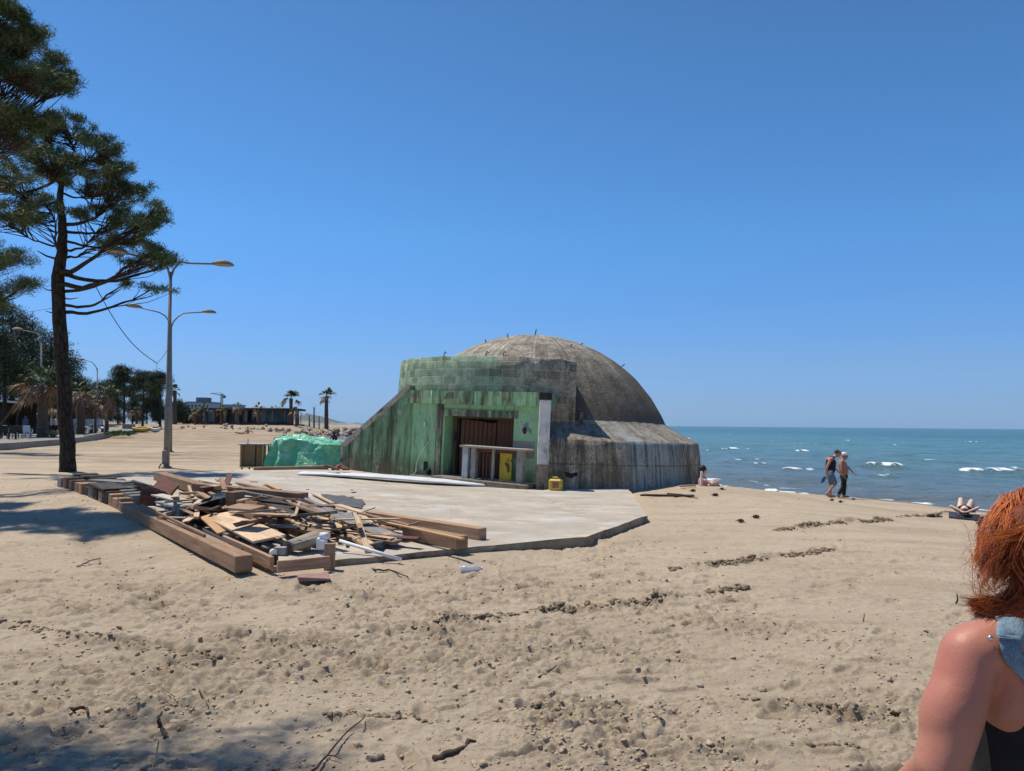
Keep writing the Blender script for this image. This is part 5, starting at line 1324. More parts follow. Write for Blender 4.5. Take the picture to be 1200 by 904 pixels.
for i, (px, pb, pt, w_, Y) in enumerate([(98,500,446,34,130), (112,500,448,34,135), (126,500,447,30,140), (138,500,452,30,150), (155,500,455,26,155), (172,500,460,26,150), (186,500,458,22,152), (204,500,470,22,160), (216,500,478,20,165), (226,500,482,18,165)]):
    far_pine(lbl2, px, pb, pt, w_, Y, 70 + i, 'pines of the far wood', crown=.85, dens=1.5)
far_pine('umbrella pine with the widest flat crown, left of the far pair', 145, 501, 430, 40, 122, 90, None, 1, .36, 1.5)
far_pine('umbrella pine in the middle of the three far ones beyond the beach', 167, 501, 435, 36, 126, 91, None, 2, .34, 1.5)
far_pine('umbrella pine with a forked stem just left of the street lamp', 188, 501, 437, 30, 124, 92, None, -1, .34, 1.4)

# ================================================================== PALMS
M_ptrunk = simple('palm_trunk', (.075,.050,.035), (.17,.115,.08), 9, .95, .9, .05, stretch=(1, 1, 3))
M_pgreen = leaf_mat('palm_green', [(0, (.030,.055,.018)), (1, (.115,.155,.045))])
M_pdry = leaf_mat('palm_dry', [(0, (.15,.090,.048)), (.5, (.27,.170,.095)), (1, (.40,.28,.17))])
def frond_arrays(az, el, L, droop, nleaf, w, rng, wind=(0, 0, 0), fan=True):
    d = np.array([math.cos(az)*math.cos(el), math.sin(az)*math.cos(el), math.sin(el)]); pts = []
    n = 7
    for i in range(n):
        u = i/(n-1); pts.append(d*L*u + np.array([wind[0]*u*u*L, wind[1]*u*u*L, -droop*L*u*u + wind[2]*u*u*L]))
    V = []; T = []
    s = np.cross(d, [0, 0, 1.0]); s /= (np.linalg.norm(s) + 1e-6); upv = np.cross(s, d)
    for i in range(n - 1):
        a, b2 = pts[i], pts[i+1]; k = len(V); V += [a - s*.025, a + s*.025, b2 + s*.02, b2 - s*.02]; T += [(k, k+1, k+2), (k, k+2, k+3)]
    o = pts[3] if fan else None
    for j in range(nleaf):
        if fan:
            th = (j/(nleaf-1) - .5)*2.5 + rng.normal(0, .06); base = pts[3] + (pts[4]-pts[3])*rng.uniform(-.3, .6)
            dd = (pts[-1]-pts[3]); dd = dd/np.linalg.norm(dd); dirv = dd*math.cos(th) + s*math.sin(th) + upv*rng.normal(0, .12); l = L*.52*rng.uniform(.75, 1.1)
        else:
            u = .2 + .8*j/nleaf; ii = min(int(u*(n-1)), n-2); base = pts[ii] + (pts[ii+1]-pts[ii])*(u*(n-1)-ii); sd = 1 if j % 2 else -1
            dd = (pts[ii+1]-pts[ii]); dd = dd/np.linalg.norm(dd); dirv = dd*.6 + s*sd*.8 + np.array([0, 0, -.25 + rng.normal(0, .15)]); l = L*.30*rng.uniform(.7, 1.1)*(1.15-u*.6)
        dirv = dirv/np.linalg.norm(dirv); end = base + dirv*l + np.array([wind[0]*.35*l, wind[1]*.35*l, -l*.34*rng.uniform(.6, 1.5)]); mid = base + dirv*l*.55
        side = np.cross(dirv, [rng.normal(0, .3), rng.normal(0, .3), 1.0]); side /= np.linalg.norm(side); k = len(V)
        V += [base - side*w*.4, base + side*w*.4, mid + side*w, mid - side*w, end]; T += [(k, k+1, k+2), (k, k+2, k+3), (k+3, k+2, k+4)]
    return np.array(V), np.array(T)
def palm(label, px, pbase, pcrown, Y, rt, ngreen, ndry, L, seed, group=None, wind=(-.45, 0, 0), each=True, fan=True, w=.035, lean=0.0, skirt=True, nleaf=18):
    rng = np.random.default_rng(seed); b = at(px, pbase, Y); b.z = Gs(b.x, b.y); c = at(px + lean, pcrown, Y) - b
    root = empty('palm_tree', b, 0, label, 'palm', group); mb = MB(); pts = []; rs = []
    n = 16
    for i in range(n + 1):
        u = i/n; pts.append(Vector((c.x*u, c.y*u, c.z*u - (.15 if i == 0 else 0)))); rs.append(rt*(1.25 - .35*u)*(1.12 if i % 2 else .95)*(1.15 if u > .85 else 1))
    mb.tube(pts, rs, 9); mb.build('trunk', M_ptrunk, root)
    def many(nm, mat, cnt, fn):
        if each:
            for i in range(cnt):
                V, T = fn(i); me = np_mesh(nm, V + np.array(c), T, False); set_attr(me, 'tint', np.clip(rng.normal(.5, .25)+rng.normal(0, .1, len(V)), 0, 1)); link_mesh(nm, me, mat, root)
        else:
            VV = []; TT = []; k = 0; tn = []
            for i in range(cnt):
                V, T = fn(i); VV.append(V + np.array(c)); TT.append(T + k); k += len(V); tn.append(np.clip(np.full(len(V), rng.normal(.5, .25)), 0, 1))
            if VV: me = np_mesh(nm, np.concatenate(VV), np.concatenate(TT), False); set_attr(me, 'tint', np.concatenate(tn)); link_mesh(nm, me, mat, root)
    many('frond' if each else 'green_crown', M_pgreen, ngreen, lambda i: frond_arrays(rng.uniform(0, 6.28), rng.uniform(.5, 1.45), L*rng.uniform(.75, 1.05), rng.uniform(.1, .35), nleaf, w, rng, (wind[0]*.4, 0, 0), fan))
    many('dry_frond' if each else 'dry_skirt', M_pdry, ndry, lambda i: frond_arrays(rng.uniform(0, 6.28), rng.uniform(-.7, .55), L*rng.uniform(.7, 1.1), rng.uniform(.35, .8), nleaf, w, rng, wind, fan))
    return root
palm('broad palm with long dry fronds blown to the left, standing left of the tall pine', 50, 519, 452, 57, .34, 9, 13, 2.3, 21, w=.05)
palm('palm with brown dry fronds just right of the tall pine trunk', 95, 514, 462, 68, .30, 6, 13, 2.1, 22, w=.05)
palm('shorter palm with a green heart among brown fronds, right of the tall pine', 109, 513, 474, 72, .30, 7, 12, 2.1, 23, w=.05)
palm('palm thick with hanging brown fronds at the right end of the near palm row', 123, 511, 464, 76, .30, 5, 17, 2.2, 24, w=.05)
palm('slim distant palm with a stubby crown just right of the street lamp', 205, 501, 458, 150, .34, 10, 6, 1.7, 25, each=False, w=.09, wind=(.1, 0, 0))
palm('sturdy dark trunked palm with a short green crown at the right end of the pavilion', 341, 501, 467, 150, .34, 15, 5, 2.5, 26, each=False, w=.10, wind=(0, 0, 0))
palm('tallest dark trunked palm standing alone right of the pavilion', 382.5, 501, 465, 151, .36, 13, 4, 2.7, 27, each=False, w=.10, wind=(.05, 0, 0))
for i, (px, pc, l_) in enumerate([(240, 478, 'small dry palm at the left end of the pavilion'), (259, 480, 'small dry palm before the second bay of the pavilion'), (279, 478, 'small dry palm before the middle of the pavilion'),
                                  (303, 481, 'small dry palm before the glazed half of the pavilion'), (322, 480, 'small pale palm behind the pavilion roof'), (347, 482, 'bushy dry palm at the right corner of the pavilion'), (229, 484, 'small grey palm left of the pavilion'), (160, 482, 'small dry palm under the far umbrella pines')]):
    palm(l_, px, 502, pc, 143 if i != 4 else 158, .19, 5, 8, 1.5, 30 + i, each=False, w=.08, wind=(-.2, 0, 0), nleaf=12)
# bare young palm stems and posts right of the pavilion
M_dpost = simple('dark_post_wood', (.045,.036,.03), (.10,.08,.065), 6, .9)
for i, (px, pt, w_, l_) in enumerate([(368, 478, .30, 'thin bare palm stem with a wispy top right of the pavilion'), (362.5, 487, .26, 'short bare post left of the thin bare palm stem'), (374, 488, .20, 'short bare post between the thin palm stem and the tallest palm'),
                                      (349, 479, .5, 'stout bare palm stem at the right corner of the pavilion'), (352.5, 487, .16, 'thin post right of the stout bare stem')]):
    a = at(px, 501.5, 148); a.z = Gs(a.x, a.y) - .1; b_ = at(px, pt, 148); mb = MB(); mb.tube([a, a.lerp(b_, .5), b_], [w_*.6, w_*.5, w_*.45], 8)
    if i == 0:
        for k in range(5): mb.bar(b_, b_ + Vector((math.cos(k*1.4)*.7, math.sin(k*1.4)*.7, .5 - .2*k)), .06, .03)
    tag(mb.build('bare_stem' if i in (0, 3) else 'wooden_post', M_dpost, None, None, a), l_, 'palm stem' if i in (0, 3) else 'post')

# ================================================================== STREET LAMPS
M_pole = simple('lamp_pole_grey', (.19,.175,.155), (.27,.25,.225), 6, .55, .15, metal=.2)
M_head = simple('lamp_head_grey', (.20,.185,.165), (.27,.25,.22), 8, .7, .1); M_lens = simple('lamp_lens', (.20,.17,.135), (.27,.23,.19), 6, .5, .0)
def lamp_head(o, p, d, Lh=.74, wh=.28, hh=.17):
    d = Vector(d).normalized(); up = Vector((0, 0, 1)); s = d.cross(up).normalized(); u = s.cross(d)
    vs = []; n = 14; m = 8
    for i in range(n + 1):
        t = i/n; prof = math.sin(math.pi*min(1, t*.93+.05))**.6
        for k in range(m + 1):
            a = math.pi*k/m; vs.append(Vector(p) + d*(t*Lh) + s*(math.cos(a)*wh*prof) + u*(math.sin(a)*hh*prof))
    mb = MB(); mb.add(vs, [(i*(m+1)+k, (i+1)*(m+1)+k, (i+1)*(m+1)+k+1, i*(m+1)+k+1) for i in range(n) for k in range(m)], None, True)
    h = mb.build('lamp_head', M_head, o); mb = MB(); mb.add([vs[i*(m+1)] + u*-.012 for i in range(n+1)] + [vs[i*(m+1)+m] + u*-.012 for i in range(n+1)], [(i, i+1, n+2+i, n+1+i) for i in range(n)], None, True)
    mb.build('lens', M_lens, h)
def street_lamp(label, base, top, heads, r_=.085, hs=1.0, group=None):
    b = Vector(base); o = empty('street_lamp', b, 0, label, 'street lamp', group); T = Vector(top) - b
    mb = MB(); mb.tube([(0, 0, -.2), T*.35, T*.36, T], [r_*1.25, r_*1.05, r_*.9, r_*.6], 12); mb.build('pole', M_pole, o)
    mb = MB(); mb.lathe([(r_*2.2, 0), (r_*2.2, .03), (r_*1.5, .06)], n=16); mb.build('base_plate', M_pole, o)
    for hp in heads:
        h = Vector(hp) - b; d = h - T; hd = Vector((d.x, d.y, 0)).normalized(); rise_ = d.z
        p = [T - Vector((0, 0, .25)), T + hd*.10 + Vector((0, 0, .12)), T + hd*.32 + Vector((0, 0, .42*min(1, rise_/.5))), T + hd*.62 + Vector((0, 0, rise_*.80)), h]
        mb = MB(); mb.tube(p, [r_*.5, r_*.48, r_*.44, r_*.42, r_*.38], 8); mb.build('lamp_arm', M_pole, o)
        lamp_head(o, h - hd*.05, hd + Vector((0, 0, .03)), .76*hs, .29*hs, .19*hs)
    return o
b = onG(195, 548.5); Yl = b.y
L1 = street_lamp('tall double armed street lamp rising between the pine and the cabinet', b, at(200, 319, Yl), [at(147, 297, Yl - .9), at(251, 309.5, Yl + .9)])
mb = MB(); q = at(193, 535, Yl - .12) - b; mb.box(q, (.14, .12, .42)); mb.build('junction_box', M_pole, L1, bevel=.01)
mb = MB(); mb.tube([at(186.5, 553, Yl-.3) - b, at(186.5, 547.5, Yl-.3) - b, at(189, 544, Yl-.25) - b, at(194, 541, Yl-.1) - b], .022, 6); mb.build('conduit', M_dk, L1)
b = onG(199.5, 530); Yl2 = b.y
street_lamp('second double armed street lamp close behind the tallest one, with lower arms', b, at(200.5, 380, Yl2), [at(165, 361, Yl2 - 1), at(238, 366, Yl2 + 1)])
b = onG(48.5, 517); street_lamp('single armed street lamp rising behind the broad palm', b, at(48.5, 398, b.y), [at(26, 387, b.y - .4)], .08)
b = onG(114, 509, 0); street_lamp('single armed street lamp above the near palm row', b, at(114, 432, b.y), [at(99, 422, b.y - .4)], .09)
b = onG(89.5, 512, 0); street_lamp('short armed street lamp beside the tall pine trunk with its arm at half height', b, at(89.5, 470, b.y), [at(84, 464, b.y)], .09, .8)
# cable from the pine to the lamp
def cable(name, label, pts, r_):
    mb = MB(); mb.tube(pts, r_, 5); return tag(mb.build(name, M_black, None, None, Vector(pts[0])), label, 'cable')
a, b_ = at(108, 328, Y1), at(184, 426, Yl); cable('hanging_cable', 'black cable hanging from the pine bough towards the street lamp', [a.lerp(b_, u) - Vector((0, 0, .42*math.sin(math.pi*u))) for u in np.linspace(0, 1, 16)] , .014)
c_ = at(199, 405, Yl); cable('hanging_cable', 'thin cable rising from the cable end to the street lamp pole', [b_ + Vector((0, 0, -.35)), b_, b_.lerp(c_, .5) - Vector((0, 0, .08)), c_], .008)
cable('hanging_cable', 'thin cable crossing the sky left of the pine trunk', [at(-20, 375, Y1 + 2), at(20, 368, Y1 + 2), at(70, 360, Y1)], .008)

# ================================================================== CAFE AT THE LEFT EDGE
M_kerb = simple('kerb_concrete', (.20,.185,.155), (.31,.29,.25), 5, .9, .5, over=[((.12,.10,.08), 3, (1,1,1), .55, .7)])
pts = [onG(-60, 531), onG(8, 527.5), onG(72, 521.5), onG(100, 517.5), onG(122, 514), onG(141, 509)]
mb = MB()
for i in range(len(pts) - 1): mb.bar(pts[i] + Vector((0, 0, .12)), pts[i+1] + Vector((0, 0, .12 if i < 3 else .2)), .30, .55 if i < 3 else .70)
tag(mb.build('kerb_wall', M_kerb, None, None, pts[2], .01), 'low concrete kerb wall between the beach and the palms at the left', 'wall')
mb = MB(); pp = [p + Vector((0, .25, .30)) for p in pts] + [pts[-1] + Vector((-14, 40, .4)), pts[0] + Vector((-40, 60, .4)), pts[0] + Vector((-30, 0, .3))]
mb.add(pp, [tuple(range(len(pp)))]); ob = mb.build('promenade', simple('promenade_paving', (.17,.155,.13), (.27,.25,.215), 2, .9, .3)); tag(ob, kind='structure')
rngg = np.random.default_rng(9); gp = []
for _ in range(200):
    u = rngg.random(); p = onG(126 + 12*u, 509 - 1.0*u, .42); gp.append((p.x + rngg.normal(0, .4), p.y + rngg.uniform(0, 2.5), p.z))
me = needle_mesh('grass', gp, 14, .22, .02, rngg, .10, 1.2); o = link_mesh('grass', me, leaf_mat('grass_blades', [(0, (.03,.07,.018)), (1, (.08,.15,.04))])); tag(o, kind='stuff', label='green grass strip at the right end of the kerb wall', cat='grass')
def chair(label, p, rz, mat, group):
    mb = MB(); 
    for x, y in ((-.2,-.2),(.2,-.2),(-.2,.2),(.2,.2)): mb.bar((x, y, 0), (x*.95, y*.95, .44), .045, .045)
    mb.box((0, 0, .455), (.46, .46, .04)); mb.box((0, .22, .70), (.46, .04, .46), Matrix.Rotation(-.12, 3, 'X'))
    for x in (-.23, .23): mb.bar((x, -.2, .64), (x, .22, .66), .05, .03); mb.bar((x, -.2, .45), (x, -.2, .64), .04, .04)
    o = mb.build('chair', mat, None, p); o.rotation_euler = (0, 0, rz); return tag(o, label, 'chair', group)
M_chw = simple('chair_pale_blue', (.42,.48,.55), (.52,.58,.64), 6, .5); M_chb = simple('chair_black', (.012,.012,.013), (.03,.03,.03), 6, .5); M_white2 = simple('painted_white', (.60,.60,.58), (.74,.74,.72), 5, .5)
def cp(px, py): p = onG(px, py); p.z += .30; return p
chair('pale blue chair with its back to the beach at the cafe table', cp(32, 519), 3.3, M_chw, None)
chair('small white chair beyond the dark chairs of the cafe', cp(8, 517), 2.9, M_white2, None)
for i, px in enumerate((-6, 5, 14, 20)): chair('black chair at the shaded cafe tables left of the pale blue chair', cp(px, 520 - i % 2), 3.1 + .4*i, M_chb, 'black chairs of the cafe')
def table(label, p, mat):
    o = empty('cafe_table', p, 0, label, 'table'); mb = MB(); mb.box((0, 0, .74), (1.1, .75, .05)); mb.build('table_top', mat, o)
    mb = MB()
    for x, y in ((-.48,-.3),(.48,-.3),(-.48,.3),(.48,.3)):
        mb = MB(); mb.bar((x, y, 0), (x, y, .72), .05, .05); mb.build('leg', mat, o)
table('white cafe table left of the pale blue chair', cp(24, 518), M_white2); table('dark cafe table at the left picture edge', cp(6, 519), M_chb); table('dark cafe table beside the broad palm trunk', cp(40, 518), M_chb)
# cafe shelter
q = at(-18, 505, 68); q.z = Gs(q.x, q.y) + .3; sh = empty('cafe_shelter', q, 0, 'dark timber cafe shelter with a pale eaves line under the pines', 'shelter')
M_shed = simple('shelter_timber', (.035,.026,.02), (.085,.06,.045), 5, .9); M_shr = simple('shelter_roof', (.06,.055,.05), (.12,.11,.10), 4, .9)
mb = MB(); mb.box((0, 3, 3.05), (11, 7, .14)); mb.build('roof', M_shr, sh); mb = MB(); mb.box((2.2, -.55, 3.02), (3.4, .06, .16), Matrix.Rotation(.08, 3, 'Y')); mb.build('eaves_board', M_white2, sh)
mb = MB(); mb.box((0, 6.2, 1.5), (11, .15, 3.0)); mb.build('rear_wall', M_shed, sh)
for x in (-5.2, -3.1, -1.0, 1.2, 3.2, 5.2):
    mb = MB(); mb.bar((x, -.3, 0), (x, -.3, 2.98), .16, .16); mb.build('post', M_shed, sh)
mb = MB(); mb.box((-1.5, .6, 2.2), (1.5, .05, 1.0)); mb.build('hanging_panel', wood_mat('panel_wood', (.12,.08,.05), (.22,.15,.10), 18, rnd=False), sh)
# straw parasol and agave, white furniture under the palms
q = cp(57, 514); pr = empty('straw_parasol', q, 0, 'small round straw parasol between the broad palm and the tall pine', 'parasol')
mb = MB(); mb.tube([(0,0,0),(0,0,2.0)], .05, 8); mb.build('pole', M_shed, pr); mb = MB(); mb.lathe([(.95, 1.75), (.92, 1.95), (.55, 2.25), (.05, 2.4)], n=20, jitter=lambda t, i: .04*math.sin(t*17)); mb.build('straw_roof', simple('straw', (.20,.12,.07), (.33,.21,.13), 14, .95, .6), pr)
q = cp(62, 518); VV = []; TT = []; k = 0; ra = np.random.default_rng(4)
for i in range(26):
    V, T = frond_arrays(ra.uniform(0, 6.28), ra.uniform(.25, 1.3), ra.uniform(.5, .9), .15, 2, .05, ra, fan=False); w_ = V.copy(); VV.append(w_); TT.append(T + k); k += len(V)
    dd = np.array([math.cos(i), math.sin(i), .9]); dd /= np.linalg.norm(dd); sdd = np.array([-math.sin(i), math.cos(i), 0]); VV.append(np.array([sdd*-.06, sdd*.06, dd*.45+sdd*.05, dd*.45-sdd*.05, dd*.95])); TT.append(np.array([(0,1,2),(0,2,3),(3,2,4)]) + k); k += 5
me = np_mesh('agave', np.concatenate(VV), np.concatenate(TT), False); set_attr(me, 'tint', np.full(k, .6)); o = link_mesh('agave_plant', me, leaf_mat('agave_leaf', [(0, (.07,.10,.05)), (1, (.20,.24,.13))]), None, q); tag(o, 'spiky pale green agave in the kerb bed left of the tall pine', 'plant')
for i, (px, py, l_) in enumerate([(102, 513, 'white seat frame between the first two palms right of the pine'), (117, 511, 'white seat frame between the last two palms of the near row'), (88, 513, 'white seat frame close to the tall pine trunk')]):
    q = cp(px, py); mb = MB()
    for s in (-.35, .35): mb.tube([(s, -.4, 0), (s, -.2, .8), (s, .3, 1.3), (s, .45, .0)], .05, 6)
    mb.box((0, .0, .55), (.75, .5, .07), Matrix.Rotation(.3, 3, 'X')); mb.box((0, .3, 1.15), (.75, .07, .6), Matrix.Rotation(-.3, 3, 'X'))
    o = mb.build('garden_seat', M_white2, None, q); o.rotation_euler = (0, 0, .6*i); tag(o, l_, 'seat')
# beach things by the far end of the kerb
q = onG(151, 504.5); mb = MB(); mb.box((0, 0, .45), (1.4, 1.0, .85)); mb.box((0, 0, .92), (1.5, 1.1, .06)); tag(mb.build('grey_crate', simple('crate_grey', (.16,.17,.18), (.25,.26,.27), 5, .7), None, q, None, .03), 'grey lidded box at the far end of the kerb wall', 'box')
def boat(label, px0, px1, py, mat, seat):
    a, b_ = onG(px0, py), onG(px1, py); L = (b_ - a).length; d = (b_ - a)/L; c = (a + b_)/2; s = Vector((-d.y, d.x, 0)); vs = []; n = 14; prof = [(-.62, .25), (-.66, .5), (-.5, .60), (-.3, .42), (.3, .42), (.5, .60), (.66, .5), (.62, .25), (0, .06)]
    for i in range(n + 1):
        t = i/n; k = math.sin(math.pi*(.12 + .76*t))**.5; shr = .18*(2*t-1)**2
        for y, z in prof: vs.append(d*(t-.5)*L + s*y*k + Vector((0, 0, z*(.8+.2*k) + shr)))
    m = len(prof); mb = MB(); mb.add(vs, [(i*m+k, (i+1)*m+k, (i+1)*m+(k+1) % m, i*m+(k+1) % m) for i in range(n) for k in range(m)], None, True); mb.add([vs[i] for i in range(m)], [tuple(range(m))]); mb.add([vs[n*m+i] for i in range(m)], [tuple(reversed(range(m)))])
    o = mb.build('pedal_boat', mat, None, c); tag(o, label, 'boat')
    mb = MB()
    for x in (-.35, .3): mb.box(d*x*L*.5 + Vector((0, 0, .62)), (.5, .7, .35))
    mb.build('seat', seat, o, bevel=.05)
M_yb = simple('boat_yellow', (.42,.30,.05), (.55,.42,.09), 4, .4); M_gb = simple('boat_white', (.55,.56,.56), (.70,.71,.71), 4, .4)
boat('yellow pedal boat drawn up on the far sand below the umbrella pines', 155, 176, 507.5, M_yb, M_yb); boat('white pedal boat drawn up beside the yellow one', 176, 188, 507.5, M_gb, M_chb)
cloth('boat_cover', 'teal cover lying on the sand left of the yellow pedal boat', 'cover', [[onG(144, 508, .02), onG(150, 508, .1), onG(156, 508, .02)], [onG(144, 506.5, .2), onG(150, 506.3, .45), onG(156, 506.3, .25)], [onG(145, 505.6, .05), onG(150, 505.4, .2), onG(156, 505.4, .05)]], simple('cover_teal', (.05,.17,.19), (.10,.26,.28), 3, .6), .02, 31, .08)

# ================================================================== PAVILION ON THE SHORE
q = at(291, 500, 152); q.z = Gs(q.x, q.y) ; pv = empty('beach_pavilion', q, 0, 'long low dark pavilion with flat roof and glass front behind the far rocks', 'pavilion')
M_pd = simple('pavilion_dark', (.030,.026,.023), (.07,.06,.053), 3, .8); M_pc = simple('pavilion_column', (.13,.11,.095), (.20,.175,.15), 3, .85); M_proof = simple('pavilion_roof_pale', (.42,.44,.46), (.56,.58,.60), 2, .7)
gl = NT('pavilion_glass', .06, .5); gl.base(gl.ramp(gl.noise(gl.coord(), .5, 3), [(.3, (.035,.06,.07)), (.7, (.07,.11,.125))]))
mb = MB(); mb.box((0, 2.5, .08), (20, 7.5, .3)); mb.build('floor', M_pc, pv)
mb = MB(); mb.box((0, 2.5, 3.30), (20.2, 8, .42)); mb.build('roof', M_pd, pv, bevel=.03); mb = MB(); mb.box((3.4, 3.0, 3.56), (12, 6.4, .12)); mb.build('roof_deck', M_proof, pv)
mb = MB(); mb.box((-3.2, 5.6, 1.65), (13.2, .2, 2.9)); mb.build('rear_wall', M_pd, pv)
for x in (-9.6, -7.0, -4.6, -2.2, -.2, 2.2, 9.4):
    mb = MB(); mb.box((x, -.8, 1.66), (.5, .5, 2.86)); mb.build('column', M_pc if abs(x) < 9 else M_pd, pv)
for i in range(5):
    x = 3.2 + i*1.28; mb = MB(); mb.box((x, -.4, 1.66), (1.22, .05, 2.82)); w_ = mb.build('glass_pane', gl.m, pv); mb = MB(); mb.box((x + .64, -.44, 1.66), (.06, .10, 2.84)); mb.build('frame', M_proof if i % 2 else M_pd, w_)
for x0, x1 in ((-9.3, -7.3), (-4.3, -2.5), (-1.9, -.5), (.2, 1.9)):
    mb = MB(); mb.box(((x0+x1)/2, .6, 1.5), (x1-x0, .05, 2.5)); mb.build('glass_pane', gl.m, pv)
mb = MB(); mb.box((-.3, -1.15, .42), (19.6, .08, .5)); mb.build('parapet', M_pd, pv)
# white arched frame behind the pavilion
q = at(303, 484, 170); q.z = Gs(q.x, q.y); gz = empty('arched_gazebo', q, 0, 'white arched gazebo frame rising over the pavilion roof', 'gazebo'); htop = at(303, 474, 170).z - q.z
for k in range(6):
    a = k*math.pi/6; mb = MB(); mb.tube([(math.cos(a)*2.1*math.cos(t), math.sin(a)*2.1*math.cos(t), htop - 2.0 + 1.9*math.sin(t)) for t in np.linspace(0, math.pi, 15)], .07, 6); mb.build('arch_rib', M_white2, gz)
mb = MB()
for t in np.linspace(0, 2*math.pi, 7)[:-1]: mb.bar((2.1*math.cos(t), 2.1*math.sin(t), 0), (2.1*math.cos(t), 2.1*math.sin(t), htop-2), .12, .12)
mb.build('posts_frame', M_white2, gz); mb = MB(); mb.lathe([(.25, htop-.15), (.25, htop+.35), (.05, htop+.6)], n=10); mb.build('finial', M_pd, gz)
# low railing fence and parasols right of the pavilion
for i, px in enumerate((356, 359)):
    pass
# apartment blocks far behind
def block_house(label, px0, px1, ptop, Y, wall, roofc, floors, bays, penthouse=None):
    a = at(px0, 500, Y); b_ = at(px1, 500, Y); z1 = at(px0, ptop, Y).z; c = (a + b_)/2; c.z = 1.0; W_ = (b_ - a).length; H = z1 - 1.0
    o = empty('apartment_block', c, 0, label, 'building'); mb = MB(); mb.box((0, 8, H/2), (W_, 16, H)); mb.build('wall', wall, o)
    mb = MB(); mb.box((0, 8, H + .3), (W_ + .8, 16.8, .6)); mb.build('roof', roofc, o)
    fh = 3.2
    for f in range(floors):
        z = H - 1.9 - f*fh
        for k in range(bays):
            x = -W_/2 + W_*(k + .5)/bays; mb = MB(); mb.box((x, -.03, z), (W_/bays*.62, .1, 1.7)); w_ = mb.build('window', gl.m, o)
            mb = MB(); mb.box((x, -.35, z - 1.05), (W_/bays*.8, .7, .14)); mb.build('balcony', M_proof, w_)
    if penthouse:
        mb = MB(); mb.box((penthouse[0]*W_, 8, H + penthouse[2]/2 + .6), (penthouse[1]*W_, 8, penthouse[2])); mb.build('penthouse', roofc, o)
    return o
M_aw = simple('apartment_white', (.42,.43,.45), (.52,.53,.55), .3, .9, 0); M_ag = simple('apartment_grey', (.13,.14,.16), (.19,.20,.22), .3, .9, 0); M_ab = simple('apartment_bluegrey', (.34,.36,.39), (.43,.45,.48), .3, .9, 0)
block_house('white apartment block with dark roof storey far behind the pavilion', 218, 244, 472, 420, M_aw, M_ag, 3, 6, (0.0, .45, 2.6))
block_house('dark grey wing of the far apartment block, left of the white block', 205, 219, 473, 440, M_ag, M_ag, 2, 4)
block_house('long bluish apartment block right of the white one, far behind the pavilion', 244.5, 276, 475, 460, M_ab, M_aw, 3, 8)
# tower crane
b = at(259, 500, 520); b.z = 1; crn = empty('tower_crane', b, 0, 'tower crane with a long jib pointing left behind the apartment blocks', 'crane'); top = at(259, 461.5, 520) - b
M_cr = simple('crane_steel', (.20,.19,.17), (.30,.28,.25), .5, .7)
mb = MB(); n = 14
for x, y in ((-.6,-.6),(.6,-.6),(.6,.6),(-.6,.6)): mb.bar((x, y, 0), (x, y, top.z), .28, .28)
for i in range(n): mb.bar((-.6 if i % 2 else .6, -.6, top.z*i/n), (.6 if i % 2 else -.6, -.6, top.z*(i+1)/n), .2, .2)
mb.build('mast', M_cr, crn); je = at(247, 461, 519) - b; mb = MB(); mb.bar((0, 0, top.z - 1.2), je, .55, .55); mb.bar((0, 0, top.z + 1.2), je.lerp(Vector((0,0,top.z)), .25), .18, .18); mb.build('jib', M_cr, crn)
mb = MB(); mb.bar((0, 0, top.z - 1.2), at(263.5, 464, 521) - b, .6, .6); mb.build('counter_jib', M_cr, crn); mb = MB(); mb.box(at(263, 464.3, 521) - b + Vector((0, 0, -.6)), (1.6, 1.2, 1.8)); mb.build('counterweight', M_ag, crn)

# ================================================================== ROCKS, FAR SHORE, HILL
M_rock = simple('breakwater_rock', (.30,.235,.175), (.52,.44,.35), 1.3, .95, .8, .1, rnd=True, over=[((.10,.085,.07), 1.6, (1,1,1), .54, .68)])
rocks = []
for k in range(6):
    mb = MB(); rk = random.Random(60 + k); o3 = Vector((rk.uniform(0, 50), rk.uniform(0, 50), 0))
    mb.ell((0, 0, 0), (1, .8, .72), 14, 9, None, lambda p: .34*mnoise.cell(p*1.3 + o3)*.6 + .38*mnoise.noise(p*1.6 + o3))
    me_o = mb.build('rock', M_rock); me_o.data.polygons.foreach_set('use_smooth', [False]*len(me_o.data.polygons)); rocks.append(me_o)
line = [(-64, 131), (-54, 130), (-46, 129), (-40, 127.5), (-35.5, 127), (-33, 136), (-31, 147), (-28.5, 160), (-27, 168)]
rk = random.Random(8); first = [True]*6
for i in range(140):
    t = rk.random() ** .62 * (len(line) - 1.001); j = int(t); f = t - j; x = line[j][0]*(1-f) + line[j+1][0]*f; y = line[j][1]*(1-f) + line[j+1][1]*f
    big = .45 + .55*min(1, t/4); s = rk.uniform(.30, .75)*big; x += rk.gauss(0, 1.0); y += rk.gauss(0, 1.6); lift = rk.random()**1.5*1.3*big*(1 - min(1, abs(y - (line[j][1]*(1-f)+line[j+1][1]*f))/3.5))
    k = i % 6
    if first[k]: o = rocks[k]; first[k] = False
    else: o = rocks[k].copy(); COL.objects.link(o)
    o.location = (x, y, max(Gs(x, y), WATER - .1) + .1*s + lift); o.rotation_euler = (rk.uniform(-.6, .6), rk.uniform(-.6, .6), rk.uniform(0, 6.28)); o.scale = (s*rk.uniform(.8, 1.3), s*rk.uniform(.8, 1.3), s)
    tag(o, 'pale grey brown boulder in the rubble breakwater below the pavilion', 'boulder', 'boulders of the breakwater')
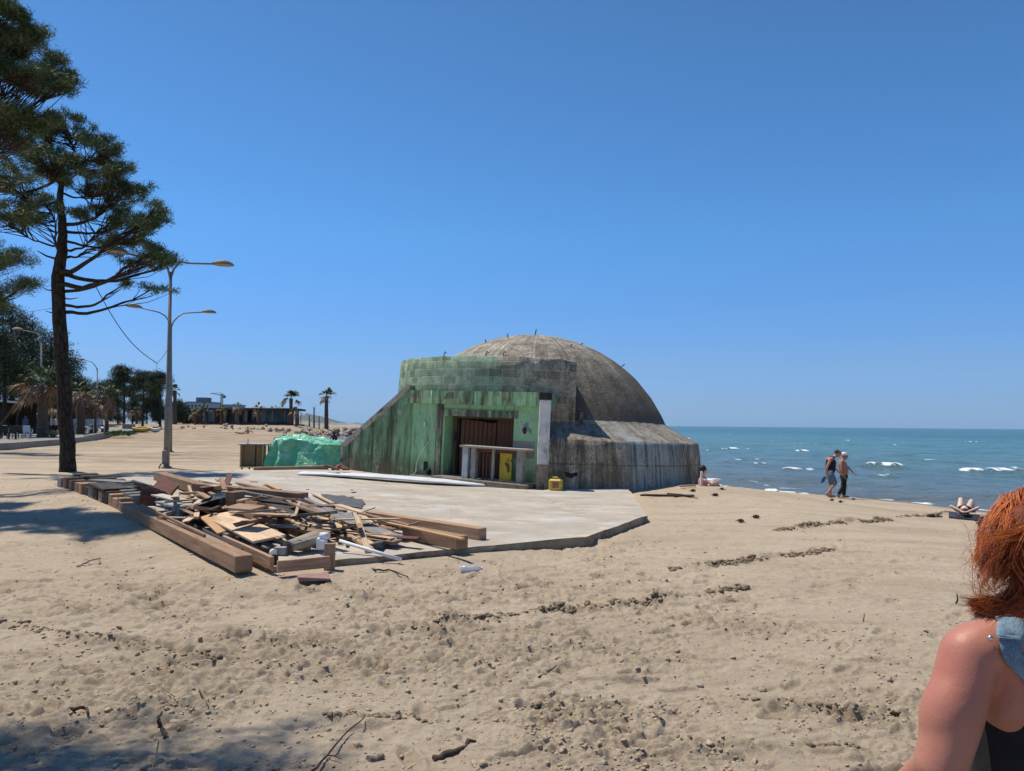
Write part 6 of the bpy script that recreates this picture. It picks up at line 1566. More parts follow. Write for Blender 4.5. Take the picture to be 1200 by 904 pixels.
def land(name, px0, px1, ptop, pbot, Y, mat, depth, bumps, seed):
    a, b_ = at(px0, 497, Y), at(px1, 497, Y); n = 80; vs = []; m = 8
    for i in range(n + 1):
        u = i/n; x = a.x*(1-u) + b_.x*u; zt = (CAM_Z + (497 + .0087*(px0+(px1-px0)*u-600)*0 - ptop)*Y/FPX)
        env = bumps(u); nn = 1 + .22*mnoise.noise(Vector((u*9, seed, 0))) + .10*mnoise.noise(Vector((u*31, seed, 2)))
        for k in range(m + 1):
            v = k/m; h = math.sin(v*math.pi/2)*env*max(zt - WATER, .3)*nn; vs.append((x*(1 + depth*v/Y), Y + depth*v, WATER - .5 + h))
    mb = MB(); mb.add(vs, [(i*(m+1)+k, (i+1)*(m+1)+k, (i+1)*(m+1)+k+1, i*(m+1)+k+1) for i in range(n) for k in range(m)], None, True)
    return tag(mb.build(name, mat), kind='structure')
M_hill = simple('hill_forest', (.035,.052,.030), (.075,.085,.050), .004, .95, 0); M_spit = simple('spit_sand', (.22,.19,.15), (.32,.28,.22), .02, .95, 0, over=[((.06,.075,.045), .03, (1,1,1), .5, .6)])
land('hill', 268, 412, 484.5, 497, 8200, M_hill, 1500, lambda u: (ss(np.array(u/.25))*(.70+.3*math.sin(u*5)) if u < .62 else .98*(1-ss(np.array((u-.62)/.38)))**.9), 4)
land('headland', 300, 372, 494.2, 498, 1500, M_spit, 120, lambda u: float(ss(np.array(u*5))*ss(np.array((1-u)*5))), 6)
land('spit', 300, 470, 496.0, 498, 1150, M_spit, 60, lambda u: float(ss(np.array(u*6))*ss(np.array((1-u)*4))*(.75+.25*math.sin(u*40))), 7)
land('far_breakwater', 366, 446, 498.6, 499.4, 420, M_rock, 4, lambda u: float(ss(np.array(u*8))*ss(np.array((1-u)*8))), 9)
# ================================================================== PEOPLE
def skin_mat(name, c1, c2, sss=.08):
    t = NT(name, .48, .35); v = t.coord(); n = t.noise(v, 9, 5, .6)
    t.base(t.ramp(n, [(.3, c1), (.7, c2)])); t.normal(t.bump(t.noise(v, 160, 4, .6), .12, .002))
    t.b.inputs['Subsurface Weight'].default_value = sss; t.b.inputs['Subsurface Radius'].default_value = (.012, .005, .003); t.b.inputs['Subsurface Scale'].default_value = .6
    return t.m
def cap_shape(bm, p0, p1, r_0, r_1, sq=(1, 1), n=14):
    """tapered capsule; sq squashes the section (side, up/fore)"""
    p0, p1 = Vector(p0), Vector(p1); d = p1 - p0; L = d.length
    if L < 1e-5: d = Vector((0, 0, 1)); L = 1e-5
    d.normalize(); a = d.cross(Vector((0, 1, 0)));
    if a.length < .1: a = d.cross(Vector((1, 0, 0)))
    a.normalize(); b = d.cross(a); rings = []
    for k in range(5): t = math.pi/2*(1 - k/4.0); rings.append((p0 - d*math.sin(t)*r_0, math.cos(t)*r_0))
    for k in range(5): t = math.pi/2*k/4.0; rings.append((p1 + d*math.sin(t)*r_1, math.cos(t)*r_1))
    vv = []
    for c, r_ in rings:
        r_ = max(r_, 1e-4); vv.append([bm.verts.new(c + a*math.cos(2*math.pi*i/n)*r_*sq[0] + b*math.sin(2*math.pi*i/n)*r_*sq[1]) for i in range(n)])
    for i in range(len(vv) - 1):
        for k in range(n): bm.faces.new((vv[i][k], vv[i][(k+1) % n], vv[i+1][(k+1) % n], vv[i+1][k]))
    bm.faces.new(list(reversed(vv[0]))); bm.faces.new(vv[-1])
def ell_shape(bm, c, r, rot=None):
    m = Matrix.Translation(Vector(c)) @ (rot.to_4x4() if rot is not None else Matrix.Identity(4)) @ Matrix.Diagonal((*r, 1))
    bmesh.ops.create_icosphere(bm, subdivisions=3, radius=1.0, matrix=m)
def flesh(name, shapes, voxel, mat, parent=None, smooth=6, factor=.5, inflate=0.0, post=None):
    """one continuous skin grown over overlapping tapered limbs"""
    bm = bmesh.new()
    for s in shapes:
        if s[0] == 'c': cap_shape(bm, s[1], s[2], s[3] + inflate, s[4] + inflate, s[5] if len(s) > 5 else (1, 1))
        else: ell_shape(bm, s[1], tuple(k + inflate for k in s[2]), s[3] if len(s) > 3 else None)
    bmesh.ops.recalc_face_normals(bm, faces=bm.faces); me = bpy.data.meshes.new(name); bm.to_mesh(me); bm.free()
    tmp = bpy.data.objects.new('tmp', me); COL.objects.link(tmp)
    r = tmp.modifiers.new('r', 'REMESH'); r.mode = 'VOXEL'; r.voxel_size = voxel
    s = tmp.modifiers.new('s', 'SMOOTH'); s.iterations = smooth; s.factor = factor
    dg = bpy.context.evaluated_depsgraph_get(); me2 = bpy.data.meshes.new_from_object(tmp.evaluated_get(dg)); bpy.data.objects.remove(tmp); me2.name = name
    if post: post(me2)
    me2.polygons.foreach_set('use_smooth', [True]*len(me2.polygons))
    return link_mesh(name, me2, mat, parent)
def cut(me, co, no):
    """keep the side of the plane the normal points away from"""
    bm = bmesh.new(); bm.from_mesh(me); bmesh.ops.bisect_plane(bm, geom=bm.verts[:]+bm.edges[:]+bm.faces[:], plane_co=co, plane_no=no, clear_outer=True); bm.to_mesh(me); bm.free()
SK1 = skin_mat('skin_tanned', (.34,.17,.115), (.44,.235,.165)); SK2 = skin_mat('skin_brown', (.30,.145,.095), (.39,.20,.14)); SKP = skin_mat('skin_pale', (.56,.36,.28), (.66,.45,.36))
CL_black = simple('cloth_black', (.010,.010,.012), (.022,.022,.024), 9, .85, .4); CL_denim = simple('cloth_denim', (.075,.115,.17), (.14,.19,.26), 30, .9, .4, over=[((.20,.26,.33), 6, (1,1,1), .55, .72)])
CL_white = simple('cloth_white', (.62,.60,.56), (.74,.72,.68), 20, .9, .3); HR_dark = simple('hair_dark', (.012,.009,.008), (.04,.03,.024), 60, .6, .6); HR_grey = simple('hair_brown', (.05,.035,.025), (.11,.08,.06), 60, .7, .6)
M_shade = simple('sunglass_black', (.005,.005,.006), (.012,.012,.013), 5, .15, 0, spec=.6)

def foot(p, ang=0.0, L=.19, lift=0.0, dirx=1):
    p = Vector(p); d = Vector((math.cos(ang)*dirx, 0, math.sin(ang))); return [('c', p + Vector((-.03*dirx, 0, 0)), p + d*L, .042, .028, (1.05, .85))]
def head(c, r_=.098, tilt=0.0, face=1):
    c = Vector(c); rot = Matrix.Rotation(tilt, 3, 'Y')
    def q(x, y, z): return c + rot @ Vector((x*face, y, z))
    return [('e', q(0, 0, .02), (r_*1.0, r_*.80, r_*1.12), rot), ('e', q(.045, 0, -.055), (.055, .055, .065), rot), ('e', q(.105, 0, -.01), (.022, .016, .022)), ('e', q(.092, 0, -.062), (.018, .026, .012)), ('e', q(-.01, .082, 0), (.024, .012, .032)), ('e', q(-.01, -.082, 0), (.024, .012, .032))]
def hand(p, d, face=1, curl=.6):
    """palm, four bent fingers and a thumb that leaves the side of the palm"""
    p = Vector(p); d = Vector(d).normalized(); s = Vector((0, 1, 0)); n = d.cross(s).normalized(); out = [('c', p, p + d*.075, .030, .034, (.62, 1.1))]
    for k, (o_, l_) in enumerate(((-.03, .065), (-.01, .078), (.010, .074), (.03, .058))):
        b = p + d*.085 + s*o_; m = b + (d*.8 + n*.5*curl)*l_*.55; e = m + (d*.35 + n*.9*curl)*l_*.55; out += [('c', b, m, .0095, .0088), ('c', m, e, .0088, .0075)]
    b = p + d*.025 - s*.03; m = b + (d*.6 - s*.7)*.035; out += [('c', b, m, .012, .0105), ('c', m, m + (d*.9 + n*.3)*.035, .0105, .0085)]
    return out
def glasses(hc, tilt, parent, face=1):
    mb = MB(); rot = Matrix.Rotation(tilt, 3, 'Y')
    for s in (-1, 1):
        mb.ell(Vector(hc) + rot @ Vector((.088*face, .034*s, .025)), (.016, .034, .024), 10, 6); mb.bar(Vector(hc) + rot @ Vector((.08*face, .066*s, .03)), Vector(hc) + rot @ Vector((-.02*face, .084*s, .03)), .008, .012)
    return mb.build('sunglasses', M_shade, parent)
# ---- walker in the black vest
b = onG(973, 583.2); sc_ = b.y / FPX; rz = R(-6)
w1 = empty('person', b, rz, 'man in black vest and denim shorts walking and looking down, holding blue flip flops', 'person')
def j1(px, py, y): return Vector(((px - 973)*sc_, y, (583.2 - py)*sc_))
hc = j1(982.4, 532.0, 0)
bodyw = [('c', j1(975.2, 538, 0), hc - Vector((.05, 0, .06)), .062, .055), ('e', j1(974.6, 541.5, 0), (.125, .175, .17)), ('c', j1(974.4, 541, 0), j1(973.4, 551, 0), .125, .118, (1.25, .92)), ('e', j1(973.4, 554, 0), (.125, .155, .13)),
  ('c', j1(974, 537.8, .13), j1(972.6, 538.6, .185), .062, .060), ('c', j1(974, 537.8, -.13), j1(972.2, 538.6, -.185), .062, .060),
  ('c', j1(972, 539, -.19), j1(967.2, 548, -.24), .052, .042), ('c', j1(967.2, 548, -.24), j1(966.2, 556, -.22), .041, .029), ('c', j1(973, 539, .19), j1(979.6, 548, .23), .052, .042), ('c', j1(979.6, 548, .23), j1(985.5, 554.5, .20), .040, .029),
  ('c', j1(973.2, 556, -.085), j1(977.8, 567, -.10), .088, .058), ('c', j1(977.8, 567, -.10), j1(968.4, 578.6, -.10), .056, .036), ('e', j1(974.2, 570.6, -.10), (.05, .048, .09), Matrix.Rotation(.7, 3, 'Y')),
  ('c', j1(974, 556, .085), j1(975.2, 569, .09), .088, .058), ('c', j1(975.2, 569, .09), j1(973.6, 581, .09), .054, .036)] + head(hc, .098, .45) + hand(j1(966.2, 556.6, -.22), (.0, 0, -1)) + hand(j1(985.8, 554.8, .2), (.7, 0, -.7))
bodyw += foot(j1(968.0, 579.2, -.10), -.55) + foot(j1(973.2, 581.8, .09), -.05)
flesh('body', bodyw, .013, SK1, w1, 4)
top_ = [('e', j1(974.6, 542.5, 0), (.125, .172, .15)), ('c', j1(974.4, 542, 0), j1(973.4, 552.5, 0), .126, .122, (1.25, .92)), ('c', j1(975, 536.8, .10), j1(974.4, 541, .11), .05, .06), ('c', j1(975, 536.8, -.10), j1(974.4, 541, -.11), .05, .06)]
flesh('tank_top', top_, .013, CL_black, w1, 3, inflate=.012)
flesh('denim_shorts', [('e', j1(973.4, 554.5, 0), (.128, .158, .12)), ('c', j1(973.3, 557, -.085), j1(976.8, 565.5, -.10), .098, .086), ('c', j1(974, 557, .085), j1(975, 565.8, .09), .098, .086)], .013, CL_denim, w1, 3, inflate=.010)
mb = MB(); mb.ell(hc + Vector((-.025, 0, .052)), (.100, .084, .085), 16, 10, Matrix.Rotation(.45, 3, 'Y')); mb.build('short_hair', HR_grey, w1); glasses(hc, .45, w1)
M_flip = simple('flip_blue', (.02,.11,.33), (.04,.19,.45), 9, .7)
hp = b + Matrix.Rotation(rz, 3, 'Z') @ j1(966, 559, -.24)
ff = empty('flip_flops', hp - Vector((0, 0, .25)), rz, 'pair of blue flip flops hanging from the hand of the man in the black vest', 'flip flops')
for k in (0, 1):
    mb = MB(); mb.prism([Vector((-.05 + .04*k, .03*k, .24)) + Matrix.Rotation(.45 + .25*k, 3, 'Y') @ Vector((math.cos(t)*.045*(1.1 if math.sin(t) > 0 else .85), 0, math.sin(t)*.135 - .10)) for t in np.linspace(0, 6.28, 17)[:-1]], (0, .02, 0)); s_ = mb.build('sole', M_flip, ff)
    mb = MB(); mb.tube([Vector((-.07 + .04*k, -.01, .20)), Vector((-.1+.04*k, -.05, .14)), Vector((-.12 + .04*k, -.01, .08))], .009, 6); mb.build('strap', CL_black, ff)
# ---- walker with the white cap
b = onG(988, 583.6); sc_2 = b.y / FPX
w2 = empty('person', b, rz, 'shirtless man in white cap and rolled black trousers walking with one arm swung forward', 'person')
def j2(px, py, y): return Vector(((px - 988)*sc_2, y, (583.6 - py)*sc_2))
hc = j2(990.2, 535.2, 0)
bodyw = [('c', j2(987.6, 541, 0), hc - Vector((.03, 0, .06)), .062, .055), ('e', j2(987.6, 545, 0), (.125, .175, .16)), ('c', j2(988, 545, 0), j2(989.4, 554, 0), .122, .128, (1.22, .95)), ('e', j2(990.4, 551, 0), (.11, .13, .13)), ('e', j2(989.2, 558, 0), (.12, .15, .12)),
  ('c', j2(987, 540.6, .13), j2(986.6, 541.6, .185), .06, .058), ('c', j2(987, 540.6, -.13), j2(985.6, 541.6, -.185), .06, .058),
  ('c', j2(985.4, 542, -.19), j2(984.2, 551.5, -.24), .052, .043), ('c', j2(984.2, 551.5, -.24), j2(987.4, 558.5, -.22), .041, .029), ('c', j2(987.4, 542, .19), j2(996.6, 548.5, .22), .052, .042), ('c', j2(996.6, 548.5, .22), j2(1001.6, 554.4, .20), .039, .028),
  ('c', j2(989.4, 559, .085), j2(990.6, 571, .09), .084, .057), ('c', j2(990.6, 571, .09), j2(989.6, 581.6, .09), .054, .036), ('c', j2(988.8, 559, -.085), j2(987.4, 571, -.09), .084, .057), ('c', j2(987.4, 571, -.09), j2(981.2, 580, -.09), .054, .036)] + head(hc, .098, .30) + hand(j2(987.6, 558.8, -.22), (.4, 0, -.9)) + hand(j2(1001.8, 554.8, .2), (.75, 0, -.65))
bodyw += foot(j2(981.4, 580.6, -.09), -.75) + foot(j2(989.4, 582.4, .09), -.02)
flesh('body', bodyw, .013, SK2, w2, 4)
flesh('trousers', [('e', j2(989.2, 558.6, 0), (.122, .152, .10)), ('c', j2(989.4, 560, .085), j2(990.6, 571, .09), .092, .066), ('c', j2(990.6, 571, .09), j2(989.8, 579.6, .09), .063, .052), ('c', j2(988.8, 560, -.085), j2(987.4, 571, -.09), .092, .066), ('c', j2(987.4, 571, -.09), j2(982.6, 578.2, -.09), .063, .052)], .013, CL_black, w2, 3, inflate=.010)
mb = MB(); rot = Matrix.Rotation(.30, 3, 'Y'); mb.ell(hc + rot @ Vector((-.012, 0, .055)), (.108, .090, .085), 16, 10, rot); mb.ell(hc + rot @ Vector((.09, 0, .05)), (.075, .07, .012), 14, 6, rot); mb.build('cap', CL_white, w2); glasses(hc, .30, w2)
# ---- sitting against the ring of the bunker
b = onG(823.5, 573, .0); Yb = b.y + 1.0; b = at(824.5, 571, Yb); b.z = Gs(b.x, b.y)
w3 = empty('person', b, R(10), 'dark haired person in a pink top sitting against the seaward side of the bunker', 'person'); k3 = Yb / FPX
def j3(px, py, y): return Vector(((px - 824.5)*k3, y, at(px, py, Yb).z - b.z))
hz = j3(824.6, 551.5, 0)
lift = max(0.0, .62 - hz.z + .18)
def u3(p): return Vector((p[0], p[1], p[2]))
seat_z = hz.z - .74
flesh('body', [('c', hz - Vector((0, 0, .10)), hz - Vector((.02, 0, .22)), .05, .055), ('c', Vector((-.02, 0, seat_z + .10)), hz - Vector((.02, 0, .28)), .12, .11, (1, 1.3)), ('c', Vector((0, .1, seat_z + .08)), Vector((.36, .1, seat_z + .42)), .075, .055), ('c', Vector((.36, .1, seat_z + .42)), Vector((.58, .1, seat_z + .06)), .05, .036),
   ('c', Vector((0, -.1, seat_z + .08)), Vector((.34, -.12, seat_z + .40)), .075, .055), ('c', Vector((.34, -.12, seat_z + .40)), Vector((.56, -.12, seat_z + .06)), .05, .036), ('c', hz - Vector((.02, .17, .27)), hz - Vector((-.12, .24, .38)), .045, .038), ('c', hz - Vector((-.12, .24, .38)), Vector((.36, -.2, seat_z + .46)), .036, .027), ('c', hz - Vector((.02, -.17, .27)), hz - Vector((-.14, -.22, .42)), .045, .038), ('c', hz - Vector((-.14, -.22, .42)), Vector((.36, .2, seat_z + .45)), .036, .027)] + head(hz, .095) + foot((.58, .1, seat_z + .04)) + foot((.56, -.12, seat_z + .04)), .014, SKP, w3, 4)
flesh('pink_top', [('c', Vector((-.02, 0, seat_z + .16)), hz - Vector((.02, 0, .30)), .122, .115, (1, 1.3))], .014, simple('cloth_pink', (.48,.17,.17), (.62,.27,.26), 9, .9), w3, 3, inflate=.012)
mb = MB(); mb.ell(hz + Vector((-.03, 0, .04)), (.11, .10, .12), 14, 10); mb.ell(hz + Vector((-.09, 0, -.06)), (.06, .07, .10), 10, 8); mb.build('hair', HR_dark, w3)
mb = MB(); q = at(821.5, 571.5, Yb - .25); q.z = Gs(q.x, q.y); mb.bar(q + Vector((0, 0, .0)), q + Vector((.02, 0, .42)), .06, .06, up=(0, 1, 0)); tag(mb.build('marker_post', CL_white, None, None, q, .01), 'short whitewashed post at the seaward foot of the bunker ring', 'post')
# ---- stooping figure behind the tarpaulin
b = Vector((at(391.5, 508, 46).x, 46, 0)); b.z = Gs(b.x, b.y); htop = at(391.5, 506, 46).z - b.z
w4 = empty('person', b, R(0), 'figure in dark clothes bending forward on the sand behind the green tarpaulin', 'person')
hz = Vector((.02, -.12, htop - .10))
flesh('body', [('c', hz - Vector((0, 0, .08)), hz - Vector((0, -.12, .16)), .05, .06), ('c', hz - Vector((0, -.15, .20)), Vector((0, .22, .72)), .13, .13, (1.25, .9)), ('c', Vector((-.09, .22, .70)), Vector((-.1, .05, .42)), .08, .06), ('c', Vector((-.1, .05, .42)), Vector((-.1, .16, .05)), .055, .04), ('c', Vector((.09, .22, .70)), Vector((.1, .03, .42)), .08, .06), ('c', Vector((.1, .03, .42)), Vector((.1, .16, .05)), .055, .04),
   ('c', hz + Vector((-.18, .12, -.22)), Vector((-.2, -.1, .62)), .045, .035), ('c', hz + Vector((.18, .12, -.22)), Vector((.2, -.1, .62)), .045, .035)] + head(hz, .095) + foot((-.1, .16, .04)) + foot((.1, .16, .04)), .016, simple('cloth_darkblue', (.012,.015,.025), (.03,.035,.05), 8, .9), w4, 4)
mb = MB(); mb.ell(hz + Vector((-.01, .02, .04)), (.108, .105, .11), 14, 10); mb.build('hair', HR_dark, w4)
# ---- sunbather with raised knees
b = onG(1131, 609); k5 = b.y / FPX
M_towel = simple('towel_navy', (.018,.02,.035), (.05,.055,.085), 9, .95, .5)
mb = MB(); vs = []
for i in range(25):
    for j in range(15):
        x = -.36 + .72*j/14; y = -.15 + 1.75*i/24; px_, py_ = b.x + x*.857 + y*.515, b.y - x*.515 + y*.857; vs.append((px_, py_, Gs(px_, py_) + .045 + .010*mnoise.noise(Vector((x*6, y*6, 0)))))
mb.add(vs, [(i*15+j, i*15+j+1, (i+1)*15+j+1, (i+1)*15+j) for i in range(24) for j in range(14)], None, True); ob = mb.build('beach_towel', M_towel, None, None, b); m = ob.modifiers.new('t', 'SOLIDIFY'); m.thickness = .05; m.offset = -1
tag(ob, 'dark navy beach mat under the sunbather with raised knees', 'towel')
w5 = empty('person', b + Vector((0, 0, .06)), R(-31), 'sunbather in a black swimsuit lying with raised knees and hands behind the head', 'person')
def zz(y): return Gs(b.x + y*.515, b.y + y*.857) - b.z
flesh('body', [('e', (0, .16, .15), (.09, .115, .10)), ('c', (0, .26, .11), (0, .36, .11), .055, .06), ('c', (0, .42, .12 + zz(.4)), (0, .72, .11 + zz(.7)), .12, .105, (1.3, .85)), ('e', (0, .92, .12 + zz(.9)), (.165, .14, .11)), ('c', (-.09, .95, .12 + zz(.9)), (-.07, 1.22, .37 + zz(1.2)), .088, .062), ('c', (-.07, 1.22, .37 + zz(1.2)), (-.10, 1.5, .06 + zz(1.5)), .060, .038),
   ('c', (.09, .95, .12 + zz(.9)), (.17, 1.24, .33 + zz(1.2)), .088, .062), ('c', (.17, 1.24, .33 + zz(1.2)), (.24, 1.52, .06 + zz(1.5)), .060, .038), ('c', (-.17, .38, .13), (-.30, .14, .25), .047, .038), ('c', (-.30, .14, .25), (-.05, .02, .13), .037, .028), ('c', (.17, .38, .13), (.30, .14, .25), .047, .038), ('c', (.30, .14, .25), (.05, .02, .13), .037, .028),
   ('c', (-.10, 1.50, .05 + zz(1.5)), (-.11, 1.68, .03 + zz(1.6)), .042, .028), ('c', (.24, 1.52, .05 + zz(1.5)), (.26, 1.69, .03 + zz(1.6)), .042, .028), ('e', (0, .17, .245), (.02, .022, .02))] + hand((-.08, .03, .13), (1, -.1, 0)) + hand((.08, .03, .13), (-1, -.1, 0)), .013, SKP, w5, 4)
flesh('swimsuit', [('c', (0, .46, .125 + zz(.4)), (0, .72, .115 + zz(.7)), .118, .105, (1.3, .85)), ('e', (0, .92, .12 + zz(.9)), (.165, .12, .11))], .013, CL_black, w5, 3, inflate=.012)
mb = MB(); mb.ell((0, .10, .12), (.105, .10, .105), 14, 10); mb.ell((.02, .02, .06), (.10, .07, .05), 10, 8); mb.build('hair', HR_dark, w5)
cloth('black_bag', 'black bag slumped on the sand right of the sunbather', 'bag', [[onG(1143, 611, .01), onG(1152, 611, .03), onG(1162, 610.5, .01)], [onG(1143, 610, .16), onG(1152, 610, .24), onG(1161, 610, .15)], [onG(1144, 608, .12), onG(1153, 608, .20), onG(1163, 608, .08)], [onG(1145, 606, .02), onG(1154, 606, .04), onG(1164, 606, .01)]], CL_black, .012, 41, .035)
cloth('clothes_pile', 'crumpled grey clothes behind the black bag', 'clothes', [[onG(1150, 607, .03), onG(1160, 607, .04), onG(1170, 606, .02)], [onG(1150, 605, .22), onG(1160, 604.5, .26), onG(1171, 604.5, .16)], [onG(1151, 603, .03), onG(1161, 603, .05), onG(1172, 603, .02)]], simple('clothes_grey', (.12,.12,.135), (.26,.26,.28), 6, .9), .01, 43, .05)
cloth('white_bag', 'pale plastic bag next to the black bag', 'bag', [[onG(1163, 610.5, .01), onG(1171, 610, .01)], [onG(1163, 609.5, .15), onG(1172, 609, .12)], [onG(1165, 607.5, .02), onG(1173, 607, .02)]], simple('bag_white', (.42,.42,.40), (.58,.58,.56), 6, .6), .008, 47, .03)
q = onG(1095, 606.5); sd = empty('sandals', q, 0, 'pair of dark sandals lying on the sand left of the sunbather', 'sandals')
for k, (x, y, r_) in enumerate(((-.09, 0, .5), (.10, .08, -.4))):
    mb = MB(); rot = Matrix.Rotation(r_, 3, 'Z'); mb.prism([Vector((x, y, .005)) + rot @ Vector((math.cos(t)*.14, math.sin(t)*.05, 0)) for t in np.linspace(0, 6.28, 17)[:-1]], (0, 0, .03)); s_ = mb.build('sandal_sole', CL_black, sd)
    mb = MB(); mb.tube([Vector((x, y, .03)) + rot @ Vector((.04, math.cos(t)*.055, .035*math.sin(t))) for t in np.linspace(0, math.pi, 9)], .016, 6); mb.tube([Vector((x, y, .03)) + rot @ Vector((-.06, math.cos(t)*.055, .045*math.sin(t))) for t in np.linspace(0, math.pi, 9)], .013, 6); mb.build('sandal_strap', CL_black, sd)
# ---- far sunbathers and cafe guests
for i, (px, py, l_) in enumerate(((284, 509, 'dark skinned sunbather lying on the far beach, left of the pair'), (290.5, 508.2, 'sunbather sitting on the far beach beside the lying one'))):
    b = onG(px, py); w_ = empty('person', b, R(20*i), l_, 'person')
    if i == 0: sh_ = [('c', (-.5, 0, .16), (.05, 0, .15), .13, .12, (1, 1.3)), ('e', (-.78, 0, .2), (.12, .1, .11)), ('c', (.1, .1, .14), (.45, .1, .45), .08, .06), ('c', (.45, .1, .45), (.75, .1, .08), .055, .04), ('c', (.1, -.1, .14), (.9, -.1, .08), .08, .045), ('c', (-.45, .2, .15), (-.1, .3, .1), .045, .035)]
    else: sh_ = [('c', (0, 0, .14), (-.05, 0, .55), .13, .12, (1, 1.3)), ('e', (-.03, 0, .78), (.1, .09, .12)), ('c', (0, .1, .12), (.4, .1, .38), .08, .06), ('c', (.4, .1, .38), (.6, .1, .06), .055, .04), ('c', (0, -.1, .12), (.4, -.1, .36), .08, .06), ('c', (.4, -.1, .36), (.6, -.1, .06), .055, .04), ('c', (-.05, .18, .5), (.3, .2, .4), .045, .035), ('c', (-.05, -.18, .5), (-.25, -.25, .1), .045, .035)]
    flesh('body', sh_, .03, SK2, w_, 3); 
    flesh('swimwear', [('e', (.06 if i == 0 else .0, 0, .14), (.16, .17, .12))], .03, CL_black, w_, 2)
for i, (px, py, c1_, l_) in enumerate(((60, 515, (.30,.36,.45), 'cafe guest in a pale blue shirt standing left of the tall pine trunk'), (65.5, 515, (.60,.60,.60), 'cafe guest in a white shirt standing against the tall pine trunk'), (29, 514, (.10,.16,.30), 'cafe guest in a dark blue top in the shade left of the broad palm'))):
    b = cp(px, py); b.y += 4; b.x *= (b.y)/(b.y - 4); w_ = empty('person', b, 0, l_, 'person')
    flesh('body', [('c', (-.09, 0, .85), (-.1, 0, .48), .085, .06), ('c', (-.1, 0, .48), (-.1, .02, .06), .055, .04), ('c', (.09, 0, .85), (.1, -.03, .48), .085, .06), ('c', (.1, -.03, .48), (.1, .03, .06), .055, .04), ('c', (0, 0, .92), (0, 0, 1.32), .14, .14, (1.3, .85)), ('c', (0, 0, 1.4), (0, 0, 1.55), .055, .055), ('c', (-.2, 0, 1.38), (-.25, 0, 1.05), .05, .04), ('c', (-.25, 0, 1.05), (-.2, -.12, .85), .04, .03), ('c', (.2, 0, 1.38), (.26, 0, 1.05), .05, .04), ('c', (.26, 0, 1.05), (.2, -.14, .88), .04, .03), ('e', (0, -.01, 1.64), (.085, .10, .12)), ('c', (-.1, 0, .05), (-.1, -.17, .03), .04, .03), ('c', (.1, 0, .05), (.1, -.17, .03), .04, .03)], .025, SK1, w_, 3)
    flesh('shirt', [('c', (0, 0, .98), (0, 0, 1.32), .145, .145, (1.3, .85)), ('c', (-.2, 0, 1.38), (-.24, 0, 1.15), .058, .055), ('c', (.2, 0, 1.38), (.25, 0, 1.15), .058, .055)], .025, simple('shirt_cloth', tuple(k*.9 for k in c1_), c1_, 5, .9, .2), w_, 2, inflate=.012)
    flesh('trousers', [('c', (-.09, 0, .9), (-.1, 0, .48), .095, .07), ('c', (-.1, 0, .48), (-.1, .02, .12), .065, .055), ('c', (.09, 0, .9), (.1, -.03, .48), .095, .07), ('c', (.1, -.03, .48), (.1, .03, .12), .065, .055)], .025, CL_black, w_, 2, inflate=.008)
    mb = MB(); mb.ell((0, .015, 1.69), (.095, .10, .095), 12, 8); mb.build('hair', HR_dark, w_)

# ---- the red haired woman in the foreground
YW = 1.75
def jw(px, py, dy=0.0): return at(px, py, YW + dy)
bw0 = Vector((1.33, 1.84, 0)); bw0.z = Gs(1.33, 1.84)
w6 = empty('person', bw0, 0, 'red haired woman with sunburnt shoulders in denim straps and a black top', 'person')
def lw(p): return Vector(p) - bw0
def X(px): return jw(px, 700).x
cxw = 1.335
def zpx(py): return jw(1230, py).z
SHL = lw(jw(1136, 766, .05)); SHR = Vector((2*(cxw - bw0.x) - SHL.x, SHL.y, SHL.z)); ELB = lw(jw(1102, 898, .02)); cx = cxw - bw0.x
def mir(p): return Vector((2*cx - p[0], p[1], p[2]))
tz = zpx(800) - bw0.z
WR = ELB + Vector((.02, .20, -.14))
ELR = mir(ELB)
parts = [('c', SHL, lw(jw(1118, 836, .03)), .0655, .0655), ('c', lw(jw(1118, 836, .03)), ELB, .0655, .058), ('c', ELB, WR, .054, .032), ('e', lw(jw(1112, 832, .03)), (.060, .064, .11), Matrix.Rotation(.35, 3, 'Y')), ('e', lw(jw(1132, 776, .05)), (.062, .064, .085), Matrix.Rotation(.2, 3, 'Y')), ('e', lw(jw(1178, 815, .07)), (.062, .07, .10)), ('e', mir(lw(jw(1178, 815, .07))), (.062, .07, .10)),
         ('c', SHR, SHR.lerp(ELR, .5), .062, .062), ('c', SHR.lerp(ELR, .5), ELR, .062, .054), ('c', ELR, ELR + Vector((-.03, .14, -.20)), .050, .030),
         ('c', SHL + Vector((.02, .0, .01)), lw(jw(1200, 745, .05)), .066, .062), ('c', SHR + Vector((-.02, 0, .01)), mir(lw(jw(1200, 745, .05))), .066, .062),
         ('c', Vector((cx, .0, tz + .11)), Vector((cx, -.005, tz + .24)), .062, .055), ('c', lw(jw(1190, 735, .05)), Vector((cx, 0, tz + .15)), .05, .055), ('c', mir(lw(jw(1190, 735, .05))), Vector((cx, 0, tz + .15)), .05, .055),
         ('e', Vector((cx - .082, -.035, tz + .012)), (.090, .075, .125)), ('e', Vector((cx + .082, -.035, tz + .012)), (.090, .075, .125)),
         ('e', Vector((cx, .03, tz - .02)), (.175, .115, .20)), ('e', Vector((cx - .08, .09, tz - .07)), (.08, .075, .075)), ('e', Vector((cx + .08, .09, tz - .07)), (.08, .075, .075)),
         ('c', Vector((cx, .015, tz - .10)), Vector((cx, .0, tz - .36)), .128, .138, (1.26, .92)), ('e', Vector((cx, -.01, tz - .46)), (.20, .15, .15))]
hipz = tz - .50; kz = .50
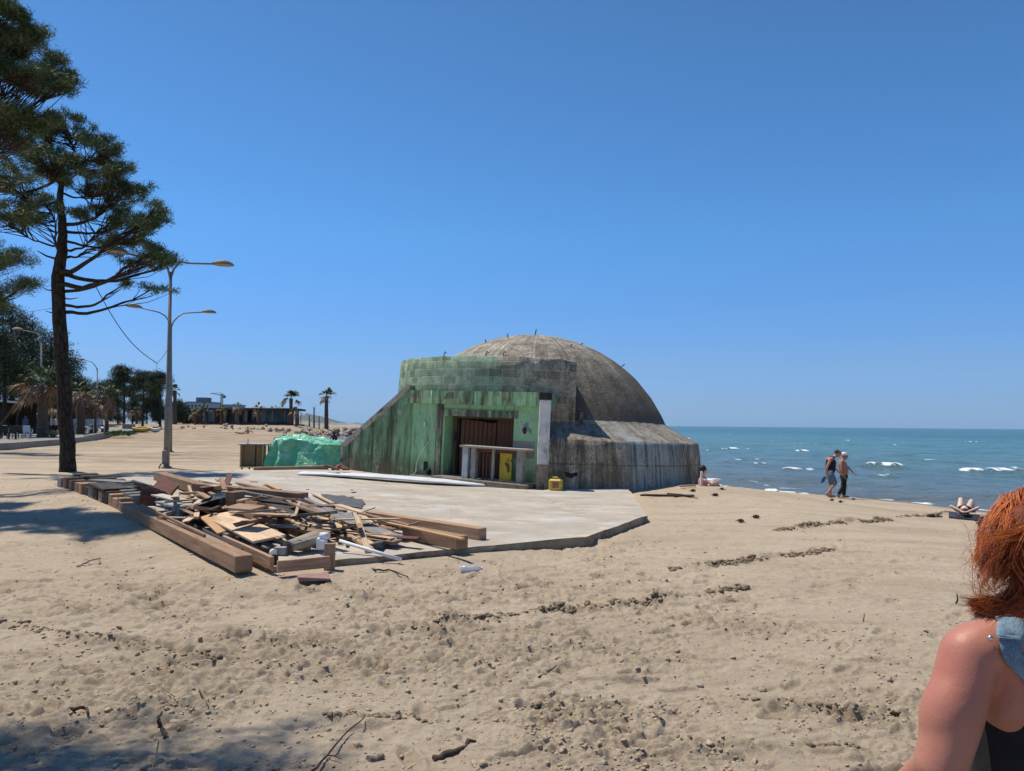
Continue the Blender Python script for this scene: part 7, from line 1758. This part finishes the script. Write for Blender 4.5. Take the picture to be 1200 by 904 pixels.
for s in (-1, 1):
    h_ = Vector((cx + s*.10, -.01, hipz)); kn = Vector((cx + s*.105, .015, kz)); an = Vector((cx + s*.11, -.02, .09))
    parts += [('c', h_, kn, .105, .066), ('c', kn, an, .060, .040), ('e', kn.lerp(an, .28) + Vector((0, -.018, 0)), (.055, .058, .11)), ('c', an + Vector((0, -.02, -.04)), an + Vector((s*.02, .17, -.06)), .042, .03)]
HC = lw(jw(1238, 648, .06)); HC.y = .04
hrot = Matrix.Rotation(-.25, 3, 'Z')
def hq(x, y, z): return HC + hrot @ Vector((x, y, z))
parts += [('e', hq(0, 0, .02), (.076, .096, .108), hrot), ('e', hq(0, .045, -.058), (.052, .055, .062), hrot), ('e', hq(0, .102, -.012), (.015, .022, .022)), ('e', hq(0, .094, -.062), (.026, .014, .012)), ('e', hq(-.078, 0, -.005), (.012, .022, .03)), ('e', hq(.078, 0, -.005), (.012, .022, .03))]
def hand2(p, d, s):
    return hand(p, d)
parts += hand(WR + Vector((.0, .02, -.015)), (WR - ELB)) + hand(ELR + Vector((-.035, .155, -.225)), (-.1, .5, -.8))
sk = NT('skin_sunburnt', .46, .35); v = sk.coord()
c = sk.ramp(sk.noise(v, 6, 5, .6), [(.3, (.385,.170,.112)), (.7, (.485,.235,.162))]); c = sk.mix(sk.ramp(sk.noise(v, 2.3, 3), [(.40, 0.), (.62, .85)]), c, (.42,.140,.100))
c = sk.mix(sk.ramp(sk.noise(v, 120, 3, .5), [(.62, 0.), (.72, .35)]), c, (.29,.115,.075)); sk.base(c)
sk.b.inputs['Subsurface Weight'].default_value = .06; sk.b.inputs['Subsurface Radius'].default_value = (.012, .004, .0025); sk.b.inputs['Subsurface Scale'].default_value = .7
sk.normal(sk.bump(sk.noise(v, 240, 4, .7), .35, .002, sk.bump(sk.noise(v, 19, 4, .6), .28, .006)))
body6 = flesh('body', parts, .0085, sk.m, w6, 14)
# clothes
z_top = zpx(848) - bw0.z
def clip_band(z0, z1, y0=None):
    def f(me):
        cut(me, (0, 0, z1), (0, .10, 1)); cut(me, (0, 0, z0), (0, 0, -1))
    return f
torso = [p for p in parts if p[0] == 'e' and abs(p[1].x - cx) < .09 and p[1].z < tz + .05 and p[1].z > tz - .2] 
flesh('black_top', torso + [('c', Vector((cx, .015, tz - .10)), Vector((cx, .0, tz - .36)), .128, .138, (1.26, .92))], .009, CL_black, w6, 6, inflate=.009, post=clip_band(tz - .42, z_top))
denim = NT('denim_blue', .9, .2); v = denim.coord(); wv = denim.noise(denim.coord('Object', (1, 1, .25)), 420, 2, .5)
c = denim.ramp(wv, [(.35, (.075,.135,.205)), (.65, (.165,.245,.325))]); c = denim.mix(denim.ramp(denim.noise(v, 22, 5, .6), [(.45, 0.), (.7, .6)]), c, (.235,.325,.40)); denim.base(c); denim.normal(denim.bump(wv, .4, .002))
M_den = denim.m
hips = [('c', Vector((cx, .01, tz - .22)), Vector((cx, .0, tz - .36)), .132, .142, (1.26, .92)), ('e', Vector((cx, -.01, tz - .46)), (.205, .155, .16))]
for s in (-1, 1): hips += [('c', Vector((cx + s*.10, -.01, hipz)), Vector((cx + s*.105, .015, kz)), .112, .082), ('c', Vector((cx + s*.105, .015, kz)), Vector((cx + s*.11, -.02, .14)), .080, .068)]
flesh('dungarees', hips, .011, M_den, w6, 6, inflate=.012, post=clip_band(.06, tz - .30))
from mathutils.bvhtree import BVHTree
bmv = bmesh.new(); bmv.from_mesh(body6.data); bvh = BVHTree.FromBMesh(bmv)
def strap(name, path, width, mat, off=.005, parent=w6):
    path = [Vector(p) for p in path]; n = 26; rows = []
    for i in range(n + 1):
        u = i/n*(len(path)-1); k = min(int(u), len(path)-2); f = u - k; p = path[k].lerp(path[k+1], f); d = (path[min(k+1, len(path)-1)] - path[k]).normalized()
        co, no, _, _ = bvh.find_nearest(p); s = d.cross(no).normalized(); row = []
        for j in range(7):
            o_ = (j/6 - .5)*width; c2_, n2_, _, _ = bvh.find_nearest(co + s*o_); row.append(c2_ + n2_*(off + (.002 if j in (1, 5) else 0)))
        rows.append(row)
    vs = [p for r_ in rows for p in r_]; mb = MB(); mb.add(vs, [(i*7+j, i*7+j+1, (i+1)*7+j+1, (i+1)*7+j) for i in range(n) for j in range(6)], None, True)
    o = mb.build(name, mat, parent); m = o.modifiers.new('t', 'SOLIDIFY'); m.thickness = .005; m.offset = 1; ms = o.modifiers.new('s', 'SUBSURF'); ms.levels = 1; ms.render_levels = 1; return o
def sp(px, py, dy): return lw(jw(px, py, dy))
pathL = [sp(1180, 745, .16), sp(1182, 727, .06), sp(1196, 750, -.06), sp(1220, 788, -.10), sp(1248, 830, -.10), sp(1276, 880, -.10)]
st = strap('strap', pathL, .050, M_den)
strap('strap', [mir(p) for p in pathL], .050, M_den)
strap('strap_fold', [sp(1176, 737, .10), sp(1180, 728, .04), sp(1190, 741, -.04), sp(1193, 746, -.05)], .054, simple('denim_light', (.14,.23,.31), (.23,.33,.41), 60, .9, .4), .010)
co, no, _, _ = bvh.find_nearest(sp(1170, 737, -.06)); mb = MB(); mb.ell(co + no*.012, (.007, .007, .007), 10, 8); mb.build('strap_button', simple('button_metal', (.5,.5,.5), (.65,.65,.65), 5, .25, 0, metal=.9), w6)
# hair: an inner mass and many locks blown to the left
hr = NT('red_hair', .42, .45); a = hr.n('Attribute', attribute_name='tint')
hr.base(hr.ramp(a.outputs['Fac'], [(0, (.08,.016,.008)), (.35, (.28,.055,.013)), (.7, (.55,.135,.022)), (1, (.72,.25,.05))]))
hr.b.inputs['Coat Weight'].default_value = .15; hr.b.inputs['Coat Roughness'].default_value = .3
def hp_(px, py, dy): return lw(jw(px, py, dy))
inner = [('e', HC + Vector((0, -.015, .03)), (.092, .112, .118)), ('e', HC + Vector((-.015, -.07, -.04)), (.085, .06, .10)), ('c', hp_(1212, 640, -.04), hp_(1218, 705, -.03), .062, .05), ('c', hp_(1222, 690, -.03), hp_(1196, 712, -.04), .042, .028), ('c', hp_(1196, 712, -.04), hp_(1165, 709, -.05), .022, .012), ('c', hp_(1200, 612, -.02), hp_(1183, 645, -.05), .04, .022)]
hm = flesh('hair', inner, .009, simple('hair_inner', (.09,.020,.008), (.26,.062,.016), 40, .6, .8, .01, stretch=(1,1,.2)), w6, 4)
rh = np.random.default_rng(17); VH = []; TH = []; TN = []; nv = 0
def bez(p, t):
    t = t[:, None]; return (1-t)**3*p[0] + 3*(1-t)**2*t*p[1] + 3*(1-t)*t*t*p[2] + t**3*p[3]
def lock(p0, p1, p2, p3, cnt, spread0, spread1, rad=.0011, curl=0.0, tint=.5, K=13):
    global nv
    tt = np.linspace(0, 1, K)
    ph0 = rh.uniform(0, 6.28); rad = rad*.85; cnt = int(cnt*1.45) if cnt > 3 else cnt; fr_ = rh.uniform(4.5, 8)
    for _ in range(cnt):
        jd = rh.normal(size=3); jn = rh.normal(size=(3, 3))*.0018; j0 = jd*spread0; j1 = jd*(spread0+spread1)*.6 + jn[0]; j2 = jd*spread1*.95 + jn[1]; j3 = jd*spread1*1.15 + jn[2]*2
        P_ = bez([np.array(p0)+j0, np.array(p1)+j1, np.array(p2)+j2, np.array(p3)+j3], tt*rh.uniform(.82, 1.0))
        if curl: ph = ph0 + rh.normal(0, .25); P_ = P_ + np.stack([np.cos(tt*fr_+ph), .6*np.sin(tt*fr_*.9+ph), np.sin(tt*fr_+ph)], 1)*curl*(tt**1.6)[:, None]
        d = np.gradient(P_, axis=0); d /= np.linalg.norm(d, axis=1, keepdims=True) + 1e-9
        s = np.cross(d, [.3, 1, .2]); s /= np.linalg.norm(s, axis=1, keepdims=True) + 1e-9; u = np.cross(d, s)
        r_ = rad*(1 - .75*tt**2)[:, None]; ring = np.stack([P_ + s*r_, P_ + (-.5*s + .87*u)*r_, P_ + (-.5*s - .87*u)*r_], 1).reshape(-1, 3)
        VH.append(ring); f = []
        for i in range(K-1):
            for k in range(3): f.append((nv+i*3+k, nv+i*3+(k+1) % 3, nv+(i+1)*3+(k+1) % 3, nv+(i+1)*3+k))
        TH.append(np.array(f)); TN.append(np.full(K*3, np.clip(tint + rh.normal(0, .16), 0, 1))); nv += K*3
def scalp(th, ph): return HC + Vector((math.cos(ph)*math.sin(th)*.093, -math.cos(ph)*math.cos(th)*.112, .03 + math.sin(ph)*.118))
for i in range(74):                                  # crown hair swept back and to the left
    th = rh.uniform(-2.0, 1.2); ph = rh.uniform(.1, 1.35); p0 = scalp(th, ph)
    e = hp_(rh.uniform(1148, 1236), rh.uniform(636, 715), rh.uniform(-.10, -.03)); m1 = p0 + Vector((-.035, -.05, .012)); m2 = hp_(rh.uniform(1166, 1220), rh.uniform(596, 650), rh.uniform(-.12, -.05))
    lock(p0, m1, m2, e, 34, .0055, .0065, .0012, .010, rh.uniform(.2, .95))
for i in range(16):                                  # the left outline bulging out and curling in again
    p0 = scalp(rh.uniform(-2.0, -.9), rh.uniform(.0, 1.0)); lock(p0, hp_(rh.uniform(1158, 1178), rh.uniform(586, 610), -.02), hp_(rh.uniform(1128, 1152), rh.uniform(632, 668), -.04), hp_(rh.uniform(1156, 1186), rh.uniform(660, 684), -.05), 26, .008, .0055, .0011, .010, rh.uniform(.45, 1.0))
for i in range(26):                                  # the low tail blown out to the left
    p0 = hp_(rh.uniform(1196, 1240), rh.uniform(655, 700), rh.uniform(-.09, -.02)); up_ = rh.random()
    lock(p0, hp_(1196, 705 + 12*up_, -.05), hp_(1165, 722 - 14*up_, -.05), hp_(rh.uniform(1129, 1152), 699 + 20*rh.random(), rh.uniform(-.07, -.03)), 30, .010, .0055, .0011, .012, rh.uniform(.15, .7))
for i in range(20):                                  # hanging mass over the nape
    p0 = hp_(rh.uniform(1196, 1262), rh.uniform(610, 660), rh.uniform(-.11, -.07)); lock(p0, p0 + Vector((-.01, -.03, -.05)), hp_(rh.uniform(1196, 1262), 690, -.10), hp_(rh.uniform(1184, 1262), rh.uniform(706, 735), -.08), 30, .010, .007, .0012, .014, rh.uniform(.1, .8))
for i in range(120):                                  # single flyaway hairs
    p0 = hp_(rh.uniform(1160, 1200), rh.uniform(600, 715), rh.uniform(-.08, -.03)); e = hp_(rh.uniform(1130, 1172), rh.uniform(612, 712), rh.uniform(-.1, 0)); lock(p0, p0 + Vector((-.05, -.01, rh.uniform(-.03, .03))), e + Vector((.0, 0, rh.uniform(-.05, .05))), e, 1 + int(rh.random()*2), .004, .008, .0006, .016, rh.uniform(.3, .8))
me = np_mesh('hair_locks', np.concatenate(VH), np.concatenate(TH)); set_attr(me, 'tint', np.concatenate(TN)); link_mesh('hair_locks', me, hr.m, hm)

# ================================================================== TWIGS ON THE SAND
M_twig = simple('twig_bark', (.035,.025,.018), (.10,.07,.048), 20, .9, .4); M_twigp = simple('twig_grey', (.13,.10,.075), (.24,.19,.14), 20, .9, .4)
def twig(label, pts, r_, mat=None, forks=(), up=0):
    W_ = [onG(p[0], p[1], p[2]) for p in pts]
    if up: W_ = [W_[0] + Vector((0, 0, -.03)), W_[0] + Vector((.012, .01, up))]
    mb = MB(); rg = random.Random(int(pts[0][0]*7 + pts[0][1]))
    fine = []
    for i in range(len(W_) - 1):
        for k in range(4): fine.append(W_[i].lerp(W_[i+1], k/4) + Vector((rg.gauss(0, r_*.6), rg.gauss(0, r_*.6), rg.gauss(0, r_*.4))))
    fine.append(W_[-1]); mb.tube(fine, [r_*(1.1 - .6*i/len(fine)) for i in range(len(fine))], 6)
    for (k, p) in forks: a = W_[k]; e = onG(*p); mb.tube([a, a.lerp(e, .5) + Vector((0, 0, r_)), e], [r_*.7, r_*.55, r_*.3], 5)
    return tag(mb.build('twig', mat or M_twig, None, None, W_[0] - Vector((0, 0, r_))), label, 'twig')
twig('dark crooked twig standing up from the near sand at the lower left', [(193, 866, .0), (190, 853, .05), (185, 846, .07), (190, 834, .10)], .011, None, [(1, (184, 840, .06))])
twig('long bent twig running out of the bottom edge of the picture', [(366, 904, .02), (384, 885, .02), (402, 862, .03), (427, 841, .02)], .007, None, [(1, (400, 890, .02))])
twig('thin forked twig lying on the sand left of the wheel groove', [(90, 664, .02), (105, 658, .05), (118, 654, .06), (116, 661, .01)], .010, M_twigp, [(1, (98, 655, .02))])
twig('rust brown stick lying on the near sand at the left', [(86, 831, .02), (100, 829, .03), (104, 837, .02)], .012)
twig('pale twig pushed into the sand at the left of the bottom edge', [(180, 900, .0), (186, 868, .09)], .005, M_twigp)
twig('short upright dark twig in the raked sand left of the red haired woman', [(1121, 708, 0)], .011, up=.11)
twig('thin upright stalk in the raked sand', [(1012, 729, 0)], .006, up=.08)
twig('slanting thin twig on the sand near the lower middle', [(232, 806, .02), (240, 818, .02), (244, 828, .01)], .006, M_twigp)
twig('thin straight twig on the near sand right of the crooked one', [(190, 805, .02), (205, 817, .02)], .005, M_twigp)
twig('stub of driftwood half buried near the bottom edge', [(430, 890, .01), (450, 886, .02)], .024, M_twigp)
twig('flat driftwood stick in the bottom middle of the picture', [(508, 890, .0), (530, 882, .012), (557, 870, .0)], .022, M_twig)
twig('short twig in the trampled sand at lower centre', [(632, 794, .01), (652, 780, .03)], .008)
twig('bent twig near the bottom edge right of centre', [(766, 834, .01), (775, 843, .03), (784, 846, .01)], .007, M_twigp)
twig('small dark stick beside the machine track on the right', [(1044, 835, .02), (1056, 836, .02)], .016)
twig('curved cord like root lying below the white pipe', [(425, 660, .01), (440, 668, .03), (458, 668, .01), (478, 676, .02)], .013, M_twig)
for i, (px, py) in enumerate([(812, 576), (846, 574), (838, 581), (985, 589), (1000, 586), (868, 612), (886, 607), (975, 587)]):
    q = onG(px, py, .01); mb = MB(); rg = random.Random(i); rx_ = rg.uniform(.035, .075)
    mb.ell(q + Vector((0, 0, .03)), (rx_, rx_*.7, .03), 14, 8, None, lambda p: .5*mnoise.noise(p*2.2 + Vector((i, 0, 0))) + .3*mnoise.noise(p*6))
    for k in range(5):
        a = rg.uniform(0, 6.28); d = Vector((math.cos(a), math.sin(a), rg.uniform(-.05, .10)))*rg.uniform(.06, .14); mb.tube([q, q + d*.6 + Vector((0, 0, .02)), q + d], [.010, .008, .004], 5)
    tag(mb.build('seaweed_clump', M_twig, None, None, q), 'small dark clump of dry weed on the sand rim above the water', 'seaweed', 'weed clumps along the rim of the sand')
# ------------------------------------------------------------------ the thin sea air
hz_ = bpy.data.materials.new('sea_air'); hz_.use_nodes = True; ht = hz_.node_tree
for n_ in list(ht.nodes):
    if n_.type == 'BSDF_PRINCIPLED': ht.nodes.remove(n_)
pv_ = ht.nodes.new('ShaderNodeVolumePrincipled'); pv_.inputs['Density'].default_value = HAZE; pv_.inputs['Color'].default_value = (.78, .88, 1.0, 1); pv_.inputs['Anisotropy'].default_value = .2
ht.links.new(pv_.outputs[0], ht.nodes['Material Output'].inputs['Volume'])
mb = MB(); mb.box((0, 0, 120), (25600, 25600, 260)); ho = mb.build('haze', hz_); tag(ho, kind='stuff'); ho.visible_shadow = True
